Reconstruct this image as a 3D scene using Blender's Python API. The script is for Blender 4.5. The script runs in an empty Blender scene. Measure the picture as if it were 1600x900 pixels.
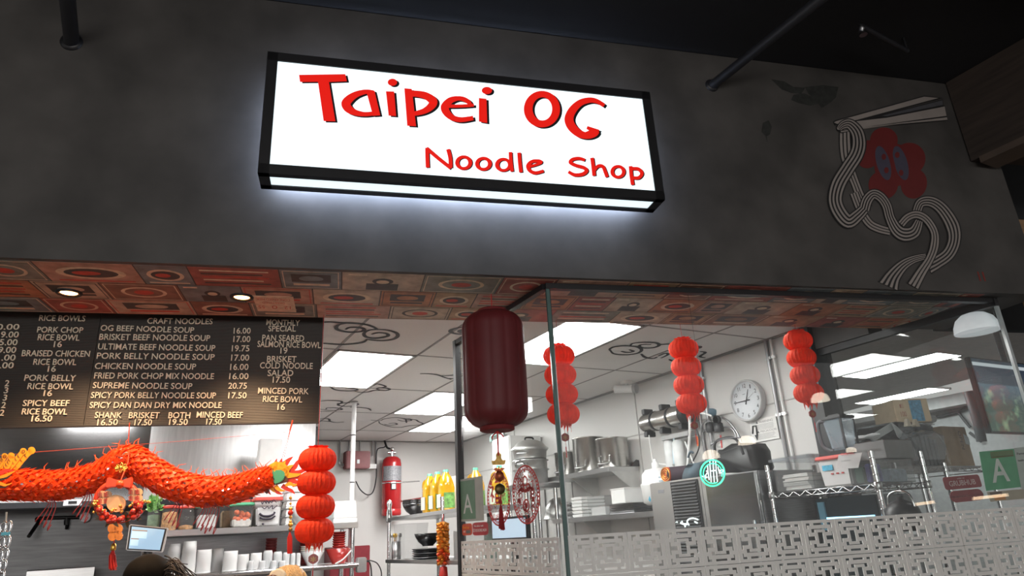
import bpy, bmesh, math, random
from mathutils import Vector, Matrix
V = Vector
random.seed(7)
SC = bpy.context.scene
COL = SC.collection
PI = math.pi

# ------------------------------------------------------------------ camera, world, exposure
# World X runs along the kitchen's back wall, world Y into the kitchen; the shop front stands at an angle to it.
EYE = V((0, 0, 1.5))
FOC = 1060.0                                     # focal length for a 1600 px wide frame
_y, _p, _r = math.radians(29.3), math.radians(19.89), math.radians(-3.234)
_Rz = Matrix.Rotation(-_y, 3, 'Z')
_fw = V((0, math.cos(_p), math.sin(_p))); _u = V((0, -math.sin(_p), math.cos(_p))); _r0 = V((1, 0, 0))
FWD = _Rz @ _fw
RGT = _Rz @ (math.cos(_r) * _r0 + math.sin(_r) * _u)
UPV = _Rz @ (-math.sin(_r) * _r0 + math.cos(_r) * _u)
cam = bpy.data.cameras.new('camera'); cam.sensor_width = 36.0; cam.lens = FOC / 1600 * 36.0
cam.clip_start = 0.05; cam.clip_end = 100
co = bpy.data.objects.new('camera', cam); COL.objects.link(co)
M4 = Matrix((RGT, UPV, -FWD)).transposed().to_4x4(); M4.translation = EYE
co.matrix_world = M4
SC.camera = co
SC.view_settings.view_transform = 'Standard'
SC.view_settings.look = 'None'
SC.view_settings.exposure = 0.0
SC.view_settings.gamma = 1.0
SC.view_settings.use_curve_mapping = False

w = bpy.data.worlds.new('hall_light'); SC.world = w; w.use_nodes = True
w.node_tree.nodes['Background'].inputs[0].default_value = (0.90, 0.88, 0.86, 1)
w.node_tree.nodes['Background'].inputs[1].default_value = 0.50

def area_light(name, loc, target, size, power, color):
    l = bpy.data.lights.new(name, 'AREA'); l.energy = power; l.color = color; l.shape = 'RECTANGLE'
    l.size, l.size_y = size
    o = bpy.data.objects.new(name, l); COL.objects.link(o); o.location = loc
    o.rotation_euler = (V(target) - V(loc)).to_track_quat('-Z', 'Y').to_euler()
    return o
# the food hall behind the viewer: soft light at table height
area_light('hall_lamps', (-1.5, -3.5, 2.2), (0.6, 2.4, 1.35), (4, 1.0), 120, (1.0, 0.97, 0.93))

# ------------------------------------------------------------------ frames and picking points on real planes
AF = math.radians(-14.8)                          # the shop front's direction
FXV = V((math.cos(AF), math.sin(AF), 0)); FYV = V((-math.sin(AF), math.cos(AF), 0))
C0 = V((1.616, 2.54, 0)); ZV = V((0, 0, 1))
def W(u, v, z): return C0 + FXV * u + FYV * v + ZV * z
def toF(p): d = p - C0; return V((d.dot(FXV), d.dot(FYV), p.z))
def ray(x, y): return FWD + RGT * ((x - 800) / FOC) - UPV * ((y - 450) / FOC)
def _hit(x, y, p0, n): d = ray(x, y); return EYE + d * ((p0 - EYE).dot(n) / d.dot(n))
def onF(x, y, v=0.0): return _hit(x, y, W(0, v, 0), FYV)
def onX(x, y, X): return _hit(x, y, V((X, 0, 0)), V((1, 0, 0)))
def onY(x, y, Y): return _hit(x, y, V((0, Y, 0)), V((0, 1, 0)))
def onZ(x, y, z): return _hit(x, y, V((0, 0, z)), ZV)

# ------------------------------------------------------------------ materials
MATS = {}
def mat(name, col, rough=0.5, metal=0.0, var=0.08, scale=18.0, emit=None, es=0.0, alpha=None, trans=0.0, bump=0.0, coat=0.0, stretch=None, sheen=0.0):
    if name in MATS: return MATS[name]
    m = bpy.data.materials.new(name); m.use_nodes = True
    nt = m.node_tree; b = nt.nodes['Principled BSDF']
    c = (*col, 1)
    b.inputs['Roughness'].default_value = rough; b.inputs['Metallic'].default_value = metal
    tc = nt.nodes.new('ShaderNodeTexCoord'); n = nt.nodes.new('ShaderNodeTexNoise')
    n.inputs['Scale'].default_value = scale; n.inputs['Detail'].default_value = 4
    src = tc.outputs['Object']
    if stretch:
        mp = nt.nodes.new('ShaderNodeMapping'); mp.inputs['Scale'].default_value = stretch
        nt.links.new(src, mp.inputs['Vector']); src = mp.outputs['Vector']
    nt.links.new(src, n.inputs['Vector'])
    r = nt.nodes.new('ShaderNodeValToRGB')
    r.color_ramp.elements[0].position = 0.3; r.color_ramp.elements[1].position = 0.7
    r.color_ramp.elements[0].color = (*[max(0, x * (1 - var)) for x in col], 1)
    r.color_ramp.elements[1].color = (*[min(1, x * (1 + var)) for x in col], 1)
    nt.links.new(n.outputs['Fac'], r.inputs['Fac'])
    nt.links.new(r.outputs['Color'], b.inputs['Base Color'])
    if emit:
        b.inputs['Emission Color'].default_value = (*emit, 1); b.inputs['Emission Strength'].default_value = es
    if alpha is not None: b.inputs['Alpha'].default_value = alpha
    b.inputs['Transmission Weight'].default_value = trans
    b.inputs['Coat Weight'].default_value = coat
    if bump:
        bp = nt.nodes.new('ShaderNodeBump'); bp.inputs['Strength'].default_value = bump
        nt.links.new(n.outputs['Fac'], bp.inputs['Height']); nt.links.new(bp.outputs['Normal'], b.inputs['Normal'])
    MATS[name] = m
    return m

def clear_mat(name, tint=(0.93, 0.96, 0.95), haze=0.03, refl=1.0, hazecol=(0.8, 0.83, 0.85), ior=1.5, rough=0.0):
    """clear sheet: see-through with fresnel reflection and a little dusty haze"""
    if name in MATS: return MATS[name]
    m = bpy.data.materials.new(name); m.use_nodes = True; nt = m.node_tree
    nt.nodes.remove(nt.nodes['Principled BSDF']); out = nt.nodes['Material Output']
    t = nt.nodes.new('ShaderNodeBsdfTransparent'); t.inputs[0].default_value = (*tint, 1)
    d = nt.nodes.new('ShaderNodeBsdfDiffuse'); d.inputs[0].default_value = (*hazecol, 1)
    g = nt.nodes.new('ShaderNodeBsdfGlossy'); g.inputs['Roughness'].default_value = rough
    tc = nt.nodes.new('ShaderNodeTexCoord'); no = nt.nodes.new('ShaderNodeTexNoise'); no.inputs['Scale'].default_value = 1.7; no.inputs['Detail'].default_value = 5
    nt.links.new(tc.outputs['Object'], no.inputs['Vector'])
    mm = nt.nodes.new('ShaderNodeMath'); mm.operation = 'MULTIPLY'; mm.inputs[1].default_value = haze * 2
    nt.links.new(no.outputs['Fac'], mm.inputs[0])
    a = nt.nodes.new('ShaderNodeMixShader'); nt.links.new(mm.outputs[0], a.inputs[0]); nt.links.new(t.outputs[0], a.inputs[1]); nt.links.new(d.outputs[0], a.inputs[2])
    lw = nt.nodes.new('ShaderNodeLayerWeight'); lw.inputs['Blend'].default_value = 0.5
    pw = nt.nodes.new('ShaderNodeMath'); pw.operation = 'POWER'; pw.inputs[1].default_value = 5.0; nt.links.new(lw.outputs['Facing'], pw.inputs[0])
    f0 = ((ior - 1) / (ior + 1)) ** 2
    k = nt.nodes.new('ShaderNodeMath'); k.operation = 'MULTIPLY_ADD'; k.inputs[1].default_value = (1 - f0) * refl; k.inputs[2].default_value = f0 * refl; k.use_clamp = True
    nt.links.new(pw.outputs[0], k.inputs[0])
    b = nt.nodes.new('ShaderNodeMixShader'); nt.links.new(k.outputs[0], b.inputs[0]); nt.links.new(a.outputs[0], b.inputs[1]); nt.links.new(g.outputs[0], b.inputs[2])
    nt.links.new(b.outputs[0], out.inputs[0])
    MATS[name] = m
    return m

def emis(name, col, s): return mat(name, col, 0.6, 0, 0.0, emit=col, es=s)

plaster = mat('charcoal_plaster', (0.062, 0.057, 0.054), 0.62, 0, 0.34, 3.4, bump=0.12)
black = mat('black_metal', (0.012, 0.012, 0.014), 0.45)
blackpaint = mat('black_ceiling_paint', (0.010, 0.010, 0.012), 0.8)
whitewall = mat('white_wall_panel', (0.60, 0.59, 0.575), 0.45, 0, 0.02, 3)
floorm = mat('kitchen_tile_floor', (0.16, 0.13, 0.11), 0.6)
steel = mat('brushed_steel', (0.56, 0.56, 0.56), 0.30, 1.0, 0.08, 6, stretch=(2, 2, 60))
steeld = mat('dark_steel', (0.30, 0.30, 0.31), 0.36, 1.0, 0.12, 5, stretch=(2, 2, 40))
chrome = mat('chrome', (0.7, 0.7, 0.71), 0.15, 1.0, 0.05)
alum = mat('cast_aluminium', (0.62, 0.62, 0.61), 0.42, 1.0, 0.08, 9)
white = mat('white_plastic', (0.78, 0.78, 0.77), 0.4, 0, 0.03)
paperw = mat('white_paper', (0.80, 0.79, 0.77), 0.7, 0, 0.03)
def paper_mat(name, col, rough, var, scale, through=0.45):
    m = mat(name, col, rough, 0, var, scale); nt = m.node_tree; b = nt.nodes['Principled BSDF']
    t = nt.nodes.new('ShaderNodeBsdfTranslucent'); mx = nt.nodes.new('ShaderNodeMixShader'); mx.inputs[0].default_value = through
    nt.links.new(b.inputs['Base Color'].links[0].from_socket, t.inputs[0])
    nt.links.new(b.outputs[0], mx.inputs[1]); nt.links.new(t.outputs[0], mx.inputs[2]); nt.links.new(mx.outputs[0], nt.nodes['Material Output'].inputs[0])
    return m
red = paper_mat('red_tissue_paper', (0.93, 0.066, 0.014), 0.65, 0.18, 30)
redp = mat('red_paint', (0.50, 0.025, 0.025), 0.35, 0, 0.08, coat=0.4)
cream = mat('ivory_letter_plastic', (0.86, 0.74, 0.58), 0.5, 0, 0.03)
gold = mat('gold_foil', (0.80, 0.46, 0.10), 0.3, 1.0, 0.2, 40)
redcord = mat('red_cord', (0.55, 0.03, 0.03), 0.7)
blackp = mat('black_plastic', (0.015, 0.015, 0.017), 0.4)
kraft = mat('cardboard', (0.36, 0.255, 0.165), 0.8, 0, 0.12, 12)
kraftd = mat('grey_brown_cardboard', (0.19, 0.16, 0.135), 0.8, 0, 0.12, 12)
glass = clear_mat('shop_glass', (0.97, 0.985, 0.98), 0.012)
clear = clear_mat('clear_food_plastic', (0.95, 0.955, 0.955), 0.07, 0.8, (0.8, 0.8, 0.8), 1.45, 0.08)
filmm = clear_mat('plastic_film', (0.84, 0.86, 0.88), 0.12, 1.6, (0.8, 0.82, 0.85), 1.5, 0.12)
skinm = mat('skin', (0.55, 0.34, 0.24), 0.5)

# ------------------------------------------------------------------ mesh building
class MB:
    """collects geometry in world coordinates; build() links it as ONE mesh object"""
    def __init__(s): s.v = []; s.f = []; s.m = []; s.sm = []
    def add(s, vs, fs, mi=0, smooth=False):
        o = len(s.v); s.v += [V(p) for p in vs]
        for f in fs: s.f.append([o + i for i in f]); s.m.append(mi); s.sm.append(smooth)
        return s
    def box(s, a, b, mi=0):
        x0, y0, z0 = a; x1, y1, z1 = b
        return s.hexa([(x0, y0, z0), (x1, y0, z0), (x1, y1, z0), (x0, y1, z0), (x0, y0, z1), (x1, y0, z1), (x1, y1, z1), (x0, y1, z1)], mi)
    def hexa(s, p, mi=0):
        return s.add(p, [(3, 2, 1, 0), (4, 5, 6, 7), (0, 1, 5, 4), (1, 2, 6, 5), (2, 3, 7, 6), (3, 0, 4, 7)], mi)
    def fbox(s, u0, u1, v0, v1, z0, z1, mi=0):
        return s.hexa([W(u0, v0, z0), W(u1, v0, z0), W(u1, v1, z0), W(u0, v1, z0), W(u0, v0, z1), W(u1, v0, z1), W(u1, v1, z1), W(u0, v1, z1)], mi)
    def rbox(s, c, size, ax=(1, 0, 0), taper=1.0, mi=0, up=(0, 0, 1)):
        """box standing on c; ax = its width direction; taper scales the top"""
        X = V(ax).normalized(); Z = V(up).normalized(); Y = Z.cross(X); c = V(c); a, b, h = size
        q = []
        for k, t in ((0, 1.0), (h, taper)):
            for i, j in ((-1, -1), (1, -1), (1, 1), (-1, 1)): q.append(c + X * (i * a / 2 * t) + Y * (j * b / 2 * t) + Z * k)
        return s.hexa(q, mi)
    def tube(s, pts, r, n=8, mi=0, caps=True, smooth=True, closed=False):
        pts = [V(p) for p in pts]; N = len(pts)
        rr = r if isinstance(r, (list, tuple)) else [r] * N
        t0 = (pts[1] - pts[0]).normalized()
        a = t0.orthogonal().normalized(); vs = []
        for i, p in enumerate(pts):
            if closed: t = pts[(i + 1) % N] - pts[i - 1]
            else: t = pts[min(i + 1, N - 1)] - pts[max(i - 1, 0)]
            t = t.normalized() if t.length > 1e-9 else t0
            a = (a - t * a.dot(t)); a = a.normalized() if a.length > 1e-6 else t.orthogonal().normalized()
            b = t.cross(a)
            for k in range(n):
                g = 2 * PI * k / n; vs.append(p + (a * math.cos(g) + b * math.sin(g)) * rr[i])
        fs = []
        for i in range(N if closed else N - 1):
            j = (i + 1) % N
            for k in range(n): l = (k + 1) % n; fs.append((i * n + k, i * n + l, j * n + l, j * n + k))
        s.add(vs, fs, mi, smooth)
        if caps and not closed: s.add(vs[:n], [tuple(range(n))[::-1]], mi); s.add(vs[-n:], [tuple(range(n))], mi)
        return s
    def cyl(s, p0, p1, r, n=16, mi=0): return s.tube([p0, p1], r, n, mi)
    def lathe(s, prof, c, n=24, ax=(0, 0, 1), mi=0, mod=None, smooth=True, sx=1.0, sy=1.0, ends=(1, 1)):
        """profile of (radius, height) round the axis through c"""
        Z = V(ax).normalized()
        X = V((1, 0, 0)) if abs(Z.x) < 0.9 else V((0, 1, 0))
        X = (X - Z * X.dot(Z)).normalized(); Y = Z.cross(X); c = V(c); vs = []
        for i, (r, h) in enumerate(prof):
            for k in range(n):
                g = 2 * PI * k / n; q = r * (mod(g, i, h) if mod else 1)
                vs.append(c + X * (q * math.cos(g) * sx) + Y * (q * math.sin(g) * sy) + Z * h)
        fs = []
        for i in range(len(prof) - 1):
            for k in range(n): l = (k + 1) % n; fs.append((i * n + k, i * n + l, (i + 1) * n + l, (i + 1) * n + k))
        s.add(vs, fs, mi, smooth)
        if prof[0][0] > 1e-6 and ends[0]: s.add(vs[:n], [tuple(range(n))[::-1]], mi)
        if prof[-1][0] > 1e-6 and ends[1]: s.add(vs[-n:], [tuple(range(n))], mi)
        return s
    def ball(s, c, r, n=12, mi=0, sz=1.0):
        k = max(4, n // 2)
        return s.lathe([(r * math.sin(PI * i / k), -r * sz * math.cos(PI * i / k)) for i in range(k + 1)], c, n, mi=mi)
    def plate(s, pts, nrm, t, mi=0):
        """outline in 3-D, made t thick towards nrm"""
        pts = [V(p) for p in pts]; d = V(nrm) * t; n = len(pts)
        a = V((0, 0, 0))
        for i in range(n): a += pts[i].cross(pts[(i + 1) % n])
        if a.dot(V(nrm)) < 0: pts = pts[::-1]
        vs = pts + [p + d for p in pts]
        s.add(vs, [tuple(range(n))[::-1], tuple(range(n, 2 * n))] + [(i, (i + 1) % n, n + (i + 1) % n, n + i) for i in range(n)], mi)
        return s
    def strip(s, L, R, nrm, t, mi=0, closed=False):
        """band between two edge lines, t thick"""
        n = len(L); d = V(nrm) * t
        vs = [V(p) for p in L] + [V(p) for p in R] + [V(p) + d for p in L] + [V(p) + d for p in R]
        fs = []
        for i in range(n if closed else n - 1):
            j = (i + 1) % n
            fs += [(i, j, n + j, n + i), (2 * n + i, 3 * n + i, 3 * n + j, 2 * n + j), (i, 2 * n + i, 2 * n + j, j), (n + i, n + j, 3 * n + j, 3 * n + i)]
        if not closed: fs += [(0, n, 3 * n, 2 * n), (n - 1, 3 * n - 1, 4 * n - 1, 2 * n - 1)[::-1]]
        return s.add(vs, fs, mi)
    def build(s, name, mats, parent=None, bevel=0.0, origin=None):
        me = bpy.data.meshes.new(name)
        if parent is not None: inv = root_of(parent).matrix_basis.inverted()
        else:
            if origin is None:
                lo = V([min(p[i] for p in s.v) for i in range(3)]); hi = V([max(p[i] for p in s.v) for i in range(3)])
                origin = V(((lo.x + hi.x) / 2, (lo.y + hi.y) / 2, lo.z))
            inv = Matrix.Translation(-V(origin))
        me.from_pydata([inv @ p for p in s.v], [], s.f)
        ml = mats if isinstance(mats, (list, tuple)) else [mats]
        for m in ml: me.materials.append(m)
        me.polygons.foreach_set('material_index', s.m); me.polygons.foreach_set('use_smooth', s.sm)
        bm = bmesh.new(); bm.from_mesh(me)
        bmesh.ops.recalc_face_normals(bm, faces=bm.faces)
        if bevel:
            bmesh.ops.remove_doubles(bm, verts=bm.verts, dist=1e-6)
            es = [e for e in bm.edges if len(e.link_faces) == 2 and e.calc_face_angle(0) > 0.6]
            if es: bmesh.ops.bevel(bm, geom=es, offset=bevel, segments=2, affect='EDGES', clamp_overlap=True)
        bm.to_mesh(me); bm.free(); me.update()
        o = bpy.data.objects.new(name, me); COL.objects.link(o)
        if parent is not None: o.parent = parent
        else: o.location = origin
        return o

def root_of(o):
    while o.parent: o = o.parent
    return o
def tag(o, label=None, cat=None, group=None, kind=None):
    if label: o['label'] = label
    if cat: o['category'] = cat
    if group: o['group'] = group
    if kind: o['kind'] = kind
    return o
def thing(name, loc, label, cat, group=None, rz=0.0):
    o = bpy.data.objects.new(name, None); COL.objects.link(o); o.empty_display_size = 0.05
    o.location = loc; o.rotation_euler = (0, 0, rz)
    bpy.context.view_layer.update() if False else None
    o.matrix_basis = Matrix.Translation(V(loc)) @ Matrix.Rotation(rz, 4, 'Z')
    return tag(o, label, cat, group)
def struct(name, mb, mats, parent=None, bevel=0.0):
    o = mb.build(name, mats, parent, bevel)
    if parent is None: o['kind'] = 'structure'
    return o
def kids(o): return [c for c in COL.objects if c.parent == o]
def copy_tree(o, loc, label=None, rz=None):
    def cp(src, par):
        c = src.copy(); COL.objects.link(c)
        if par is not None: c.parent = par; c.matrix_parent_inverse = src.matrix_parent_inverse
        for k in kids(src): cp(k, c)
        return c
    r = cp(o, None); r.location = loc
    if rz is not None: r.rotation_euler = (0, 0, rz)
    if label: r['label'] = label
    return r

_tc = {}
def glyphs(body, bold=0.0):
    """triangulated outline of a line of text in its own plane (x right, y up), starting at x=0; returns verts, faces, width, height"""
    if (body, bold) in _tc: return _tc[(body, bold)]
    c = bpy.data.curves.new('t', 'FONT'); c.body = body; c.size = 1.0; c.resolution_u = 3; c.offset = bold
    o = bpy.data.objects.new('t', c); COL.objects.link(o)
    dg = bpy.context.evaluated_depsgraph_get(); me = bpy.data.meshes.new_from_object(o.evaluated_get(dg))
    vs = [v.co.copy() for v in me.vertices]; fs = [tuple(p.vertices) for p in me.polygons]
    bpy.data.objects.remove(o); bpy.data.curves.remove(c); bpy.data.meshes.remove(me)
    x0 = min(v.x for v in vs); x1 = max(v.x for v in vs); y0 = min(v.y for v in vs); y1 = max(v.y for v in vs)
    _tc[(body, bold)] = ([(v.x - x0, v.y - y0) for v in vs], fs, x1 - x0, y1 - y0)
    return _tc[(body, bold)]
def text(mb, body, p, X, Y, width, height, t=0.0, mi=0, bold=0.0):
    """lay text on a plane: p = lower left corner, X, Y unit directions; stretched to width x height, t thick"""
    vs, fs, w0, h0 = glyphs(body, bold); X = V(X); Y = V(Y); N = X.cross(Y); p = V(p)
    a = width / w0; b = height / h0
    base = [p + X * (x * a) + Y * (y * b) for x, y in vs]
    n = len(base)
    if t <= 0: mb.add(base, fs, mi); return
    top = [q + N * t for q in base]
    cnt = {}
    for f in fs:
        for i in range(len(f)):
            e = (f[i], f[(i + 1) % len(f)])
            if (e[1], e[0]) in cnt: del cnt[(e[1], e[0])]
            else: cnt[e] = 1
    mb.add(base + top, [tuple(n + i for i in f) for f in fs] + [(e[0], e[1], n + e[1], n + e[0]) for e in cnt], mi)
def spline(pts, k=6):
    out = []; n = len(pts)
    P = [V(p) for p in pts]
    for i in range(n - 1):
        a, b, c, d = P[max(i - 1, 0)], P[i], P[i + 1], P[min(i + 2, n - 1)]
        for j in range(k):
            t = j / k
            out.append(0.5 * ((2 * b) + (c - a) * t + (2 * a - 5 * b + 4 * c - d) * t * t + (3 * b - a - 3 * c + d) * t ** 3))
    return out + [P[-1]]
def lerpl(ws, n):
    out = []
    for i in range(n):
        t = i / (n - 1) * (len(ws) - 1); k = min(int(t), len(ws) - 2); out.append(ws[k] + (ws[k + 1] - ws[k]) * (t - k))
    return out
def band2d(pts, ws, k=6, off=(0, 0)):
    """edges (left, right) of a painted stroke: pts in picture-plane units, ws widths; off=(fraction from, to) picks a strand"""
    P = spline([(x, y, 0) for x, y in pts], k) if k else [V((x, y, 0)) for x, y in pts]
    Wd = lerpl(ws if len(ws) > 1 else [ws[0]] * 2, len(P)); L = []; R = []
    a, b = off if off != (0, 0) else (-0.5, 0.5)
    for i, p in enumerate(P):
        t = P[min(i + 1, len(P) - 1)] - P[max(i - 1, 0)]; t.normalize(); n = V((-t.y, t.x, 0))
        L.append(p + n * (Wd[i] * a)); R.append(p + n * (Wd[i] * b))
    return L, R
ORD = ['first', 'second', 'third', 'fourth', 'fifth', 'sixth', 'seventh', 'eighth', 'ninth', 'tenth', 'eleventh', 'twelfth', 'thirteenth', 'fourteenth', 'fifteenth', 'sixteenth', 'seventeenth', 'eighteenth', 'nineteenth', 'twentieth', 'twenty-first', 'twenty-second', 'twenty-third', 'twenty-fourth', 'twenty-fifth', 'twenty-sixth']

# ------------------------------------------------------------------ the setting
struct('floor', MB().box((-9, -9, -0.1), (13, 11, 0)), floorm)
ZS = 2.6                                          # soffit height
ZC = 2.775                                        # kitchen ceiling
FV = -0.085                                       # the plastered front stands a little proud of the glass line
f = MB().fbox(-4.2, 2.88, FV, 0.60, ZS, 3.985)
fascia = struct('wall_front', f, plaster)
# dark roof deck over the hall, with two shallow beams
struct('ceiling_hall', MB().fbox(-7, 8, -7, 1.4, 3.99, 4.1), blackpaint)
for i, vv in enumerate((-1.25, -2.7)):
    struct('beam_' + str(i + 1), MB().fbox(-7, 8, vv - 0.12, vv, 3.80, 3.99), blackpaint)
# kitchen walls
struct('wall_back', MB().box((-3.2, 9.06, 0), (4.3, 9.2, ZC)), whitewall)
struct('wall_right', MB().box((4.1, 3.14, 0), (4.25, 9.06, ZC + 0.02)), whitewall)
struct('wall_left', MB().box((-3.3, 3.8, 0), (-3.2, 9.2, ZC)), whitewall)
for i, (yy) in enumerate((5.05, 6.25, 7.45)):
    struct('trim_%d' % (i + 1), MB().box((4.092, yy - 0.004, 0), (4.1, yy + 0.004, ZC)), mat('grey_seam', (0.42, 0.41, 0.40), 0.5))
struct('trim_4', MB().box((4.092, 3.14, 2.30), (4.1, 9.05, 2.308)), MATS['grey_seam'])
# kitchen ceiling of lay-in tiles
def tile_ceiling():
    m = bpy.data.materials.new('ceiling_tile'); m.use_nodes = True; nt = m.node_tree; b = nt.nodes['Principled BSDF']
    b.inputs['Roughness'].default_value = 0.8
    tc = nt.nodes.new('ShaderNodeTexCoord'); n = nt.nodes.new('ShaderNodeTexNoise'); n.inputs['Scale'].default_value = 90
    nt.links.new(tc.outputs['Object'], n.inputs['Vector'])
    r = nt.nodes.new('ShaderNodeValToRGB'); r.color_ramp.elements[0].color = (0.74, 0.725, 0.71, 1); r.color_ramp.elements[1].color = (0.82, 0.805, 0.79, 1)
    nt.links.new(n.outputs['Fac'], r.inputs['Fac']); nt.links.new(r.outputs['Color'], b.inputs['Base Color'])
    MATS['ceiling_tile'] = m; return m
tilem = tile_ceiling()
cp = [W(-4.0, 0.3, ZC), W(2.55, 0.3, ZC), V((4.12, 9.1, ZC)), V((-3.25, 9.1, ZC))]
cp[1] = V((4.12, W(2.55, 0.3, 0).y + 0.1, ZC))
ceil = struct('ceiling', MB().plate(cp, (0, 0, 1), 0.05), tilem)
gx = [4.15 - 0.6 * k for k in range(13)]; gy = [3.41 + 1.19 * k for k in range(5)]
g = MB()
for x in gx:
    if x < 4.1: g.box((x - 0.009, 2.6 if x > 1.6 else 3.4, ZC - 0.002), (x + 0.009, 9.06, ZC + 0.001))
for y in gy: g.box((-3.2, y - 0.009, ZC - 0.002), (4.1, y + 0.009, ZC + 0.001))
struct('trim_5', g, mat('ceiling_grid', (0.27, 0.26, 0.255), 0.6))
struct('trim_6', MB().box((-3.2, 9.03, ZC - 0.012), (4.1, 9.06, ZC)).box((4.07, 3.14, ZC - 0.012), (4.1, 9.06, ZC)), MATS['ceiling_grid'])
# doorframe where the glass meets the kitchen wall
struct('trim_7', MB().box((4.06, 3.03, 0), (4.26, 3.14, 2.76)), mat('dark_door_frame', (0.02, 0.021, 0.023), 0.4))
# glass booth: low wall, panes, black channels, thin edge posts
UE = 2.622
struct('wall_low_front', MB().fbox(-0.02, UE, 0.005, 0.12, 0, 1.155), blackp)
struct('wall_low_side', MB().box((1.60, 2.56, 0), (1.70, 3.58, 1.155)), blackp)
struct('wall_low_right', MB().box((4.07, 1.90, 0), (4.2, 3.03, 1.155)), blackp)
GZ = 1.155
struct('window_1', MB().fbox(0.008, UE - 0.004, 0.0, 0.010, GZ, ZS - 0.02), glass)
struct('window_2', MB().box((1.605, 2.565, GZ), (1.615, 3.57, ZS - 0.02)), glass)
re = W(UE, 0, 0)
struct('window_3', MB().box((4.14, re.y + 0.02, GZ), (4.15, 3.03, ZS - 0.02)), glass)
struct('trim_8', MB().fbox(-0.01, UE + 0.01, -0.012, 0.022, ZS - 0.028, ZS - 0.0005), black)
struct('trim_9', MB().box((1.594, 2.55, ZS - 0.028), (1.626, 3.585, ZS - 0.0005)), black)
struct('trim_10', MB().box((4.125, re.y - 0.01, ZS - 0.045), (4.165, 3.03, ZS - 0.001)), black)
struct('trim_11', MB().box((1.592, 3.565, 0), (1.628, 3.60, ZS)), black)
gedge = mat('glass_edge', (0.10, 0.16, 0.15), 0.15, 0, 0.1)
struct('trim_12', MB().fbox(-0.008, 0.008, -0.004, 0.012, GZ, ZS - 0.02), gedge)
struct('trim_13', MB().fbox(0.009, 0.013, -0.002, 0.012, GZ, ZS - 0.02), chrome)
struct('trim_14', MB().fbox(UE - 0.006, UE + 0.012, -0.006, 0.012, GZ, ZS - 0.02), mat('pale_glass_edge', (0.4, 0.45, 0.46), 0.15))
# the room beyond the right pane
ZA = 3.0
dim = mat('grey_next_room_wall', (0.46, 0.47, 0.47), 0.7)
struct('ceiling_next_room', MB().plate([W(2.75, .72, ZA), W(6.6, .72, ZA), V((10.3, 9.5, ZA)), V((4.26, 9.5, ZA))], (0, 0, 1), .05), mat('grey_next_room_ceiling', (0.62, 0.63, 0.63), 0.8))
struct('wall_next_room', MB().box((10.2, 1.0, 0), (10.3, 9.5, ZA)), dim)
struct('wall_next_back', MB().box((4.26, 9.4, 0), (10.3, 9.5, ZA)), dim)
struct('beam_3', MB().box((9.9, 1.6, ZA - 0.16), (10.2, 9.4, ZA)), mat('pale_grey_beam', (0.5, 0.5, 0.5), 0.6))
# header over the right pane, and the wall of the hall beyond the shop front
struct('wall_header', MB().box((4.11, 2.62, ZS), (4.26, 3.14, ZA)), plaster)
# wooden bulkhead at right, and the neighbour's wooden frame behind it
woodm = mat('dark_brown_timber', (0.036, 0.025, 0.019), 0.6, 0, 0.3, 3, stretch=(1, 1, 14))
a = W(2.725, -0.002, 3.446); 
KX = V((1, 0, 0)); KY = V((0, 1, 0))
b0 = W(2.655, FV - 0.01, 0)
struct('beam_4', MB().hexa([b0 + V((0, -2.6, 3.43)), b0 + V((1.2, -2.6, 3.43)), b0 + V((1.2, -0.33, 3.43)), b0 + V((0, 0.0, 3.43)),
                            b0 + V((0, -2.6, 3.985)), b0 + V((1.2, -2.6, 3.985)), b0 + V((1.2, -0.33, 3.985)), b0 + V((0, 0.0, 3.985))]), woodm)
struct('trim_15', MB().box((b0.x - 0.012, b0.y - 2.6, 3.39), (b0.x + 0.16, b0.y - 0.05, 3.43)), mat('brown_timber_edge', (0.085, 0.06, 0.045), 0.6, 0, 0.2, 5))
# beyond the front's end: dark passage wall and a pale timber frame
struct('wall_passage', MB().fbox(2.89, 9.0, .64, .70, 2.62, 3.98), mat('dark_passage', (0.02, 0.022, 0.025), 0.8))
struct('trim_16', MB().fbox(3.0, 3.6, 0.10, 0.14, 2.45, 3.17), mat('pale_timber', (0.28, 0.17, 0.09), 0.6, 0, 0.2, 4, stretch=(1, 1, 10)))
# peeled and stained spots on the front wall
stain = mat('peeled_dark_patch', (0.022, 0.023, 0.021), 0.8, 0, 0.4, 30)
def blotch(px, name):
    P = [onF(x, y, FV - 0.0008) for x, y in px]
    o = MB().plate(P, -FYV, 0.0006).build(name, stain); o['kind'] = 'structure'
blotch([(1205, 124), (1225, 127), (1240, 136), (1258, 137), (1252, 147), (1236, 145), (1222, 140)], 'trim_17')
blotch([(1240, 148), (1256, 146), (1272, 152), (1279, 162), (1266, 165), (1248, 161), (1236, 156)], 'trim_18')
blotch([(1258, 136), (1286, 133), (1310, 136), (1306, 152), (1298, 160), (1284, 169), (1274, 155), (1264, 147)], 'trim_19')
blotch([(1192, 192), (1201, 188), (1206, 198), (1203, 210), (1198, 213), (1199, 222), (1196, 212), (1190, 206)], 'trim_20')
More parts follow.
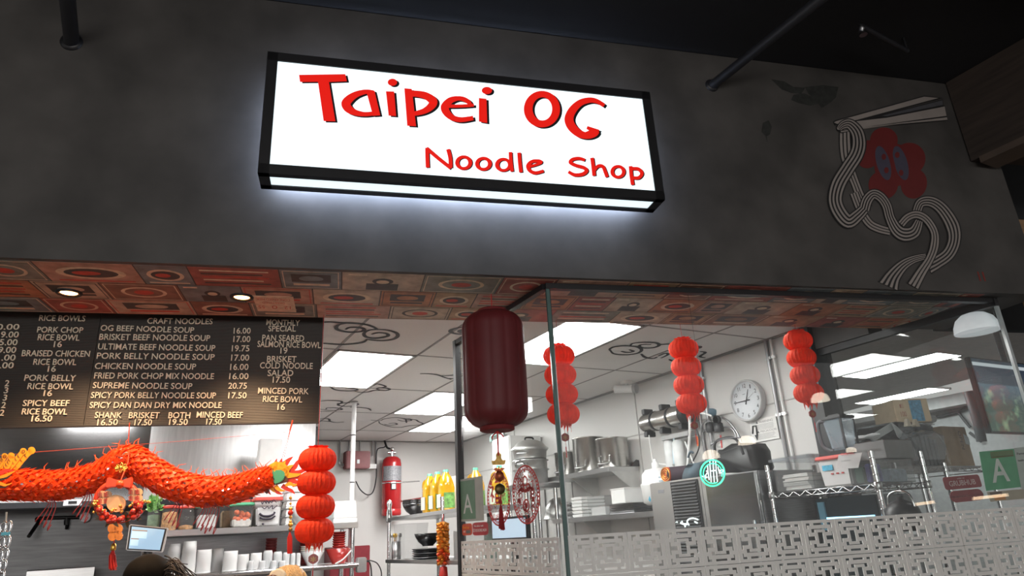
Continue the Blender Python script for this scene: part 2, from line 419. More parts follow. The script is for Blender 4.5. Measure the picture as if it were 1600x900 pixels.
# ------------------------------------------------------------------ ceiling lights
lightm = emis('troffer_diffuser_glow', (1.0, 0.99, 0.97), 22.0)
framew = mat('white_enamel', (0.8, 0.8, 0.8), 0.5)
def troffer(x0, y0, x1, y1, z, label, group, m=lightm, axis=None):
    c = V(((x0 + x1) / 2, (y0 + y1) / 2, z - 0.004))
    t = thing('ceiling_light', c, label, 'ceiling light', group)
    fr = MB()
    for (a, b, cc, d) in ((x0, y0, x1, y0 + .02), (x0, y1 - .02, x1, y1), (x0, y0, x0 + .02, y1), (x1 - .02, y0, x1, y1)):
        fr.box((a, b, z - 0.006), (cc, d, z + 0.02))
    fr.build('frame', framew, t)
    MB().box((x0 + .02, y0 + .02, z - 0.004), (x1 - .02, y1 - .02, z + 0.01)).build('diffuser', m, t)
    return t
GL = 'square lit panels in the kitchen ceiling'
troffer(1.16, 4.61, 1.74, 5.79, ZC, 'glowing ceiling light panel right of the menu board, nearest the opening', GL)
troffer(2.36, 5.80, 2.94, 6.97, ZC, 'glowing ceiling light panel left of the dark red lantern, the upper of two', GL)
troffer(2.96, 6.99, 3.54, 8.16, ZC, 'glowing ceiling light panel left of the dark red lantern, the lower and farther of two', GL)
troffer(2.34, 3.42, 2.93, 4.60, ZC, 'largest glowing ceiling light panel, seen through the front glass right of the lantern', GL)
troffer(-0.64, 5.80, -0.06, 6.97, ZC, 'ceiling light panel hidden behind the menu board on the left', GL)
troffer(0.56, 6.99, 1.14, 8.16, ZC, 'ceiling light panel behind the menu board over the steel hood', GL)
troffer(1.76, 2.95, 2.34, 3.40, ZC, 'added unseen light panel just behind the soffit over the side glass, brightening the kitchen', GL)  # extra panel out of view, added to brighten the kitchen
slim = emis('slim_fill_glow', (1.0, 0.99, 0.97), 26.0)
troffer(3.00, 2.80, 3.50, 3.00, ZC, 'added unseen slim light behind the soffit, brightening the ice machine aisle', None, slim)  # no such fixture known; added to lift the dim front corner
GN = 'light panels in the next room'
nl = emis('next_room_light_glow', (0.98, 1.0, 1.0), 15.0)
troffer(7.02, 3.80, 7.48, 4.95, ZA, 'bright long ceiling light beyond the right glass, upper of the two bright ones', GN, nl)
troffer(8.98, 5.08, 9.46, 6.22, ZA, 'bright long ceiling light beyond the right glass, lower of the two bright ones', GN, nl)

# recessed downlights in the poster soffit, shining on the menu board
for x, y, lab in ((108, 456, 'small recessed downlight in the poster soffit, left one above the menu board'), (378, 463, 'small recessed downlight in the poster soffit, right one above the menu board')):
    p = onZ(x, y, ZS)
    t = thing('downlight', V((p.x, p.y, ZS - 0.012)), lab, 'downlight', 'recessed downlights over the menu board')
    MB().lathe([(0.052, 0.011), (0.052, 0.004), (0.044, 0.0), (0.036, 0.004), (0.036, 0.011)], (p.x, p.y, ZS - 0.012), 24).build('trim_ring', black, t)
    MB().lathe([(0.0, 0.008), (0.034, 0.008)], (p.x, p.y, ZS - 0.012), 20).build('lens', emis('warm_lens_glow', (1.0, 0.72, 0.42), 4.0), t)
    l = bpy.data.lights.new('downlight_beam', 'SPOT'); l.energy = 95; l.color = (1.0, 0.66, 0.38); l.spot_size = math.radians(106); l.spot_blend = 1.0; l.shadow_soft_size = 0.025
    o = bpy.data.objects.new('downlight_beam', l); COL.objects.link(o); o.parent = t; o.location = (0, 0, -0.003)
    o.rotation_euler = (math.radians(8), 0, AF)

# ------------------------------------------------------------------ the lightbox sign
SV0, SV1 = FV - 0.20, FV - 0.06
S0 = onF(417.9, 85.8, SV0); S1 = onF(1014.9, 139.3, SV0); S2 = onF(1040.4, 307.3, SV0); S3 = onF(401.8, 274.6, SV0)
u0, u1 = -1.283, 0.519; z0, z1 = 2.931, 3.531
sign = thing('lightbox_sign', W((u0 + u1) / 2, SV1, z0), 'white lit lightbox sign with red hand-drawn lettering on the dark front wall', 'sign', None, AF)
bw = 0.044
fr = MB()
fr.fbox(u0, u1, SV0, SV1, z1 - bw, z1).fbox(u0, u0 + bw, SV0, SV1, z0, z1).fbox(u1 - bw, u1, SV0, SV1, z0, z1)
fr.fbox(u0, u1, SV0, SV0 + 0.030, z0, z0 + bw).fbox(u0, u1, SV1 - 0.035, SV1, z0, z0 + bw)
fr.fbox(u0 + bw, u1 - bw, SV1 - 0.012, SV1, z0 + bw, z1 - bw)
fr.build('frame', black, sign)
face = emis('sign_face_glow', (0.80, 0.95, 1.0), 1.06)
MB().fbox(u0 + bw, u1 - bw, SV0 + 0.006, SV0 + 0.012, z0 + bw, z1 - bw).build('lit_face', face, sign)
MB().fbox(u0 + bw, u1 - bw, SV0 + 0.032, SV1 - 0.037, z0 + 0.004, z0 + 0.012).build('lit_underside', face, sign)
MB().fbox(u0 + 0.05, u1 - 0.05, SV1 + 0.002, SV1 + 0.008, z0 + 0.05, z1 - 0.05).build('back_light', emis('sign_back_glow', (0.62, 0.75, 1.0), 30.0), sign)
for uu in (-1.0, 0.28): MB().fbox(uu - 0.02, uu + 0.02, SV1 + 0.006, FV, 3.2, 3.3).build('wall_bracket', black, sign)
signred = mat('red_sign_vinyl', (0.78, 0.012, 0.008), 0.4, 0, 0.02, emit=(0.80, 0.012, 0.006), es=0.62)
signblk = mat('black_sign_vinyl', (0.012, 0.013, 0.018), 0.5)
LV = SV0 + 0.006
def spx(x, y, lift): return onF(x, y, LV - lift)
def ell(cx, cy, rx, ry, n=28, rot=0.0):
    c, s = math.cos(rot), math.sin(rot)
    return [(cx + rx * math.cos(a) * c - ry * math.sin(a) * s, cy + rx * math.cos(a) * s + ry * math.sin(a) * c) for a in [2 * PI * i / n for i in range(n)]]
def letter(shapes, name='letter', lab=None, sh=(3.6, 2.2)):
    def mk(dx, dy, l0, l1):
        m = MB()
        for j, sp in enumerate(shapes):
            e = 0.00015 * j
            F = lambda q: onF(q[0] + dx, q[1] + dy, LV - l0 - e)
            if sp[0] == 'p': m.plate([F(q) for q in sp[1]], -FYV, l1)
            elif sp[0] == 's':
                L, R = band2d(sp[1], sp[2], sp[3] if len(sp) > 3 else 6); m.strip([F(q) for q in L], [F(q) for q in R], -FYV, l1)
            elif sp[0] == 'r': m.strip([F(q) for q in sp[1]], [F(q) for q in sp[2]], -FYV, l1, closed=True)
        return m
    o = mk(0, 0, 0.0022, 0.0015).build(name, signred, sign)
    if lab: o['label'] = lab
    mk(sh[0], sh[1], 0.0004, 0.0010).build('letter_shadow', signblk, o)
A = lambda X, Y: (440 + X / 6.43, 90 + Y / 6.43)
B = lambda X, Y: (640 + X / 4.5, 100 + Y / 4.5)
C = lambda X, Y: (720 + X / 3.2147, 60 + Y / 3.2147)
def mp(f, l): return [f(*q) for q in l]
letter([('p', mp(A, [(175, 175), (640, 168), (655, 238), (475, 245), (540, 640), (422, 638), (365, 243), (185, 245)]))], 'letter_t')
letter([('s', mp(A, [(925, 348), (850, 343), (760, 366), (690, 408), (646, 462), (672, 515), (740, 553), (830, 569), (915, 563)]), [5, 6.5, 9, 12, 14.5, 12.5, 9, 6.5, 6]),
        ('p', mp(A, [(848, 330), (933, 335), (990, 580), (918, 586)]))], 'letter_a')
letter([('p', mp(A, [(1048, 340), (1130, 342), (1150, 588), (1075, 583)])), ('p', mp(A, ell(1113, 249, 47, 35)))], 'letter_i')
letter([('p', mp(A, [(1233, 310), (1308, 316), (1350, 690), (1262, 685)])),
        ('s', mp(B, [(8, 208), (60, 211), (118, 226), (165, 264), (148, 300), (100, 332), (34, 350)]), [9, 9.5, 11, 13.5, 11.5, 8.5, 6.5])], 'letter_p')
letter([('s', mp(B, [(452, 290), (360, 296), (270, 297)]), [4.2, 4.6, 5]),
        ('s', mp(B, [(432, 300), (418, 272), (385, 250), (340, 242), (285, 258), (248, 302), (262, 345), (305, 380), (365, 392), (447, 380)]), [4, 6.5, 7, 6.5, 10, 13, 11, 8.5, 7.5, 6.5])], 'letter_e')
letter([('p', mp(B, [(487, 240), (540, 246), (545, 415), (487, 405)])), ('p', mp(B, ell(543, 187, 36, 25)))], 'letter_i')
letter([('r', mp(B, ell(930, 318, 127, 128, 40)), mp(B, ell(933, 316, 69, 82, 40)))], 'letter_o')
letter([('s', mp(B, [(1367, 294), (1325, 266), (1270, 254), (1200, 273), (1145, 325), (1120, 385), (1138, 440), (1190, 488), (1250, 505), (1300, 492), (1318, 470)]), [5.5, 6.5, 8, 10, 12.5, 14, 13.5, 12, 9.5, 9, 8]),
        ('p', mp(B, [(1250, 437), (1335, 464), (1308, 506), (1225, 484), (1262, 468), (1243, 456)]))], 'letter_g')
sm = (1.6, 1.0); wd = [5.6, 5.8, 5.6]
letter([('s', mp(B, [(123, 590), (124, 660), (127, 728)]), [6]), ('s', mp(B, [(118, 592), (200, 662), (290, 733)]), [5.5]), ('s', mp(B, [(270, 600), (285, 660), (288, 730)]), [6])], 'letter_n', sh=sm)
letter([('r', mp(B, ell(380, 694, 60, 51)), mp(B, ell(380, 694, 32, 31)))], 'letter_o', sh=sm)
letter([('r', mp(B, ell(519, 702, 59, 49)), mp(B, ell(519, 702, 31, 29)))], 'letter_o', sh=sm)
letter([('r', mp(B, ell(658, 709, 58, 49)), mp(B, ell(660, 709, 31, 30))), ('s', mp(B, [(708, 620), (712, 690), (720, 756)]), [5.4])], 'letter_d', sh=sm)
letter([('s', mp(B, [(769, 624), (774, 690), (782, 762)]), [5.6])], 'letter_l', sh=sm)
letter([('s', mp(B, [(838, 722), (885, 710), (925, 692), (905, 682), (860, 686), (832, 715), (845, 750), (885, 766), (942, 752)]), [4, 4, 4.5, 5, 5, 6, 5.5, 5, 4.5])], 'letter_e', sh=sm)
letter([('s', mp(B, [(1232, 676), (1190, 664), (1146, 671), (1130, 692), (1165, 712), (1225, 730), (1243, 752), (1215, 775), (1160, 780), (1116, 758)]), [4.5, 4.8, 5, 5.5, 5, 5.2, 6, 5.5, 5.2, 4.6])], 'letter_s', sh=sm)
letter([('s', mp(B, [(1282, 660), (1290, 720), (1297, 786)]), [5.6]), ('s', mp(B, [(1297, 748), (1325, 718), (1358, 722), (1375, 758), (1388, 795)]), [4.5, 5, 5.2, 5.4, 5.2])], 'letter_h', sh=sm)
letter([('r', mp(C, ell(789, 670, 38, 34)), mp(C, ell(789, 670, 20, 20)))], 'letter_o', sh=sm)
letter([('s', mp(C, [(852, 642), (856, 690), (863, 736)]), [5.4]), ('s', mp(C, [(852, 655), (890, 656), (909, 678), (893, 700), (860, 700)]), [4.6, 5.2, 5.6, 5.2, 4.6])], 'letter_p', sh=sm)

# ------------------------------------------------------------------ vintage posters pasted under the soffit
PAL = [('orange', (0.40, 0.165, 0.08)), ('brick red', (0.30, 0.075, 0.055)), ('cream', (0.44, 0.34, 0.25)), ('grey green', (0.20, 0.20, 0.17)),
       ('tan', (0.38, 0.24, 0.14)), ('dusty teal', (0.16, 0.19, 0.20)), ('salmon', (0.42, 0.24, 0.175)), ('rust brown', (0.22, 0.10, 0.065))]
pm = [mat('poster_' + n.replace(' ', '_'), c, 0.55, 0, 0.35, 14) for n, c in PAL]
pdark = mat('poster_dark_ink', (0.045, 0.035, 0.035), 0.55, 0, 0.3, 30); pcream = mat('poster_cream_ink', (0.66, 0.52, 0.37), 0.55, 0, 0.2, 30)
prd = mat('poster_red_ink', (0.50, 0.05, 0.03), 0.55, 0, 0.2, 30)
rows = [(-0.060, 0.165), (0.165, 0.385), (0.385, 0.597)]
rr = random.Random(21)
rown = ['front row', 'middle row', 'back row']
motif = ['a round emblem', 'a dark figure', 'bands of small print', 'a framed picture', 'a bowl picture']
for ri, (va, vb) in enumerate(rows):
    u = -3.62 - 0.08 * ri; k = 0; last = -1; out = 0
    while u < 2.45:
        wdt = rr.choice((0.20, 0.26, 0.31, 0.36)); ub = min(u + wdt, 2.5)
        if ub - u < 0.1: break
        ci = rr.randrange(len(PAL))
        while ci == last: ci = rr.randrange(len(PAL))
        last = ci
        kd = rr.randrange(5)
        mats = [pm[ci], pdark, pcream, prd]
        m = MB(); zz = ZS - 0.0012; du = ub - u; dv = vb - va
        def flat(a, b, c, d, mi, lev): m.fbox(a, b, c, d, zz - 0.0003 * lev, zz + 0.0012, mi)
        flat(u + .003, ub - .003, va + .003, vb - .003, 0, 0)
        ink = 2 if ci in (1, 3, 5, 7) else rr.choice((1, 3))
        g = 0.012
        if kd in (0, 3):
            for (a, b, c, d) in ((u + g, ub - g, va + g, va + g + .004), (u + g, ub - g, vb - g - .004, vb - g), (u + g, u + g + .004, va + g, vb - g), (ub - g - .004, ub - g, va + g, vb - g)): flat(a, b, c, d, ink, 1)
        cu, cv = (u + ub) / 2, (va + vb) / 2
        def disc(c1, c2, r1, r2, mi, lev):
            m.plate([W(c1 + r1 * math.cos(t), c2 + r2 * math.sin(t), zz - 0.0003 * lev) for t in [2 * PI * i / 22 for i in range(22)]], (0, 0, 1), 0.0003, mi)
        if kd == 0:
            disc(cu, cv, du * .3, dv * .3, ink, 1); disc(cu, cv, du * .25, dv * .24, 0, 2); disc(cu, cv, du * .13, dv * .13, 3 if ink != 3 else 2, 3)
        elif kd == 1:
            disc(cu, cv - dv * .05, du * .13, dv * .17, 1, 1); flat(cu - du * .2, cu + du * .2, cv + dv * .08, vb - g, 1, 1); disc(cu, cv - dv * .02, du * .08, dv * .1, 2, 2)
            flat(u + du * .08, u + du * .3, va + .02, va + .035, 2, 1)
        elif kd == 2:
            for q in range(5): flat(u + du * .12, ub - du * (.12 + .1 * rr.random()), va + dv * (.14 + .16 * q), va + dv * (.2 + .16 * q), (ink, 1, 3)[q % 3] if (ink, 1, 3)[q % 3] != 0 else 1, 1)
        elif kd == 3:
            flat(u + du * .18, ub - du * .18, va + dv * .2, va + dv * .62, 1 if ci != 1 else 2, 1); disc(cu, va + dv * .42, du * .2, dv * .14, 0, 2); flat(u + du * .2, ub - du * .2, va + dv * .7, va + dv * .8, ink, 1)
        else:
            disc(cu, cv, du * .36, dv * .3, 2, 1); disc(cu, cv, du * .28, dv * .22, 1, 2); disc(cu - du * .05, cv, du * .15, dv * .1, 3, 3); flat(u + du * .1, ub - du * .1, vb - .03, vb - .018, ink, 1)
        px = toF(W(cu, cv, 0))
        lab = '%s poster with %s, soffit %s, %s from left' % (PAL[ci][0], motif[kd], rown[ri], ORD[k])
        if ub < -2.42 - 0.13 * ri: lab = '%s poster with %s, soffit %s, %s past the left picture edge' % (PAL[ci][0], motif[kd], rown[ri], ORD[out]); out += 1; k -= 1
        o = m.build('poster', mats, None, origin=W(cu, cv, zz)); tag(o, lab, 'poster', 'vintage posters under the soffit')
        u = ub; k += 1
def soffit_print(lines, pxs, col, name, lab, bg, pad=0.0):
    P = [onZ(x, y, ZS - 0.003) for x, y in pxs]          # corners in the photo order: left near .. clockwise
    m = MB(); m.plate(P, (0, 0, 1), 0.0012, 0)
    A0, A1, A2, A3 = P                                   # far-left, far-right, near-right, near-left; text reads upside down from the hall
    X = (A0 - A1); Y = (A3 - A0); wv, hv = X.length, Y.length; X.normalize(); Y.normalize()
    X = V((X.x, X.y, 0)).normalized(); Yt = V((0, 0, -1)).cross(X)
    for j, (t, fx, fy, ww, hh) in enumerate(lines):
        text(m, t, A2 + X * (wv * fx) + Yt * (hv * fy) + V((0, 0, -0.0004)), X, Yt, wv * ww, hv * hh, 0, 1)
    o = m.build('poster', [bg, col]); tag(o, lab, 'poster', 'vintage posters under the soffit')
soffit_print([('CONDENSED MILK', .08, .14, .84, .14), ('SWEETENED', .22, .36, .56, .13), ('12', .08, .62, .16, .2), ('55', .74, .62, .16, .2), ('o', .42, .6, .14, .22)],
             [(403, 486), (463, 488), (458, 464), (394, 462)], prd, 'poster', 'cream poster with upside-down red print reading condensed milk beside the right downlight', pcream)

# ------------------------------------------------------------------ menu board
BV = 0.72
bu0, bu1 = -3.3, toF(onF(500, 600, BV)).x; bz0, bz1 = 2.085, 2.72
boardm = bpy.data.materials.new('ribbed_black_letter_board'); boardm.use_nodes = True
nt = boardm.node_tree; b = nt.nodes['Principled BSDF']; b.inputs['Roughness'].default_value = 0.5
tc = nt.nodes.new('ShaderNodeTexCoord'); wv = nt.nodes.new('ShaderNodeTexWave'); wv.bands_direction = 'Z'; wv.inputs['Scale'].default_value = 75
nt.links.new(tc.outputs['Object'], wv.inputs['Vector'])
cr = nt.nodes.new('ShaderNodeValToRGB'); cr.color_ramp.elements[0].color = (0.020, 0.016, 0.014, 1); cr.color_ramp.elements[1].color = (0.050, 0.040, 0.034, 1)
nt.links.new(wv.outputs['Fac'], cr.inputs['Fac']); nt.links.new(cr.outputs['Color'], b.inputs['Base Color'])
bp = nt.nodes.new('ShaderNodeBump'); bp.inputs['Strength'].default_value = 0.3; bp.inputs['Distance'].default_value = 0.004; nt.links.new(wv.outputs['Fac'], bp.inputs['Height']); nt.links.new(bp.outputs['Normal'], b.inputs['Normal'])
board = thing('menu_board', W((bu0 + bu1) / 2, BV, bz0), 'black letter board menu with ivory letters hanging under the poster soffit', 'menu board', None, AF)
seams = [toF(onF(131, 660, BV)).x]
seams = [bu0, seams[0] - 0.73, seams[0], bu1]
for a, c in zip(seams[:-1], seams[1:]):
    MB().fbox(a + 0.0012, c - 0.0012, BV, BV + 0.02, bz0, bz1).build('board_panel', boardm, board)
fr = MB(); fr.fbox(bu0, bu1 + 0.004, BV - 0.004, BV + 0.024, bz0 - 0.006, bz0)
fr.fbox(bu1, bu1 + 0.006, BV - 0.004, BV + 0.024, bz0, bz1)
fr.build('edge_strip', mat('brown_black_edge', (0.035, 0.028, 0.024), 0.5), board)
for uu in (bu0 + 0.3, -2.0, bu1 - 0.02):
    MB().fbox(uu - 0.004, uu + 0.004, BV + 0.004, BV + 0.012, bz1, 2.79).build('hanger', steel, board)
MENU = [
 ('10.00', -12, 30, 511, 511), ('9.00', 1, 29, 523, 523), ('5.00', -1, 27, 535, 535), ('9.00', -3, 25, 547, 547), ('1.00', -4, 24, 559, 559), ('1.00', -7, 21, 571, 571),
 ('2', 7.5, 14, 599, 599), ('3', 6, 12.5, 610, 610), ('3', 4.5, 10.5, 621.5, 621.5), ('2', 2, 8.5, 633, 633), ('2', -0.5, 6, 645, 645),
 ('RICE BOWLS', 61, 133, 497, 498), ('PORK CHOP', 58, 129.5, 515.3, 516), ('RICE BOWL', 59, 124, 527, 528), ('16', 84, 96.5, 538, 538),
 ('BRAISED CHICKEN', 34, 140, 552, 553), ('RICE BOWL', 52, 119, 565.5, 566), ('16', 74.5, 87, 576.5, 576.5),
 ('PORK BELLY', 38, 118, 590.5, 591), ('RICE BOWL', 43, 114, 603.5, 604), ('16', 68, 81, 614.5, 614.5),
 ('SPICY BEEF', 35.5, 108, 630, 630), ('RICE BOWL', 34, 105, 643, 643.5), ('16.50', 49, 81, 654, 654),
 ('CRAFT NOODLES', 230, 332, 501.5, 502.5), ('OG BEEF NOODLE SOUP', 157, 303, 512.5, 516), ('BRISKET BEEF NOODLE SOUP', 155, 328, 526.5, 528.5),
 ('ULTIMATE BEEF NOODLE SOUP', 153, 336, 541.5, 544), ('PORK BELLY NOODLE SOUP', 151, 335, 556, 558), ('CHICKEN NOODLE SOUP', 148, 306, 572, 573),
 ('FRIED PORK CHOP MIX NOODLE', 147, 334, 587, 588), ('SUPREME NOODLE SOUP', 145, 300, 602, 603.5), ('SPICY PORK BELLY NOODLE SOUP', 142, 337, 617.5, 618),
 ('SPICY DAN DAN DRY MIX NOODLE', 140, 346, 633, 633), ('SHANK', 148, 190, 648.5, 649), ('BRISKET', 201, 249, 649, 649), ('BOTH', 263, 297, 649, 649), ('MINCED BEEF', 307, 379, 648, 648.5),
 ('16.50', 152, 184, 660, 659.5), ('17.50', 210, 237, 660, 660), ('19.50', 264, 293, 659.5, 659.5), ('17.50', 322, 346, 659, 659),
 ('16.00', 365, 391.5, 517, 517), ('17.00', 364.5, 391, 530, 530), ('19.75', 362, 389.5, 544.5, 544.5), ('17.00', 361, 389, 559, 559), ('16.00', 359.5, 388, 573.5, 573.5),
 ('16.00', 358, 388, 588, 588), ('20.75', 356.5, 385.5, 603, 603), ('17.50', 356.5, 385, 618, 618),
 ('MONTHLY', 416, 468, 503.5, 505), ('SPECIAL', 419, 462, 513.5, 514), ('PAN SEARED', 409.5, 475, 528, 529), ('SALMON RICE BOWL', 402, 501, 537.5, 539.5), ('19', 438, 449, 548, 548),
 ('BRISKET', 417, 463, 561, 561.5), ('COLD NOODLE', 406, 488.5, 571, 572), ('SALAD', 418, 458, 583, 583), ('17.50', 426, 453, 593.5, 593.5),
 ('MINCED PORK', 403, 482, 610.5, 611.5), ('RICE BOWL', 410.5, 472, 623.5, 624.5), ('16', 433.5, 445, 636, 636)]
for s, xa, xb, ya, yb in MENU:
    h = 9.0 if ya < 520 else 9.6
    pa = onF(xa, ya + h / 2, BV - 0.001); pb = onF(xb, yb + h / 2, BV - 0.001); pc = onF(xa, ya - h / 2, BV - 0.001)
    X = (pb - pa); wlen = X.length; X.normalize()
    m = MB(); Z = ZV - X * X.z; Z.normalize()
    text(m, s, pa, X, Z, wlen, pc.z - pa.z, 0.005, 0, 0.006)
    m.build('menu_lettering', cream, board)

# ------------------------------------------------------------------ clouds drawn on the kitchen ceiling
inkm = mat('black_cloud_paint', (0.022, 0.024, 0.03), 0.6)
S7 = lambda X, Y: (500 + X / 4.287, 490 + Y / 4.287)
S5 = lambda X, Y: (840 + X / 3.2125, 480 + Y / 3.2125)
S6 = lambda X, Y: (860 + X / 3.636, 430 + Y / 3.636)
def cloud(strokes, lab, wd=0.014):
    m = MB()
    for st in strokes:
        P = spline([onZ(x, y, ZC - 0.0035) for x, y in st], 8); n = len(P); L = []; R = []
        for i, p in enumerate(P):
            t = (P[min(i + 1, n - 1)] - P[max(i - 1, 0)]); t.z = 0
            t = t.normalized() if t.length > 1e-7 else V((1, 0, 0)); nn = V((-t.y, t.x, 0)) * (wd * (0.45 + 0.55 * math.sin(PI * (i + 1) / (n + 1))))
            L.append(p + nn); R.append(p - nn)
        m.strip(L, R, (0, 0, 1), 0.001)
    o = m.build('painted_cloud', inkm); tag(o, lab, 'ceiling painting', 'swirling clouds painted on the ceiling tiles')
cloud([mp(S7, [(-30, 62), (60, 58), (140, 63), (230, 66), (310, 75), (365, 95), (385, 110)]),
       mp(S7, [(290, 110), (270, 122), (200, 125), (135, 115), (108, 98), (125, 76), (175, 66)]), mp(S7, [(170, 108), (195, 95), (240, 93), (285, 100), (296, 112), (270, 124)]),
       mp(S7, [(385, 108), (450, 112), (510, 130), (520, 152), (490, 172), (430, 182), (360, 180), (310, 172)]),
       mp(S7, [(385, 108), (330, 112), (295, 132), (305, 155), (350, 166), (410, 163), (455, 150), (445, 135), (390, 130), (345, 140)]),
       mp(S7, [(315, 172), (290, 192), (230, 203), (140, 208), (60, 204), (-30, 195)])], 'large swirling black cloud painted on the ceiling just right of the menu board')
cloud([mp(S7, [(40, 488), (70, 492), (95, 508), (140, 517), (200, 519), (250, 513), (235, 505), (170, 502)]), mp(S7, [(230, 518), (270, 528), (320, 526), (360, 516), (400, 515), (440, 516), (468, 508), (450, 500), (400, 497), (380, 505), (400, 513)]),
       mp(S7, [(355, 485), (380, 472), (420, 480), (440, 490), (410, 496)])], 'black painted cloud on the ceiling directly below the light panel beside the menu board', 0.012)
cloud([mp(S7, [(0, 588), (50, 583), (110, 584), (145, 590), (140, 600), (112, 603)]), mp(S7, [(260, 608), (240, 600), (180, 598), (130, 605), (125, 615), (170, 622), (230, 618), (260, 608)]), mp(S7, [(200, 628), (250, 628), (320, 636), (342, 650)]),
       mp(S7, [(0, 640), (60, 648), (130, 646), (145, 638), (100, 632), (50, 633), (40, 640)])], 'black painted cloud on the ceiling behind the top of the white pole', 0.013)
cloud([mp(S7, [(0, 705), (30, 703), (60, 708), (68, 722), (110, 730), (160, 726)]), mp(S7, [(0, 720), (40, 722), (68, 724)])], 'small cut-off black cloud painted low on the ceiling left of the white pole', 0.012)
cloud([mp(S7, [(340, 713), (400, 718), (430, 706), (490, 697), (540, 700), (590, 708), (640, 712), (660, 724), (690, 738), (660, 748), (600, 752), (540, 762), (480, 760), (430, 748), (400, 735), (395, 722)]),
       mp(S7, [(520, 712), (560, 722), (610, 716), (600, 706), (560, 708)]), mp(S7, [(575, 710), (580, 732)]), mp(S7, [(430, 742), (470, 748), (515, 742), (500, 734), (460, 736)])], 'outlined black cloud painted on the ceiling right of the white pole', 0.011)
cloud([mp(S7, [(670, 404), (730, 404), (790, 412), (840, 430), (880, 442)]), mp(S7, [(815, 416), (860, 416), (910, 410), (960, 404)]), mp(S7, [(860, 434), (900, 438), (940, 444)])], 'thin curling black cloud painted on the ceiling left of the lantern', 0.012)
cloud([mp(S7, [(980, 92), (930, 96), (880, 110), (878, 125), (920, 138), (985, 140)]), mp(S7, [(990, 105), (945, 110), (935, 122), (970, 130), (1000, 128)])], 'black cloud swirl painted on the ceiling touching the lantern from the left')
cloud([mp(S5, [(370, 222), (362, 212), (385, 200), (440, 195), (500, 200), (522, 215), (500, 232), (440, 240), (385, 235), (368, 222)]), mp(S5, [(420, 222), (450, 228), (480, 222), (460, 214)]), mp(S5, [(465, 195), (480, 182), (540, 177), (595, 180), (610, 192), (580, 204), (530, 205), (510, 195), (530, 188), (570, 188)]),
       mp(S5, [(600, 190), (650, 186), (700, 184)]), mp(S5, [(520, 235), (540, 252), (580, 258), (600, 250)]), mp(S5, [(605, 246), (640, 232), (655, 238), (620, 256)]), mp(S5, [(660, 262), (680, 270), (715, 262), (690, 256)]),
       mp(S6, [(830, 403), (852, 406), (848, 414), (835, 418)]), mp(S6, [(850, 434), (880, 440), (850, 462), (880, 470)])], 'long black cloud painted on the ceiling behind the middle paper garland in the glass booth')

# ------------------------------------------------------------------ dark pipes above the front
pipem = mat('dark_blue_grey_pipe', (0.022, 0.023, 0.028), 0.45)
for (x, y), r, lab in (((112, 66), 0.030, 'dark sprinkler pipe meeting the front wall at the upper left'), ((1112, 134), 0.026, 'dark sprinkler pipe meeting the front wall right of the lit sign')):
    p = onF(x, y, FV)
    e = p + V((0, -2.6, 0.0))
    t = thing('sprinkler_pipe', p, lab, 'pipe', 'sprinkler pipes over the shop front')
    MB().cyl(p + V((0, 0.0, 0)), e, r, 18).build('pipe', pipem, t)
    MB().lathe([(r * 1.5, 0.0), (r * 1.5, 0.006), (r * 1.05, 0.012)], p, 20, ax=-FYV).build('wall_flange', black, t)
    MB().cyl(e + V((0, 0.1, 0)), V((e.x, e.y + 0.1, 3.99)), 0.006, 8).build('hanger_rod', black, t)
p = onZ(1345, 40, 3.9); q = onZ(1418, 80, 3.9)
t = thing('sprinkler_branch', q, 'thin dark sprinkler branch pipe under the hall ceiling at the upper right', 'pipe')
MB().tube([p, q], 0.012, 10).build('pipe', pipem, t)
MB().cyl(V((q.x, q.y, 3.9)), V((q.x, q.y, 3.99)), 0.008, 8).build('hanger_rod', black, t)
MB().lathe([(0.012, 0), (0.016, -0.03), (0.006, -0.035), (0.02, -0.06)], p, 12).build('sprinkler_head', steeld, t)

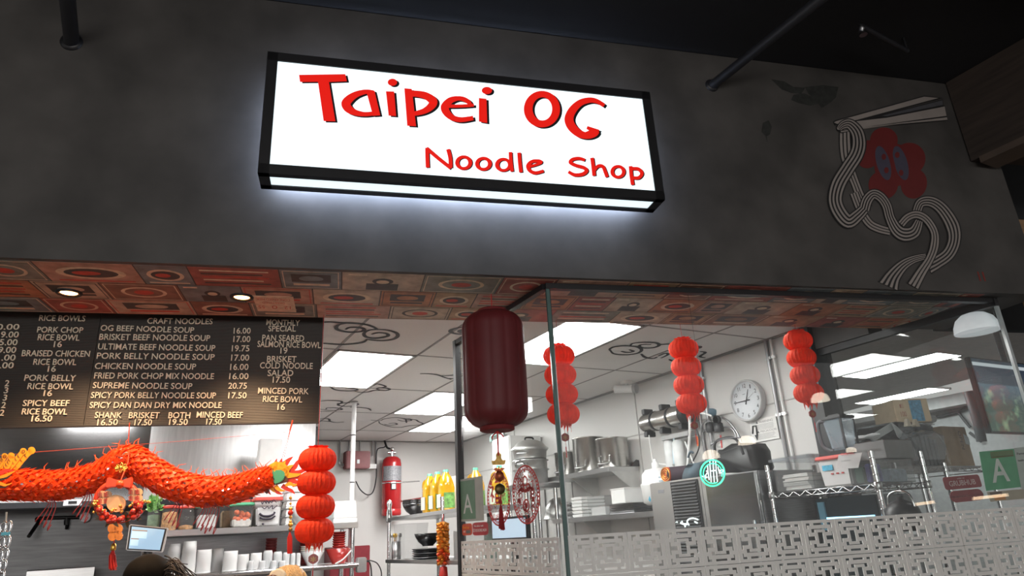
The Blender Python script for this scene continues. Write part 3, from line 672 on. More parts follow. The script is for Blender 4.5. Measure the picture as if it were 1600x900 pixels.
# ------------------------------------------------------------------ lattice tiles on the glass
cuts_x = [0, .10, .165, .235, .255, .335, .345, .365, .41, .425, .44, .46, .56, .56, .575, .59, .635, .655, .665, .745, .765, .835, .90, 1.0]
HOLES = [  # x0, x1, y0, y1 from the upper left corner
 (.10, .24, .085, .145), (.10, .145, .085, .235), (.76, .90, .085, .145), (.855, .90, .085, .235),
 (.33, .67, .085, .145), (.33, .67, .855, .915),
 (.10, .24, .855, .915), (.10, .145, .765, .915), (.76, .90, .855, .915), (.855, .90, .765, .915),
 (.235, .345, .245, .345), (.655, .765, .245, .345), (.345, .655, .245, .265),
 (.235, .345, .655, .755), (.655, .765, .655, .755), (.345, .655, .735, .755),
 (.10, .15, .335, .665), (.15, .335, .445, .555), (.85, .90, .335, .665), (.665, .85, .445, .555),
 (.415, .585, .345, .655)]
def lattice_mesh(wid, hei, t=0.006, frac=1.0):
    xs = sorted({0.0, frac, *[h[0] for h in HOLES if h[0] < frac], *[min(h[1], frac) for h in HOLES]}); ys = sorted({0.0, 1.0, *[h[2] for h in HOLES], *[h[3] for h in HOLES]})
    bm = bmesh.new(); vd = {}
    def vt(i, j):
        if (i, j) not in vd: vd[(i, j)] = bm.verts.new(((xs[i]) * wid, 0, (1 - ys[j]) * hei))
        return vd[(i, j)]
    for i in range(len(xs) - 1):
        for j in range(len(ys) - 1):
            cx, cy = (xs[i] + xs[i + 1]) / 2, (ys[j] + ys[j + 1]) / 2
            if any(a < cx < b and c < cy < d for a, b, c, d in HOLES): continue
            bm.faces.new((vt(i, j), vt(i, j + 1), vt(i + 1, j + 1), vt(i + 1, j)))
    r = bmesh.ops.extrude_face_region(bm, geom=bm.faces[:])
    bmesh.ops.translate(bm, vec=(0, t, 0), verts=[e for e in r['geom'] if isinstance(e, bmesh.types.BMVert)])
    bmesh.ops.recalc_face_normals(bm, faces=bm.faces)
    me = bpy.data.meshes.new('lattice_tile'); bm.to_mesh(me); bm.free(); me.materials.append(latm); return me
latm = mat('pale_grey_lattice', (0.78, 0.765, 0.74), 0.5, 0, 0.05, 8)
TW, TH = 0.1705, 0.1585
tile = lattice_mesh(TW - 0.003, TH - 0.003); part = lattice_mesh(TW - 0.003, TH - 0.003, frac=0.58)
GT = 'pale grey fretwork tiles along the bottom of the glass'
for row, rn in ((0, 'upper row'), (1, 'lower row')):
    zb = 1.482 - TH * (row + 1) + 0.0015
    for k in range(15):
        u = 0.097 + TW * (k - 1)
        me = tile
        if k == 0: u = 0.004; me = part
        o = bpy.data.objects.new('lattice_tile', me); COL.objects.link(o); o.location = W(u + (0.0015), -0.0075, zb + 0.012 * (u / 2.4)); o.rotation_euler = (0, 0, AF)
        tag(o, ('fretwork tile, %s on the front glass, %s from the glass corner' % (rn, ORD[k])) if k else 'narrow cut fretwork tile, %s on the front glass at the corner' % rn, 'lattice tile', GT)
    for k in range(6):
        y = 2.575 + TW * 0.985 * k
        o = bpy.data.objects.new('lattice_tile', tile); COL.objects.link(o); o.location = (1.5985, y + TW - 0.004, zb - 0.004); o.rotation_euler = (0, 0, -PI / 2)
        tag(o, 'fretwork tile, %s on the side glass, %s from the glass corner' % (rn, ORD[k]), 'lattice tile', GT)
# ------------------------------------------------------------------ noodle mural on the front wall
Ma = lambda X, Y: (1290 + X / 5.0, 140 + Y / 5.0)
Mb = lambda X, Y: (1290 + X / 5.293, 290 + Y / 5.293)
mural = thing('noodle_mural', onF(1400, 440, FV - 0.001), 'painted mural of chopsticks lifting looping noodles at the right of the front wall', 'mural', None, AF)
mnood = mat('mural_noodle_paint', (0.30, 0.265, 0.245), 0.6, 0, 0.06, 8); mline = mat('mural_black_line', (0.016, 0.015, 0.016), 0.6)
mred = mat('mural_red_paint', (0.135, 0.014, 0.014), 0.6, 0, 0.1, 6); mblue = mat('mural_dull_blue_paint', (0.06, 0.055, 0.085), 0.6)
mgrey = mat('mural_blue_grey_paint', (0.075, 0.075, 0.085), 0.6)
def mus(m, pts, ws, lev, mi=0, off=(0, 0), k=6):
    L, R = band2d(pts, ws, k, off)
    m.strip([onF(q.x, q.y, FV - 0.0006 - 0.00035 * lev) for q in L], [onF(q.x, q.y, FV - 0.0006 - 0.00035 * lev) for q in R], -FYV, 0.0003, mi)
def mup(m, pts, lev, mi=0): m.plate([onF(x, y, FV - 0.0006 - 0.00035 * lev) for x, y in pts], -FYV, 0.0003, mi)
# flower: five petals round a disc
m = MB()
pet = [(455, 395, 108, 100, 0), (655, 540, 125, 125, 0.3), (690, 735, 102, 118, 0.2), (450, 745, 115, 112, 0), (325, 505, 95, 110, 0), (530, 590, 150, 170, 0)]
for j, (a, c, rx, ry, ro) in enumerate(pet): mup(m, mp(Ma, ell(a, c, rx, ry, 36, ro)), 0.05 * j)
fl = m.build('flower', mred, mural)
m = MB()
for cx, sg in ((452, -1), (585, 1)): mup(m, mp(Ma, ell(cx + sg * 2, 574, 52, 138, 26, -0.28)), 1)
fc = m.build('flower_centre', mblue, fl)
m = MB()
mus(m, mp(Ma, [(495, 440), (525, 570), (560, 705)]), [4, 5, 4], 2, 0)
for a, c in ((455, 525), (560, 510), (475, 630), (590, 650)): mup(m, mp(Ma, ell(a, c, 18, 24, 14)), 2)
m.build('petal_marks', mred, fc)
def strand(pts, ws, n, lev, name='noodle_strand'):
    m = MB(); mus(m, pts, [x + 1.6 for x in ws], lev, 1)
    gap = 0.06
    for i in range(n):
        a = -0.5 + i / n + gap; b_ = -0.5 + (i + 1) / n - gap
        mus(m, pts, ws, lev + 1, 0, (a, b_))
    m.build(name, [mnood, mline], mural)
strand(mp(Ma, [(150, 330), (152, 430), (160, 520), (185, 610), (235, 740), (275, 840), (330, 930)]), [17, 18, 17, 15, 13, 14, 15], 3, 3)
strand(mp(Mb, [(235, 60), (290, 200), (360, 310), (440, 355), (535, 380)]), [13, 13, 13, 13, 12], 3, 6)
strand(mp(Mb, [(320, 200), (345, 120), (395, 70), (455, 95), (505, 165), (535, 270), (590, 370), (660, 405), (735, 380), (775, 290)]), [17, 17, 15, 15, 15, 15, 19, 22, 20, 12], 4, 12)
strand(mp(Mb, [(755, 215), (790, 140), (880, 135), (970, 200), (1050, 330), (1065, 450), (1020, 560), (930, 630), (850, 670)]), [14, 15, 17, 19, 22, 20, 20, 20, 24], 4, 9)
strand(mp(Mb, [(830, 585), (730, 610), (640, 660), (560, 750), (520, 832)]), [9, 12, 17, 24, 34], 4, 9)
strand(mp(Mb, [(625, 320), (680, 262), (755, 240), (835, 280), (900, 385), (900, 500), (860, 610), (790, 720), (725, 832)]), [12, 12, 12, 12, 12, 14, 13, 16, 20], 3, 15)
strand(mp(Ma, [(105, 305), (140, 275), (190, 270), (245, 330), (262, 420), (240, 510), (170, 620), (100, 740), (75, 860), (110, 960), (180, 1030), (250, 985), (300, 935)]), [8, 13, 16, 20, 22, 22, 22, 23, 22, 22, 22, 19, 16], 4, 18)
m = MB()
mup(m, mp(Ma, [(58, 250), (78, 238), (770, 46), (918, 66), (250, 246), (90, 280), (68, 278)]), 5, 1); mup(m, mp(Ma, [(66, 256), (82, 247), (770, 55), (880, 66), (250, 235), (90, 268)]), 6, 0)
mup(m, mp(Ma, [(240, 246), (915, 76), (922, 126), (480, 214)]), 7, 1); mup(m, mp(Ma, [(440, 204), (912, 84), (916, 120), (480, 208)]), 8, 2)
m.build('chopstick', [mnood, mline, mgrey], mural)
m = MB()
mup(m, mp(Ma, [(80, 290), (100, 275), (250, 238), (480, 212), (930, 122), (952, 242), (300, 302), (120, 342), (85, 318)]), 9, 1); mup(m, mp(Ma, [(88, 296), (250, 246), (480, 220), (930, 132), (944, 205), (120, 316), (92, 312)]), 10, 0); mup(m, mp(Ma, [(118, 324), (948, 216), (952, 236), (300, 292), (122, 334)]), 10, 0)
m.build('chopstick', [mnood, mline], mural)
m = MB()
text(m, '11', onF(1531, 439, FV - 0.001), FXV, ZV, 0.042, 0.055, 0, 0, 0.03)
o = m.build('painted_number', mat('dull_red_paint', (0.22, 0.022, 0.016), 0.6), None); tag(o, 'small red number eleven painted at the lower right of the front wall', 'number')

# ------------------------------------------------------------------ big red lantern
LVv = 0.17
lt = onF(770.5, 489, LVv); lb = onF(775, 668, LVv); lc = V((lb.x + lt.x, lb.y + lt.y, 0)) / 2
R0 = (onF(725, 585, LVv) - onF(821, 585, LVv)).length / 2
h0 = lb.z; H = lt.z - lb.z
lan = thing('paper_lantern', V((lc.x, lc.y, h0)), 'big dark red oblong lantern hanging from the soffit over the side glass', 'lantern')
lanm = mat('dark_red_lantern_cloth', (0.115, 0.010, 0.013), 0.6, 0, 0.08, 12, sheen=0.3)
prof = []
cr_ = R0 * 0.62
for i in range(9):
    a = PI / 2 * i / 8; prof.append((R0 - cr_ + cr_ * math.sin(a), cr_ * 0.92 * (1 - math.cos(a))))
prof = [(R0 * 0.36, 0.0)] + prof + [(R0 * 1.005, H * 0.5)] + [(r, H - h) for r, h in prof[::-1]] + [(R0 * 0.36, H)]
MB().lathe(prof, (lc.x, lc.y, h0), 128, mod=lambda g, i, h: 1 + 0.045 * (abs(math.sin(6 * g + 0.5)) ** 0.5 - 0.7) * (1 if 0 < i < len(prof) - 1 else 0)).build('shade', lanm, lan)
col = mat('dark_red_velvet', (0.16, 0.012, 0.014), 0.8)
MB().lathe([(R0 * 0.50, -0.012), (R0 * 0.54, -0.008), (R0 * 0.54, 0.012), (R0 * 0.44, 0.02)], (lc.x, lc.y, h0 - 0.004), 32).build('bottom_collar', col, lan)
MB().lathe([(R0 * 0.50, -0.010), (R0 * 0.53, 0.0), (R0 * 0.48, 0.012)], (lc.x, lc.y, h0 + H), 32).build('top_collar', col, lan)
MB().tube([(lc.x, lc.y, h0 + H + 0.01), (lc.x, lc.y, ZS)], 0.0025, 8).build('hanging_cord', redcord, lan)
for x, y in ((733, 555), (738, 552), (748, 548), (806, 545), (811, 552), (815, 560), (817, 570), (813, 546)):
    pass
def pt(x, y): return onF(x, y, LVv)
def px(n): return n * 3.35 / FOC
knot = MB(); k0 = V((lc.x, lc.y, h0 - 0.022))
knot.tube(spline([k0, k0 + FXV * -.02 + V((0, 0, -.012)), k0 + FXV * -.026 + V((0, 0, -.03))], 5), 0.003, 6)
knot.tube(spline([k0, k0 + FXV * .018 + V((0, 0, -.008)), k0 + FXV * .028 + V((0, 0, -.022))], 5), 0.003, 6)
knot.ball(k0, 0.008, 10)
knot.tube([k0, V((lc.x, lc.y, pt(776, 712).z))], 0.0035, 6)
knot.build('cord_knot', redcord, lan)
gm = mat('antique_gold', (0.40, 0.25, 0.08), 0.4, 0.9, 0.3, 60)
c = V((lc.x, lc.y, pt(777, 726).z))
sh = [(-.032, .02), (-.028, .0), (.028, .0), (.034, .022), (.02, .016), (.012, .03), (.016, .044), (.0, .058), (-.012, .044), (-.008, .028), (-.02, .016)]
MB().plate([c + FXV * a + ZV * b for a, b in sh], FYV, 0.012).build('gold_ingot_charm', gm, lan, bevel=0.003)
c = V((lc.x, lc.y, pt(778, 752).z)); 
m = MB().ball(c + V((0, 0, .022)), 0.022, 16, sz=1.15); m.plate([c + FXV * a + ZV * b for a, b in [(-.026, .052), (-.012, .044), (.012, .044), (.028, .054), (.014, .058), (0, .052), (-.014, .06)]], FYV, 0.006)
m.build('gold_pouch_charm', mat('red_gold_charm', (0.40, 0.10, 0.04), 0.4, 0.7, 0.5, 70), lan)
c = V((lc.x, lc.y, pt(781, 764).z))
MB().lathe([(0.0, -.004), (.021, -.004), (.024, 0), (.021, .004), (0, .004)], c, 24, ax=FYV).build('coin_charm', mat('dark_bronze', (0.12, 0.085, 0.035), 0.4, 0.9, 0.2, 50), lan)
ch = MB(); ch.tube([V((lc.x, lc.y, pt(777, 728).z)), V((lc.x, lc.y, pt(781, 785).z))], 0.002, 6); ch.build('charm_cord', redcord, lan)
zt, zb_ = pt(781, 780).z, pt(783, 829).z
tm = MB(); tm.lathe([(.005, 0), (.008, -.01), (.007, -.02)], (lc.x, lc.y, zt), 10)
for i in range(22):
    a = i * 2.4; r_ = .004 + .009 * (i / 22)
    q = V((lc.x, lc.y, zt - .016)); e = V((lc.x + math.cos(a) * r_ * 1.2, lc.y + math.sin(a) * r_ * 1.2, zb_ + .012 * ((i * 7) % 5) / 5))
    tm.tube([q, q.lerp(e, .3) + V((math.cos(a), math.sin(a), 0)) * .003, e], .0018, 5)
tm.build('tassel', mat('dark_red_thread', (0.30, 0.012, 0.016), 0.8), lan)

# ------------------------------------------------------------------ honeycomb paper garlands
def garland(top, cordz, label, sway=0.0):
    t = thing('paper_garland', V((top.x, top.y, top.z - 0.43)), label, 'garland', 'red paper garlands')
    z = top.z
    for k in range(4):
        zc = z - 0.054 - 0.1055 * k; prof = []
        for i in range(13):
            a = PI * i / 12; prof.append((0.016 + 0.063 * math.sin(a) ** 0.75, -0.056 * math.cos(a)))
        s_ = k * 0.7
        MB().lathe(prof, (top.x, top.y, zc), 72, mod=lambda g, i, h: 1 + 0.030 * math.cos(24 * g + 0.5 * math.sin(i * 2.1)) * math.sin(PI * i / 12) + 0.085 * math.cos(2 * (g - AF)), smooth=False).build('paper_ball', red, t)
        rp = [(0.012, 0.0), (0.030, 0.010), (0.046, 0.012)] if k < 4 else []
        MB().lathe([(0.010, -0.004), (0.030, 0.006), (0.044, 0.013), (0.030, 0.008), (0.010, 0.0)], (top.x, top.y, zc + 0.049), 36, mod=lambda g, i, h: 1 + 0.22 * math.cos(9 * g), smooth=False).build('ruffle', red, t)
    rm = MB(); zb = z - 0.425
    for i in range(14):
        a = 2 * PI * i / 14; d = V((math.cos(a), math.sin(a), 0)); q = V((top.x, top.y, zb + .02)) + d * .040; tn = V((-d.y, d.x, 0)) * .008
        rm.plate([q - tn, q + tn, q + tn * .9 + V((0, 0, -.032 - .014 * ((i * 5) % 3))) - d * .006, q - tn * .6 + V((0, 0, -.026)) - d * .004], d, .0015)
    rm.build('paper_fringe', red, t)
    MB().tube([(top.x, top.y, z - .01), (top.x, top.y, cordz)], 0.0012, 5).build('cord', redcord, t)
    MB().tube([(top.x, top.y, zb), (top.x, top.y, zb - .115)], 0.001, 5).tube([(top.x, top.y, zb - .115), (top.x, top.y, zb - .17)], 0.003, 5).build('pendant_cord', redcord, t)
    pc = V((top.x, top.y, zb - .066)); pm_ = MB()
    pm_.plate([pc + FXV * (.021 * math.cos(a) * (1 + .14 * abs(math.sin(2 * a)))) + ZV * (.019 * math.sin(a) * (1 + .12 * abs(math.cos(2 * a)))) for a in [2 * PI * i / 32 for i in range(32)]], FYV, .008)
    pd = pm_.build('pendant', mat('dark_red_enamel', (0.28, 0.03, 0.02), 0.35), t)
    m = MB(); text(m, '*', pc - FYV * .0006 + FXV * -.011 - ZV * .012, FXV, ZV, .022, .022, .0006); m.build('pendant_emblem', gm, pd)
    return t
GTOP = [(onF(497, 700, 0.545), ZS, 'red paper garland hanging at the right corner of the menu board'),
        (onF(872, 541, 0.56), ZS, 'red paper garland behind the glass corner, just right of the lantern'),
        (onF(1066, 531, 0.58), ZS, 'red paper garland in the glass booth left of the wall clock'),
        (onF(1244, 519, 0.55), ZS, 'red paper garland in the glass booth right of the wall clock')]
for p, cz, lab in GTOP: garland(p, cz, lab)

# ------------------------------------------------------------------ dragon garland
DV = 0.66
dr = thing('dragon_garland', onF(200, 760, DV), 'long red paper dragon with orange antlers and flame tail strung under the menu board', 'dragon', None, AF)
dp = [(-70, 752, 22), (-20, 757, 25), (30, 757, 25), (80, 759, 24), (120, 754, 24), (160, 741, 24), (190, 722, 25), (207, 720, 26), (235, 737, 25), (270, 756, 25), (310, 767, 26), (350, 767, 25), (385, 758, 23), (412, 748, 20), (424, 745, 13)]
C_ = spline([onF(x, y, DV) for x, y, r in dp], 14); rad = lerpl([r * 2.62 / FOC for *_, r in dp], len(C_))
nth = 32; m = MB(); vs = []
for i, p in enumerate(C_):
    t = (C_[min(i + 1, len(C_) - 1)] - C_[max(i - 1, 0)]).normalized(); b_ = t.cross(ZV).normalized(); n_ = b_.cross(t)
    for k in range(nth):
        a = 2 * PI * k / nth; bumpy = 0.16 if (i // 2 + k // 2) % 2 == 0 else -0.04
        bumpy += 0.05 * math.sin(i * 12.9 + k * 7.3)
        q = p + (n_ * math.cos(a) + b_ * math.sin(a)) * rad[i] * (0.93 + bumpy) + t * (0.010 * (1 if (i + k) % 2 else -1))
        vs.append(q)
fs = [(i * nth + k, i * nth + (k + 1) % nth, (i + 1) * nth + (k + 1) % nth, (i + 1) * nth + k) for i in range(len(C_) - 1) for k in range(nth)]
m.add(vs, fs)
dragred = paper_mat('red_dragon_foil_paper', (1.0, 0.095, 0.014), 0.42, 0.20, 25, 0.35)
body = m.build('body', dragred, dr)
# scallop row along belly and back
sc = MB(); sp = sc; rd = random.Random(4)
for i in range(4, len(C_) - 6, 3):
    p = C_[i]; t = (C_[i + 1] - C_[i - 1]).normalized(); b_ = t.cross(ZV).normalized(); n_ = b_.cross(t)
    for k in range(14):
        a = 2 * PI * (k + .5 * ((i // 3) % 2)) / 14; d = n_ * math.cos(a) + b_ * math.sin(a); s_ = d.cross(t)
        q = p + d * rad[i] * .98; w_ = .020
        sc.add([q - s_ * w_ - t * .008, q + s_ * w_ - t * .008, q + t * .024 + d * .017, q - t * .004 + d * .002], [(0, 2, 3), (3, 2, 1)], 0)
    if rd.random() < .55:
        q = p + n_ * rad[i] * 1.02
        sp.tube([q, q + n_ * .02 + t * rd.uniform(-.012, .012), q + n_ * .038 + t * rd.uniform(-.022, .022)], [.003, .002, .0008], 5, 1)
glit = sc
for i in range(8, len(C_) - 12, 3):
    p = C_[i]; t = (C_[i + 1] - C_[i - 1]).normalized()
    for k in range(2):
        d = (-FYV * (.9) + ZV * rd.uniform(-.5, .35)).normalized(); q = p + d * rad[i] * 1.13; s_ = rd.uniform(.003, .008); nn = d.cross(t)
        if rd.random() < .6: glit.add([q - t * s_, q + nn * s_ * .7, q + t * s_, q - nn * s_ * .5], [(0, 1, 2, 3)], 2)
sc.build('scales', [dragred, mat('red_orange_paper', (0.85, 0.10, 0.01), 0.6), mat('silver_foil', (0.85, 0.85, 0.85), 0.18, 1.0)], body)
# foil legs
for lx, ly, s_ in ((80, 777, -1), (137, 766, -1), (278, 776, 1), (322, 784, 1), (335, 785, 1)):
    q = onF(lx, ly, DV - 0.03); m = MB()
    for k in range(4):
        e = q + FXV * (.035 * (k - 1.5) * .5 - .02) + V((0, 0, -.10 - .012 * k))
        m.tube(spline([q, q + FXV * (.012 * (k - 1)) + V((0, 0, -.04)), e, e + FXV * .012 + V((0, 0, .022))], 5), .0022, 5)
    m.build('leg', mat('dark_red_foil', (0.30, 0.03, 0.03), 0.35, 0.4), dr)
T7 = lambda X, Y: (390 + X / 7.5, 660 + Y / 7.5)
def tongue(m, pts, ws, v, mi=0):
    L, R = band2d(mp(T7, pts), [x / 7.5 for x in ws], 6)
    m.strip([onF(q.x, q.y, v) for q in L], [onF(q.x, q.y, v) for q in R], -FYV, .002, mi)
m = MB()
for pts, ws in (([(270, 560), (290, 500), (322, 425)], [60, 45, 3]), ([(300, 560), (350, 500), (372, 450), (380, 420)], [70, 50, 30, 3]), ([(330, 560), (420, 480), (460, 440), (512, 400)], [90, 70, 45, 3]), ([(400, 600), (520, 530), (560, 470), (600, 440), (645, 438)], [90, 60, 40, 25, 14]),
                ([(420, 610), (560, 590), (640, 560), (720, 548)], [90, 55, 35, 12]), ([(420, 640), (540, 640), (640, 625), (740, 590)], [90, 55, 45, 10]), ([(440, 680), (520, 690), (590, 715), (660, 735)], [70, 50, 40, 14]), ([(500, 740), (560, 730), (620, 690)], [40, 30, 6]), ([(380, 740), (440, 780), (490, 800), (532, 840)], [60, 45, 40, 4]),
                ([(280, 760), (330, 820), (388, 842)], [60, 40, 4]), ([(210, 790), (225, 820), (250, 848)], [40, 30, 3])): tongue(m, pts, ws, DV + .004)
m.build('tail_flame', mat('red_flame_card', (0.60, 0.035, 0.015), 0.55), dr)
m = MB()
m.plate([onF(*q, DV + .001) for q in mp(T7, [(210, 510), (300, 460), (400, 470), (470, 540), (450, 650), (300, 700), (220, 600)])], -FYV, .002)
for pts, ws in (([(290, 560), (310, 500), (325, 455)], [60, 40, 6]), ([(340, 560), (390, 500), (420, 450)], [70, 45, 6]), ([(400, 590), (460, 530), (512, 500)], [80, 50, 6]), ([(420, 620), (500, 620), (560, 615), (605, 600)], [80, 50, 35, 4]), ([(420, 740), (470, 720), (520, 735), (582, 715)], [30, 45, 30, 4]),
                ([(300, 740), (350, 790), (415, 800)], [60, 40, 5]), ([(250, 740), (270, 790), (302, 820)], [50, 36, 5])): tongue(m, pts, ws, DV + .001)
m.build('tail_flame', mat('yellow_flame_card', (0.90, 0.42, 0.01), 0.55), dr)
gp = [(270, 552), (290, 580), (310, 560), (360, 555), (400, 575), (415, 600)]
for i in range(10):
    a = -0.1 + i * 0.16; gp += [(275 + 148 * math.cos(a), 610 + 118 * math.sin(a)), (275 + 130 * math.cos(a + .07), 610 + 104 * math.sin(a + .07))]
gp += [(250, 700), (230, 650), (250, 630), (280, 620), (270, 600), (250, 595), (258, 565)]
MB().plate([onF(*q, DV - .006) for q in mp(T7, gp)], -FYV, .002).build('tail_fan', mat('green_card', (0.06, 0.36, 0.22), 0.55), dr)
MB().plate([onF(*q, DV - .002) for q in mp(T7, [(105, 770), (170, 700), (240, 660), (420, 630), (455, 660), (440, 700), (330, 730), (240, 740), (230, 800), (205, 842), (150, 800)])], -FYV, .002).build('tail_back', mat('brown_card', (0.10, 0.035, 0.02), 0.6), dr)
L8 = lambda X, Y: (X / 8.18, 680 + Y / 8.18)
orange = mat('orange_antler_card', (0.90, 0.33, 0.01), 0.55, 0, 0.05); ainkm = mat('dark_brown_ink', (0.10, 0.03, 0.01), 0.6)
for j, (pts, ws, tip, tr) in enumerate((([(-60, 520), (60, 480), (180, 410), (280, 320), (350, 250), (405, 195)], [150, 140, 110, 75, 62, 70], (407, 196), 46), ([(40, 470), (150, 370), (230, 290), (298, 205)], [110, 95, 66, 62], (300, 206), 42),
                       ([(-10, 470), (80, 400), (125, 330), (147, 262)], [130, 100, 78, 66], (146, 262), 40), ([(-80, 450), (0, 360), (40, 310), (62, 265)], [120, 80, 62, 55], (62, 266), 36))):
    m = MB(); L, R = band2d(mp(L8, pts), [x / 8.18 for x in ws], 6); vv = DV - .012 - .004 * j
    m.strip([onF(q.x, q.y, vv) for q in L], [onF(q.x, q.y, vv) for q in R], -FYV, .003)
    m.plate([onF(*q, vv) for q in mp(L8, ell(tip[0], tip[1], tr, tr, 20))], -FYV, .003)
    an = m.build('antler', orange, dr)
    m = MB()
    for k in range(4):
        f_ = .3 + .16 * k; ii = int(f_ * (len(pts) - 1)); q0 = V((*pts[ii], 0)).lerp(V((*pts[min(ii + 1, len(pts) - 1)], 0)), f_ * (len(pts) - 1) - ii)
        L, R = band2d(mp(L8, [(q0.x - 26, q0.y - 24), (q0.x - 22, q0.y + 8), (q0.x + 2, q0.y + 26)]), [.3, 1.1, .3], 4)
        m.strip([onF(q.x, q.y, vv - .0045) for q in L], [onF(q.x, q.y, vv - .0045) for q in R], -FYV, .0006)
    if j in (1, 3):
        m.strip([onF(*q, vv - .0045) for q in mp(L8, ell(tip[0], tip[1], 20, 20, 18))], [onF(*q, vv - .0045) for q in mp(L8, ell(tip[0], tip[1], 14, 14, 18))], -FYV, .0006, closed=True)
    m.build('antler_marks', ainkm, an)
for j, (pts, ws, cm) in enumerate((([(-120, 560), (0, 545), (110, 500), (205, 452)], [60, 48, 34, 3], 'o'), ([(-120, 600), (0, 570), (90, 545), (160, 500)], [50, 30, 22, 3], 'b'), ([(-120, 640), (0, 620), (80, 640), (155, 610)], [60, 44, 30, 3], 'o'), ([(-120, 680), (0, 665), (60, 665), (110, 640)], [40, 22, 16, 3], 'b'), ([(-100, 490), (10, 480), (100, 450), (190, 460)], [70, 52, 40, 4], 'r'))):
    L, R = band2d(mp(L8, pts), [x / 8.18 for x in ws], 6); vv = DV - .03 - .003 * j - (.02 if j < 4 else 0)
    MB().strip([onF(q.x, q.y, vv - .06) for q in L], [onF(q.x, q.y, vv - .06) for q in R], -FYV, .002).build('mane_strip', {'o': orange, 'b': mat('black_card', (0.03, 0.02, 0.015), 0.6), 'r': MATS['red_flame_card']}[cm], dr)
hc_ = onF(-38, 755, DV - .02); hx = -FXV
MB().tube(spline([hc_ - hx * .06, hc_, hc_ + hx * .06 + ZV * .01, hc_ + hx * .13 - ZV * .005, hc_ + hx * .19 - ZV * .012], 5), lerpl([.05, .085, .09, .062, .045], 21), 20).build('head', MATS['green_card'], dr)
MB().tube(spline([hc_ + hx * .02 - ZV * .065, hc_ + hx * .09 - ZV * .085, hc_ + hx * .17 - ZV * .085], 5), lerpl([.045, .04, .02], 11), 14).build('jaw', MATS['red_flame_card'], dr)
for s_ in (-1, 1):
    e_ = hc_ + hx * .085 + ZV * .055 + FYV * (s_ * .055)
    ey = MB().ball(e_, .026, 14).build('eye', white, dr); MB().ball(e_ + hx * .008 + FYV * (s_ * .014) + ZV * .003, .014, 10).build('pupil', blackp, ey)
    MB().ball(hc_ + hx * .185 + ZV * .018 + FYV * (s_ * .024), .014, 10).build('nostril', MATS['red_flame_card'], dr)
    MB().tube(spline([hc_ + hx * .17 + FYV * (s_ * .035), hc_ + hx * .21 + FYV * (s_ * .08) + ZV * .03, hc_ + hx * .16 + FYV * (s_ * .12) - ZV * .02], 5), .004, 6).build('whisker', orange, dr)
m = MB()
for k in range(6): q = hc_ + hx * (.07 + .022 * k) - ZV * .052; m.tube([q + FYV * .03, q + FYV * .03 - ZV * .022], [.007, .001], 6); m.tube([q - FYV * .03, q - FYV * .03 - ZV * .022], [.007, .001], 6)
m.build('teeth', white, dr)
# strings up to the board and the taut line
st = MB(); a0 = onF(200, 700, DV); a1 = onF(202, 664, DV); a1.z = bz0; st.tube([a0, a1], .0022, 6)
a2 = onF(441, 716, DV); a3 = onF(457, 664, DV); a3.z = bz0; st.tube([a2, a3], .0014, 5); st.tube([a2 + FXV * .008, a3], .0014, 5); st.tube([a3 + ZV * -.05 - FXV * .01, a3], .004, 6)
st.tube([onF(-40, 716, DV), onF(60, 706, DV), onF(250, 692, DV), onF(450, 675, DV)], .0009, 5)
st.build('hanging_string', mat('red_orange_string', (0.65, 0.06, 0.02), 0.7), dr)

# ------------------------------------------------------------------ wreath charm under the dragon
WV = 0.53
wc = onF(184, 785, WV)
wr = thing('berry_wreath', V((wc.x, wc.y, onF(184, 815, WV).z)), 'red festive wreath with bow, berries and tassel hanging in the middle of the dragon', 'wreath', None, AF)
def wp(x, y, d=0.0): return onF(x, y, WV + d)
ring = [wp(184 + 33 * math.cos(a), 784 + 29 * math.sin(a)) for a in [2 * PI * i / 40 for i in range(40)]]
MB().tube(ring, .014, 10, closed=True).build('ring', mat('red_ribbon', (0.70, 0.05, 0.015), 0.5, 0, .2, 30), wr)
b1 = MB()
for sgn in (-1, 1):
    q = wp(188, 757, -.02); e = wp(188 + sgn * 19, 755, -.02)
    b1.plate([q + ZV * .012, e + ZV * .026, e + FXV * .004 * sgn, e - ZV * .022, q - ZV * .012], -FYV, .022)
b1.ball(wp(188, 757, -.035), .018, 12)
b1.build('bow', mat('orange_red_satin', (0.90, 0.07, 0.012), 0.4, 0, .2, 20), wr, bevel=.004)
tan = mat('peach_plaque', (0.80, 0.46, 0.25), 0.6, 0, .1, 30)
MB().plate([wp(*q, -.012) for q in ell(183, 787, 14.5, 13.5, 28)], -FYV, .020).build('round_plaque', tan, wr)
for cx, cy in ((166, 784), (214, 780)):
    m = MB()
    for dx, dy in ((-5, -5), (4, -5), (-5, 4), (4, 4)): m.plate([wp(*q, -.024) for q in ell(cx - 1 + dx, cy - 6 + dy, 6.2, 6.2, 16)], -FYV, .005)
    cl = m.build('lobed_charm', tan, wr); m = MB()
    for dx, dy in ((-6, -5), (4, -5), (-6, 5), (4, 5)):
        for hh in (-2, 0.5, 3): m.fbox(*(lambda q: (q.x - .009, q.x + .009))(toF(wp(cx - 1 + dx, cy - 6 + dy + hh))), WV - .0305, WV - .029, wp(cx, cy - 6 + dy + hh).z - .0014, wp(cx, cy - 6 + dy + hh).z + .0014)
        q = wp(cx - 1 + dx, cy - 6 + dy); fq = toF(q); m.fbox(fq.x - .0015, fq.x + .0015, WV - .0305, WV - .029, q.z - .012, q.z + .012)
    m.build('charm_characters', mat('red_charm_ink', (0.5, .03, .02), .5), cl)
rd = random.Random(9)
berr = mat('glossy_red_berry', (0.50, 0.03, 0.015), 0.18, 0, .1, coat=.6); gber = mat('gold_berry', (0.85, 0.45, 0.12), 0.25, 0.8, .1)
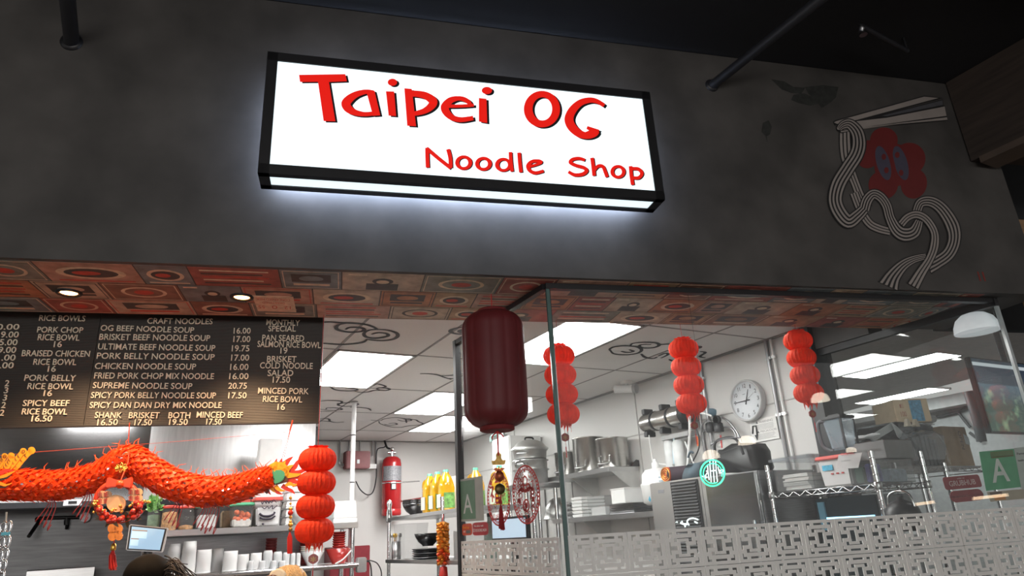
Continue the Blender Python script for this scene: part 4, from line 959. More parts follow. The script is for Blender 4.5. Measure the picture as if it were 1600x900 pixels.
for i in range(40):
    a = rd.uniform(-.15, PI + .15); r_ = rd.uniform(26, 36); x = 184 + r_ * 1.08 * math.cos(a); y = 788 + r_ * .80 * math.sin(a)
    MB().ball(wp(x, y, rd.uniform(-.045, -.01)), rd.uniform(.010, .0135), 12).build('berry', berr, wr)
for i in range(34):
    sgn = rd.choice((-1, -1, 1, 0)); x, y = ((146 + rd.uniform(0, 18), 790 + rd.uniform(-7, 12)) if sgn < 0 else ((205 + rd.uniform(0, 30), 789 + rd.uniform(-6, 12)) if sgn > 0 else (180 + rd.uniform(-6, 28), 795 + rd.uniform(-5, 6))))
    MB().ball(wp(x, y, rd.uniform(-.05, -.02)), rd.uniform(.005, .008), 8).build('gold_bud', gber, wr)
lm = MB()
for i in range(26):
    a = rd.uniform(0, PI); x = 184 + 33 * math.cos(a); y = 788 + 26 * math.sin(a); q = wp(x, y, rd.uniform(-.03, .01)); d = V((rd.uniform(-1, 1), rd.uniform(-.4, .4), rd.uniform(-1, 1))).normalized(); s_ = d.cross(FYV).normalized()
    lm.add([q, q + d * .018 + s_ * .008, q + d * .04, q + d * .018 - s_ * .008], [(0, 1, 2, 3)])
lm.build('leaves', mat('dark_olive_leaf', (0.10, 0.06, 0.02), .5), wr)
m = MB(); m.tube([wp(189, 750), onF(200, 722, DV - .09), onF(202, 705, DV - .07)], .0025, 6)
fw = wp(189, 731, -.03)
m.build('cord', MATS['red_orange_string'], wr)
m = MB()
for i in range(8):
    a = PI * i / 4; m.tube([fw + (FXV * math.cos(a + t) + ZV * math.sin(a + t) * .75) * rr_ for t, rr_ in ((-.3, .006), (-.2, .022), (0, .028), (.2, .022), (.3, .006))], .0024, 6)
m.ball(fw, .009, 10)
m.build('gold_knot', gold, wr)
m = MB()
for x, y in ((175.5, 826), (186, 826), (176, 838), (186, 837)): m.plate([wp(*q, -.01) for q in ell(x, y, 6.5, 7.5, 18)], -FYV, .008)
m.build('orange_charm', mat('orange_foil', (0.85, 0.20, 0.02), .25, .5, .3, 30), wr)
ta, tb_ = wp(178, 849), wp(176, 891)
m = MB(); m.lathe([(.006, 0), (.010, -.006), (.011, -.024), (.009, -.028)], ta, 14); m.build('tassel_cap', gold, wr)
m = MB()
for i in range(30):
    a = i * 2.4; r_ = .016 * math.sqrt(i / 30); m.tube([ta + V((0, 0, -.02)), ta + V((math.cos(a) * r_ * .8, math.sin(a) * r_ * .8, -.05)), V((tb_.x + math.cos(a) * r_, tb_.y + math.sin(a) * r_, tb_.z + .006 * (i % 3)))], .0018, 5)
m.tube([wp(181, 815), ta], .0015, 5)
m.build('tassel', mat('bright_red_thread', (0.60, 0.02, 0.015), 0.7), wr)
# beaded string under the dragon's tail
bt = thing('beaded_charm', onF(453, 865, DV), 'thin gold beaded charm with red tassel hanging under the dragon tail', 'charm', None, AF)
MB().tube([onF(455, 770, DV), onF(453, 838, DV)], .0012, 5).build('cord', redcord, bt)
for y, r_, gm_ in ((778, .008, gold), (787, .006, gold), (795, .009, gold), (801, .013, berr), (808, .008, gold), (815, .007, gold), (820, .011, gold), (827, .010, gm)):
    MB().ball(onF(454, y, DV), r_, 12).build('bead', gm_, bt)
m = MB(); ta, tb_ = onF(453, 830, DV), onF(453, 865, DV)
for i in range(18):
    a = i * 2.4; r_ = .011 * math.sqrt(i / 18); m.tube([ta, ta.lerp(tb_, .3) + V((math.cos(a) * r_, math.sin(a) * r_, 0)), tb_ + V((math.cos(a) * r_, math.sin(a) * r_, 0))], .0016, 5)
m.build('tassel', MATS['bright_red_thread'], bt)

# ------------------------------------------------------------------ stickers and signs on the glass
SX = 1.6035
NX = V((-1, 0, 0)); YX = V((0, -1, 0))
cutm = mat('red_paper_cut', (0.55, 0.03, 0.025), 0.6, 0, .1)
def side(x, y, lift=0.0): p = onX(x, y, SX - lift); return p
def oval_cut(box, label, fu):
    x0, x1, y0, y1 = box
    cA = side((x0 + x1) / 2, (y0 + y1) / 2); ry = (side(x0, (y0 + y1) / 2).y - side(x1, (y0 + y1) / 2).y) / 2; rz = (side((x0 + x1) / 2, y0).z - side((x0 + x1) / 2, y1).z) / 2
    P = lambda a, b: cA + YX * (a * ry) + ZV * (b * rz)
    t = thing('paper_cut', P(0, -1), label, 'window sticker', 'oval red paper cuts')
    E = lambda r, n=44: [P(r * math.cos(2 * PI * i / n), r * math.sin(2 * PI * i / n)) for i in range(n)]
    m = MB(); m.strip(E(1), E(.94), NX, .0008, closed=True); m.strip(E(.86), E(.83), NX, .0008, closed=True)
    for i in range(44):
        a = 2 * PI * i / 44; q = (.895 * math.cos(a), .895 * math.sin(a)); m.plate([P(q[0] + .036 * math.cos(b), q[1] + .036 * math.sin(b)) for b in [2 * PI * k / 8 for k in range(8)]], NX, .0008)
    m.build('border', cutm, t)
    m = MB(); rd = random.Random(int(x0))
    def arc(cx, cy, r, a0, a1, w): 
        A_ = [a0 + (a1 - a0) * i / 10 for i in range(11)]
        m.strip([P(cx + (r - w) * math.cos(a), cy + (r - w) * math.sin(a)) for a in A_], [P(cx + (r + w) * math.cos(a), cy + (r + w) * math.sin(a)) for a in A_], NX, .0008)
    for i in range(70 if not fu else 50):
        a = rd.uniform(0, 2 * PI); r = math.sqrt(rd.uniform(.12, .62)); cx, cy = r * math.cos(a), r * math.sin(a)
        if fu and cx < .25 and -.15 < cy < .7: continue
        arc(cx, cy, rd.uniform(.05, .13), rd.uniform(0, 6), rd.uniform(8, 11), .009)
    if not fu:
        for cx, cy, r in ((0, .45, .16), (-.22, .22, .12), (.22, .22, .12), (0, -.38, .2)): arc(cx, cy, r, 0, 2 * PI, .03)
        for sx in (-1, 1): arc(sx * .3, -.1, .3, PI * .2, PI * .8, .045)
        for cx, cy, r in ((0, .12, .07), (0, -.38, .09), (-.5, -.2, .09), (.5, -.2, .09), (0, .8, .05)): m.plate([P(cx + r * math.cos(b), cy + r * math.sin(b)) for b in [2 * PI * k / 14 for k in range(14)]], NX, .0008)
    m.build('cut_pattern', cutm, t)
    if fu:
        m = MB()
        def bar(x0_, y0_, x1_, y1_, w=.055):
            d = V((x1_ - x0_, y1_ - y0_, 0)).normalized(); n = V((-d.y, d.x, 0)) * w
            m.plate([P(x0_ + n.x, y0_ + n.y), P(x1_ + n.x, y1_ + n.y), P(x1_ - n.x, y1_ - n.y), P(x0_ - n.x, y0_ - n.y)], NX, .0012)
        ox = -.22
        for b4 in ((-.42, .6, -.3, .5), (-.5, .4, -.15, .4), (-.15, .4, -.45, .05), (-.3, .25, -.3, -.15), (-.25, .1, -.12, 0), (0, .58, .45, .58), (.06, .42, .4, .42), (.06, .42, .06, .28), (.4, .42, .4, .28), (.06, .28, .4, .28),
                   (.0, .14, .46, .14), (0, .14, 0, -.2), (.46, .14, .46, -.2), (0, -.2, .46, -.2), (.23, .14, .23, -.2), (0, -.03, .46, -.03)): bar(b4[0] + ox, b4[1] + .05, b4[2] + ox, b4[3] + .05, .04)
        m.build('fortune_character', mat('bright_red_print', (0.70, 0.02, 0.02), .5), t)
    return t
oval_cut((760.7, 796.7, 736, 822), 'oval red paper cut with a large character on the side glass, behind the lantern tassel', True)
oval_cut((800, 843, 725.5, 819), 'oval red paper cut with fine scrolls on the side glass, nearest the glass corner', False)
def card(name, pts, surf, nrm, mats, label, group=None, cat='sticker', t=.0015):
    m = MB().plate([surf(*q) for q in pts], nrm, t)
    return m.build(name, mats[0], None), label
def side_card(name, box, m0, label, lines, cat='sticker', round_=0, kids_=()):
    x0, x1, ya, yb, yc, yd = box                 # left x, right x, y at upper left, upper right, lower right, lower left
    P00 = side(x0, ya); P10 = side(x1, yb); P01 = side(x0, yd)
    X = (P10 - P00); wv_ = X.length; X.normalize(); hv_ = P00.z - P01.z; o0 = P01
    t = thing(name, o0, label, cat)
    F = lambda a, b, l=0.0: o0 + X * (wv_ * a) + ZV * (hv_ * b) + NX * l
    if round_:
        r = round_; pts = []
        for cx, cy, a0 in ((1 - r, r, -PI / 2), (1 - r, 1 - r, 0), (r, 1 - r, PI / 2), (r, r, PI)):
            pts += [F(cx + r * math.cos(a0 + PI / 2 * i / 5), cy + r * math.sin(a0 + PI / 2 * i / 5)) for i in range(6)]
    else: pts = [F(0, 0), F(1, 0), F(1, 1), F(0, 1)]
    bg = MB().plate(pts, NX, .001).build('backing', m0, t)
    for s_, fx, fy, ww, hh, mt in lines:
        m = MB(); text(m, s_, F(fx, fy, .0021), X, ZV, wv_ * ww, hv_ * hh, .0004); m.build('lettering', mt, t)
    for nm, (a, b_, c_, d), mt in kids_:
        MB().plate([F(a, b_, .0012), F(c_, b_, .0012), F(c_, d, .0012), F(a, d, .0012)], NX, .0006).build(nm, mt, t)
grn = mat('faded_green_card', (0.13, 0.26, 0.16), .6, 0, .1); grn2 = mat('green_grade_card', (0.07, 0.33, 0.16), .6, 0, .1); pale = mat('pale_grade_letter', (0.62, 0.66, 0.62), .6)
whp = mat('white_print', (0.82, .80, .78), .6); redb = mat('red_sticker', (0.48, 0.03, .04), .5)
side_card('grade_card', (720.5, 756, 749, 743, 812, 815), mat('grey_card', (0.40, 0.42, 0.38), .6), 'faded green letter grade card on the far end of the side glass', [('A', .14, .18, .40, .45, pale)], 'grade card', 0, (('green_field', (.02, .05, .66, .95), grn),))
side_card('delivery_sticker', (739, 763, 817, 815, 836, 837), redb, 'dark red rounded delivery sticker on the side glass below the faded grade card', [('DOORDASH', .22, .28, .70, .22, whp), ('We deliver with', .12, .66, .6, .14, whp), ('D', .06, .28, .12, .24, whp)], 'sticker', .2)
side_card('review_sticker', (722.5, 738, 819, 817.5, 836, 837), mat('orange_red_sticker', (0.62, .07, .02), .5), 'orange red rounded sticker on the far end of the side glass', [('Find us', .12, .58, .6, .22, MATS['yellow_flame_card']), ('on', .15, .25, .2, .16, whp)], 'sticker', .2, (('logo_patch', (.42, .16, .85, .44), mat('dark_grey_print', (.15, .13, .12), .6)),))
# front glass, right end
def front_card(name, q, m0, label, lines, cat, round_=0, kids_=(), v=0.014):
    """q: upper left, upper right, lower left pixels; hung just inside the front glass"""
    P = [onF(*p, v) for p in q]; o0 = P[2]; X = P[1] - P[0]; wv_ = X.length; X.normalize(); U = P[0] - P[2]; hv_ = U.length; U.normalize()
    t = thing(name, o0, label, cat, None, AF); F = lambda a, b, l=0.0: o0 + X * (wv_ * a) + U * (hv_ * b) - FYV * l
    if round_:
        r = round_; pts = []; r2 = r * wv_ / hv_
        for cx, cy, a0 in ((1 - r, r2, -PI / 2), (1 - r, 1 - r2, 0), (r, 1 - r2, PI / 2), (r, r2, PI)):
            pts += [F(cx + r * math.cos(a0 + PI / 2 * i / 5), cy + r2 * math.sin(a0 + PI / 2 * i / 5)) for i in range(6)]
    else: pts = [F(0, 0), F(1, 0), F(1, 1), F(0, 1)]
    MB().plate(pts, FYV, .0015).build('backing', m0, t)
    for s_, fx, fy, ww, hh, mt in lines:
        m = MB(); text(m, s_, F(fx, fy, .0006), X, U, wv_ * ww, hv_ * hh, .0006, 0, .015); m.build('lettering', mt, t)
    for nm, (a, b_, c_, d), mt in kids_:
        MB().plate([F(a, b_, .0004), F(c_, b_, .0004), F(c_, d, .0004), F(a, d, .0004)], -FYV, .0004).build(nm, mt, t)
dred = mat('dull_red_board', (0.24, 0.03, .035), .55); greyl = mat('grey_red_letters', (0.50, .36, .35), .6)
front_card('delivery_board', ((1472, 746), (1529, 741), (1478, 766)), dred, 'dark red delivery board inside the front glass beside the right grade card', [('GRUBHUB', .13, .25, .72, .42, greyl), ('order on', .38, .76, .2, .12, greyl)], 'sticker', .06)
front_card('dark_red_sticker', ((1482, 768), (1534, 763), (1487, 786)), dred, 'plain dark red oblong sticker below the delivery board', [('D DOORDASH', .14, .36, .66, .2, mat('faint_red_letters', (0.33, .10, .10), .6))], 'sticker', .15)
front_card('grade_card', ((1530, 706), (1584, 701), (1541, 767)), grn2, 'bright green letter grade card at the right end of the front glass', [('A', .22, .18, .50, .60, pale)], 'grade card', 0, (('dark_field', (.30, .80, .96, .97), mat('olive_print', (.10, .17, .05), .6)), ('gold_line', (.34, .81, .95, .84), mat('ochre_print', (.45, .27, .04), .6))))
front_card('permit_sheet', ((1584, 700), (1612, 697.5), (1596, 764)), mat('pale_green_grey_sheet', (.42, .46, .43), .6), 'pale printed sheet right of the bright green grade card', [('Permit', .1, .82, .5, .06, mat('dark_print', (.08, .08, .08), .6)), ('health 1', .1, .66, .4, .05, MATS['dark_print']), ('77', .3, .36, .4, .06, MATS['dark_print'])], 'sheet')
front_card('striped_sticker', ((1542, 769), (1600, 764), (1548, 784)), mat('tan_sticker', (.38, .33, .25), .6), 'tan sticker with an orange picture low on the front glass under the green card', [], 'sticker', 0, (('orange_patch', (.12, .1, .42, .6), mat('orange_print', (.5, .2, .04), .6)), ('dark_patch', (.06, .62, .38, .95), mat('brown_print', (.12, .07, .05), .6))))
# round neon sign
nc = onF(1112, 739, 0.03); nv = 0.03
neon = thing('neon_sign', onF(1112, 762, nv), 'round green neon sign with white bars hanging inside the front glass', 'neon sign', None, AF)
def npx(x, y): return onF(990 + x / 6.0, 700 + y / 6.0, nv)
gn = emis('green_neon_glow', (0.10, 1.0, 0.55), 1.25); wn = emis('white_neon_glow', (0.85, 1.0, 0.98), 1.7)
MB().tube([npx(740 + 112 * math.cos(a), 235 + 122 * math.sin(a)) for a in [2 * PI * i / 48 for i in range(48)]], .0040, 8, closed=True).build('outer_ring', gn, neon)
MB().tube([npx(742 + 88 * math.cos(a), 238 + 94 * math.sin(a)) for a in [PI * .35 + 1.75 * PI * i / 40 for i in range(41)]], .0028, 8).build('inner_ring', gn, neon)
for pts in ([(715, 105), (718, 200), (728, 320)], [(745, 100), (748, 200), (756, 320)], [(768, 110), (774, 200), (786, 318)], [(692, 165), (700, 240), (708, 300)], [(718, 215), (748, 213), (776, 210)],
            [(632, 258), (655, 270), (675, 255), (692, 225), (680, 215)], [(680, 250), (668, 285), (690, 270)], [(790, 175), (800, 215), (815, 235), (800, 200)], [(805, 225), (822, 205), (845, 212), (822, 232), (800, 235)]):
    MB().tube(spline([npx(*q) for q in pts], 5), .0022, 8).build('white_tube', wn, neon)
t = thing('neon_reflection', npx(500, 740), 'white curled tube modelling a neon reflection low in the front glass, above the fretwork', 'neon sign', None, AF)  # reflection built as glowing tubes; no such sign hangs here
for pts, r_ in (([(520, 725), (503, 695), (512, 672), (540, 660), (575, 661), (605, 672)], .0030), ([(572, 690), (598, 704)], .0034), ([(440, 700), (462, 710), (490, 716), (505, 708)], .0042), ([(478, 716), (484, 742)], .0030), ([(452, 684), (458, 694)], .0022), ([(395, 700), (408, 690), (412, 702)], .0014)):
    MB().tube(spline([npx(*q) for q in pts], 4), r_, 8).build('white_tube', wn, t)
MB().tube([npx(505, 700), V((npx(505, 700).x, npx(505, 700).y, 1.49))], .001, 5).build('support_wire', clear, t)  # made-up wire holding the modelled reflection
MB().tube([npx(742, 115), V((npx(742, 115).x, npx(742, 115).y, ZS - 0.02))], .0008, 5).build('hanging_wire', black, neon)
MB().fbox(toF(npx(700, 200)).x, toF(npx(790, 200)).x, nv + .008, nv + .012, npx(740, 300).z, npx(740, 150).z).build('backing_plate', glass, neon)
# ------------------------------------------------------------------ steel hood, back panel and pass-through shelf on the left
hood = thing('exhaust_hood', V((-0.6, 7.3, 1.93)), 'large stainless steel exhaust hood under the menu board, behind the dragon', 'exhaust hood')
m = MB()
for x0, x1 in ((-2.9, -1.4), (-1.4, 0.1), (0.1, 1.575)): m.hexa([(x0 + .002, 7.0, 1.95), (x1 - .002, 7.0, 1.95), (x1 - .002, 7.9, 1.95), (x0 + .002, 7.9, 1.95), (x0 + .002, 7.0, 2.77), (x1 - .002, 7.0, 2.77), (x1 - .002, 7.9, 2.77), (x0 + .002, 7.9, 2.77)])
mirror = mat('polished_steel_sheet', (0.33, 0.33, 0.335), 0.16, 1.0, 0.06, 3, stretch=(1, 1, 14))
m.m[12:] = [1] * 6
m.build('hood_shell', [mirror, mat('reflection_bright_sheet', (.66, .66, .66), .34, 1.0, .1, 4, stretch=(12, 1, 1))], hood)  # paler right sheet puts the bright reflections on the hood into its colour
MB().box((-2.9, 6.97, 1.905), (1.575, 7.06, 1.95)).build('grease_lip', mat('dark_lip_steel', (0.05, 0.05, 0.055), 0.35, 0.8), hood)
m = MB()
for k in range(6): m.box((-2.5 + .66 * k, 7.2, 1.94), (-1.9 + .66 * k, 7.75, 1.949))
m.build('grease_filter', steeld, hood)
struct('wall_steel_panel', MB().box((-2.9, 7.92, 0), (1.80, 7.96, 2.77)), mat('dark_sheet_steel', (.13, .13, .133), .38, 1.0, .2, 3, stretch=(1, 1, 12)))  # darker base colour than the other steel sheets
# black gas rail with swing arm below the hood
t = thing('pot_filler', onY(95, 808, 7.9), 'black jointed pot filler pipe on the steel panel left of the wreath', 'pot filler')
A_ = [onY(133, 808, 7.86), onY(62, 810, 7.86), onY(60, 816, 7.8), onY(45, 838, 7.62)]
MB().tube(spline(A_, 4), 0.016, 8).build('arm', black, t)
MB().tube([onY(104, 808, 7.86), onY(105, 820, 7.86), onY(104, 826, 7.84)], 0.014, 8).cyl(onY(104, 812, 7.85), onY(104, 820, 7.85), .022, 10).build('nozzle', blackp, t)
MB().cyl(onY(133, 808, 7.92), onY(133, 808, 7.82), .045, 14).build('wall_flange', steeld, t)
t = thing('control_box', onY(113, 800, 6.99), 'small bright control box on the hood lip left of the wreath', 'control box')
p = onY(112, 797, 6.97); MB().box((p.x - .065, 6.935, 1.915), (p.x + .065, 6.969, 1.965)).build('housing', mat('pale_steel_plate', (.62, .64, .66), .4), t)
MB().box((p.x - .03, 6.931, 1.93), (p.x + .03, 6.9355, 1.95)).build('display', black, t)
t = thing('range_guard', V((-.9, 7.3, 0.9)), 'pale steel splash sheet at the bottom left under the hood', 'steel sheet')
p0, p1 = onY(42, 893, 7.5), onY(148, 887, 7.5)
MB().box((p0.x, 7.5, 0.5), (p1.x, 7.53, p1.z)).build('sheet', steel, t); MB().cyl((p0.x, 7.515, p1.z), (p1.x, 7.515, p1.z), .012, 8).build('rolled_edge', steel, t)

SU, SL = 1.668, 1.338
shf = thing('pass_through_shelf', V((0.75, 6.4, 0)), 'two-tier stainless pass-through shelf holding tubs and cups under the dragon', 'shelf')
MB().box((0.11, 6.2, SU - .045), (1.80, 6.62, SU)).build('upper_shelf', steel, shf, bevel=.004)
m = MB(); m.box((0.11, 6.2, SL - .03), (1.80, 6.75, SL)); m.build('lower_shelf', steel, shf)
MB().cyl((0.11, 6.185, SL - .018), (1.83, 6.185, SL - .018), .022, 14).build('front_rail', chrome, shf)
for x, y in ((1.76, 6.235), (1.76, 6.58), (0.16, 6.235), (0.16, 6.58)): MB().cyl((x, y, 0), (x, y, SU - .045), .019, 12).build('post', chrome, shf)
MB().box((1.79, 6.16, SL - .08), (1.87, 6.24, SL + .04)).build('corner_bracket', alum, shf, bevel=.008)
MB().box((0.14, 6.74, 0.2), (1.5, 6.75, SU - .05)).build('back_panel', steeld, shf)
pole = thing('utility_pole', V((1.80, 6.42, SL)), 'thin white pole running from the pass-through shelf to the ceiling', 'pole')
pb, ptp = V((1.795, 6.42, SL)), V((1.795, 6.42, ZC))
MB().cyl(pb, ptp, .021, 14).build('tube', mat('white_pole_paint', (.68, .68, .68), .35), pole)
MB().lathe([(.04, -.012), (.036, -.002), (.024, -.001)], ptp, 16).build('ceiling_flange', steel, pole)
for zz in (1.62, 2.02, 2.45): MB().lathe([(.0225, 0), (.0232, .004), (.0225, .010)], (1.795, 6.42, zz), 14).build('band', blackp, pole)

def spanY(x0, x1, yt, yb, Y, zb=None):
    a, b_ = onY(x0, yb, Y), onY(x1, yb, Y); tp = onY((x0 + x1) / 2, yt, Y)
    z = (a.z + b_.z) / 2 if zb is None else zb
    return V(((a.x + b_.x) / 2, Y, z)), abs(b_.x - a.x), tp.z - z
def spanX(x0, x1, yt, yb, X, zb=None):
    a, b_ = onX(x0, yb, X), onX(x1, yb, X); tp = onX((x0 + x1) / 2, yt, X)
    z = (a.z + b_.z) / 2 if zb is None else zb
    return V((X, (a.y + b_.y) / 2, z)), abs(b_.y - a.y), tp.z - z
milky = mat('milky_food_plastic', (0.72, 0.72, 0.71), 0.45, 0, .03, alpha=None)
redlid = mat('red_plastic_lid', (0.62, 0.06, 0.04), .45); grnlid = mat('green_plastic_lid', (0.12, 0.50, 0.28), .45)
def tub(c, wd, h, lid, fill, fillh, label, group, dep=None, tubm=clear, shape='sq', extra=None):
    t = thing('food_tub' if shape == 'sq' else 'storage_jar', c, label, 'food container', group)
    dep = dep or wd; lh = min(.028, h * .12)
    if shape == 'sq':
        m = MB().rbox(c + V((0, 0, .001)), (wd * .84, dep * .84, h - lh), (1, 0, 0), 1.16)
        m.build('tub', tubm, t, bevel=.008)
        MB().rbox(c + V((0, 0, h - lh)), (wd * 1.02, dep * 1.02, lh), (1, 0, 0), .97).build('lid', lid, t, bevel=.005)
        if fill: MB().rbox(c + V((0, 0, .005)), (wd * .80, dep * .80, h * fillh), (1, 0, 0), 1 + .16 * fillh).build('contents', fill, t, bevel=.01)
    else:
        r = wd / 2
        MB().lathe([(r * .86, 0), (r * .94, .01), (r * .96, h * .8), (r * .88, h * .87), (r * .88, h - lh)], c, 24).build('jar', tubm, t)
        MB().lathe([(r * .94, h - lh), (r * .96, h - lh * .5), (r * .90, h), (0.0, h)], c, 24).build('lid', lid, t)
        if fill: MB().lathe([(r * .82, .004), (r * .9, .012), (r * .9, h * fillh), (0, h * fillh + .012)], c, 20).build('contents', fill, t)
    if extra: extra(t)
    return t
GTB = 'food containers on the pass-through shelf'
nuts = mat('toasted_crumbs', (0.50, 0.25, 0.09), .8, 0, .5, 60, bump=.6); brown = mat('brown_spice_powder', (.30, .19, .10), .9, 0, .2, 40)
c, wd, h = spanY(228, 250, 797, 820, 6.38, SU)
hj = thing('herb_jar', c, 'clear jar of green herbs at the left end of the pass-through shelf', 'jar', GTB)
MB().lathe([(wd * .45, 0), (wd * .48, .008), (wd * .48, h)], c, 24).build('jar', clear, hj)
MB().lathe([(wd * .42, .005), (wd * .44, h * .75), (0, h * .8)], c, 20).build('stems', mat('dull_green_stems', (.10, .15, .08), .7, 0, .3, 30), hj)
m = MB(); rd = random.Random(3)
for i in range(90):
    a = rd.uniform(0, 6.28); r_ = wd * .5 * math.sqrt(rd.random()); q = c + V((math.cos(a) * r_, math.sin(a) * r_, h * .95 + rd.uniform(-.01, .10))); d = V((rd.uniform(-1, 1), rd.uniform(-1, 1), rd.uniform(.1, 1.2))).normalized(); s_ = d.orthogonal().normalized()
    m.add([q, q + d * .02 + s_ * .012, q + d * .045, q + d * .02 - s_ * .012], [(0, 1, 2, 3)])
m.build('leaves', mat('fresh_green_leaf', (.16, .36, .09), .5, 0, .4, 20), hj)
c, wd, h = spanY(250, 277, 790, 822, 6.36, SU); tub(c, wd, h, redlid, nuts, .72, 'clear jar full of toasted crumbs with a red lid on the pass-through shelf', GTB, shape='jar')
c, wd, h = spanY(277, 303, 790, 822, 6.36, SU); tub(c, wd, h, redlid, nuts, .16, 'nearly empty clear jar with a red lid beside the crumb jar', GTB, shape='jar')
c, wd, h = spanY(304, 338, 789, 822, 6.36, SU); tub(c, wd, h, grnlid, mat('white_powder', (.80, .79, .77), .9), .55, 'green-lidded clear tub half full of white powder on the pass-through shelf', GTB)
c, wd, h = spanY(341, 386, 782, 821, 6.50, SU); tub(c, wd, h, redlid, brown, .60, 'tall red-lidded tub of brown powder behind the green-lidded tubs', GTB, dep=.2)
def veg(t):
    m = MB(); rd = random.Random(8); cc, w2, h2 = VEG
    for i in range(16): m.ball(cc + V((rd.uniform(-.5, .5) * w2 * .6, -.30 * w2 + rd.uniform(0, .06), h2 * rd.uniform(.2, .62))), .022, 8)
    m.build('orange_pieces', mat('orange_red_pepper', (.72, .14, .04), .5, 0, .3, 40), t)
c, wd, h = spanY(358, 393, 786, 821, 6.31, SU); VEG = (c, wd, h); tub(c, wd, h, grnlid, mat('white_noodles', (.74, .70, .66), .7, 0, .15, 40), .30, 'green-lidded clear tub with orange and white food in the shelf front row', GTB, extra=veg)
def scrawl(t):
    m = MB(); cc, w2, h2 = BIG; y = cc.y - w2 * .475
    def S(px_, w): m.tube(spline([V((cc.x + a * w2, y - .004, cc.z + b * h2)) for a, b in px_], 6), w, 5)
    S([(-.28, .84), (-.24, .76), (-.18, .86), (-.1, .78), (-.1, .88), (0, .78), (.02, .86), (.1, .8), (.16, .9), (.26, .8)], .0035)
    S([(-.25, .66), (-.15, .6), (-.05, .68), (.0, .6), (.12, .7), (.14, .58), (.3, .7)], .0035)
    S([(-.32, .44), (-.2, .36), (0, .34), (.18, .4), (.22, .48)], .009); S([(-.3, .3), (-.15, .24), (.1, .25), (.25, .34)], .007); S([(-.2, .1), (-.15, .05)], .008)
    m.build('marker_scrawl', mat('black_marker', (.03, .02, .04), .6), t)
c, wd, h = spanY(393, 436, 778, 822, 6.31, SU); BIG = (c, wd, h)
tub(c, wd, h, redlid, mat('white_bagged_food', (.76, .74, .74), .6, 0, .08, 14), .62, 'large red-lidded tub with black marker scrawl on the pass-through shelf', GTB, tubm=clear, extra=scrawl)
# white stacks at the right end
GWB = 'white tubs at the right end of the pass-through shelf'
def wtub(c, wd, dep, h, label, n=1, m_=milky, inv=True, name='white_tub'):
    t = thing(name, c, label, 'tub', GWB); hh = h / n
    for k in range(n):
        m = MB().rbox(c + V((0, 0, k * hh)), (wd, dep, hh * .22), (1, 0, 0), 1.0); m.rbox(c + V((0, 0, k * hh + hh * .22)), (wd * .97, dep * .97, hh * .76), (1, 0, 0), .90 if inv else 1)
        m.build('nested_tub' if n > 1 else 'body', m_, t, bevel=.006)
    return t
c, wd, h = spanY(391, 437, 683, 822, 6.52, SU); wtub(c + V((0, .02, 0)), wd * .9, .14, h, 'tall white upturned bin rising behind the dragon tail', 1)
c, wd, h = spanY(441, 484, 758, 820, 6.42, SU); wtub(c, wd, .22, h, 'stack of nested white tubs behind the leftmost paper garland', 5)
c, wd, h = spanY(516, 553, 783, 818, 6.40, SU); wtub(c, wd, .22, h, 'single white upturned tub right of the leftmost paper garland', 1)
c, wd, h = spanY(455, 492, 790, 821, 6.27, SU)
t = thing('plastic_bowl', c, 'clear ribbed plastic bowl beside the leftmost paper garland on the upper shelf', 'bowl')
MB().lathe([(wd * .3, 0), (wd * .46, h * .4), (wd * .5, h), (wd * .47, h * .97), (wd * .28, .008)], c, 30, mod=lambda g, i, hh: 1 + .02 * math.cos(14 * g)).build('bowl', milky, t)
# cups on the lower shelf
GCU = 'white paper cup stacks on the lower pass-through shelf'; GPC = 'small clear cup stacks on the lower pass-through shelf'
paper = mat('white_paper_cup', (.74, .735, .73), .6, 0, .02); pcup = mat('frosted_cup_plastic', (.62, .63, .64), .3, 0, .03)
def stack(c, wd, h, label, group, m_, steps, name='paper_cup_stack', taper=.86):
    t = thing(name, c, label, 'cup stack', group); r = wd / 2; prof = []
    prof.append((r, 0.0))
    for k in range(steps):
        z0_ = h * .86 * k / steps
        prof += [(r, z0_ + .004), (r * .985, z0_ + h * .86 / steps - .002)]
    prof += [(r * .97, h * .86), (r * taper, h), (r * taper * .92, h), (r * taper * .9, h - .006), (0, h - .006)]
    MB().lathe(prof, c, 26).build('cup', m_, t)
    MB().lathe([(r * 1.04, .002), (r * 1.05, .007), (r * 1.0, .010)], c, 26).build('rim', m_, t)
for x0, x1, yt, yb, st_, lab in ((258, 281, 850, 891, 3, 'tall white paper bowl stack farthest left beside the monitor'), (281, 305, 846, 890, 3, 'tallest white paper bowl stack, right of the monitor'), (305, 329, 859, 889, 2, 'third white paper bowl stack from the monitor'),
                                 (347, 370, 861, 888, 2, 'white paper bowl stack left of the short cups'), (370, 388, 866, 887, 2, 'left one of two short ivory paper cup stacks'), (390, 408, 864, 886, 2, 'right one of two short ivory paper cup stacks')):
    c, wd, h = spanY(x0, x1, yt, yb, 6.26 if x0 != 258 else 6.3, SL); tall = st_ == 3
    if not tall: stack(c, wd, h, lab, GCU, paper, st_, taper=.98)
    else:
        t = thing('paper_cup_stack', c, lab, 'cup stack', GCU); r = wd / 2
        MB().lathe([(r * 1.0, 0), (r * 1.02, h * .30), (r * .93, h * .66), (r * .97, h * .67), (r * .84, h), (r * .8, h), (0, h - .004)], c, 26).build('cup', paper, t)
        MB().lathe([(r * 1.02, h * .005), (r * 1.04, h * .03), (r * 1.0, h * .04)], c, 26).build('rim', paper, t)
c, wd, h = spanY(327, 348, 857, 887, 6.42, SL); stack(c, wd, h, 'white paper bowl stack standing slightly behind its neighbours', GCU, paper, 2, taper=.99)
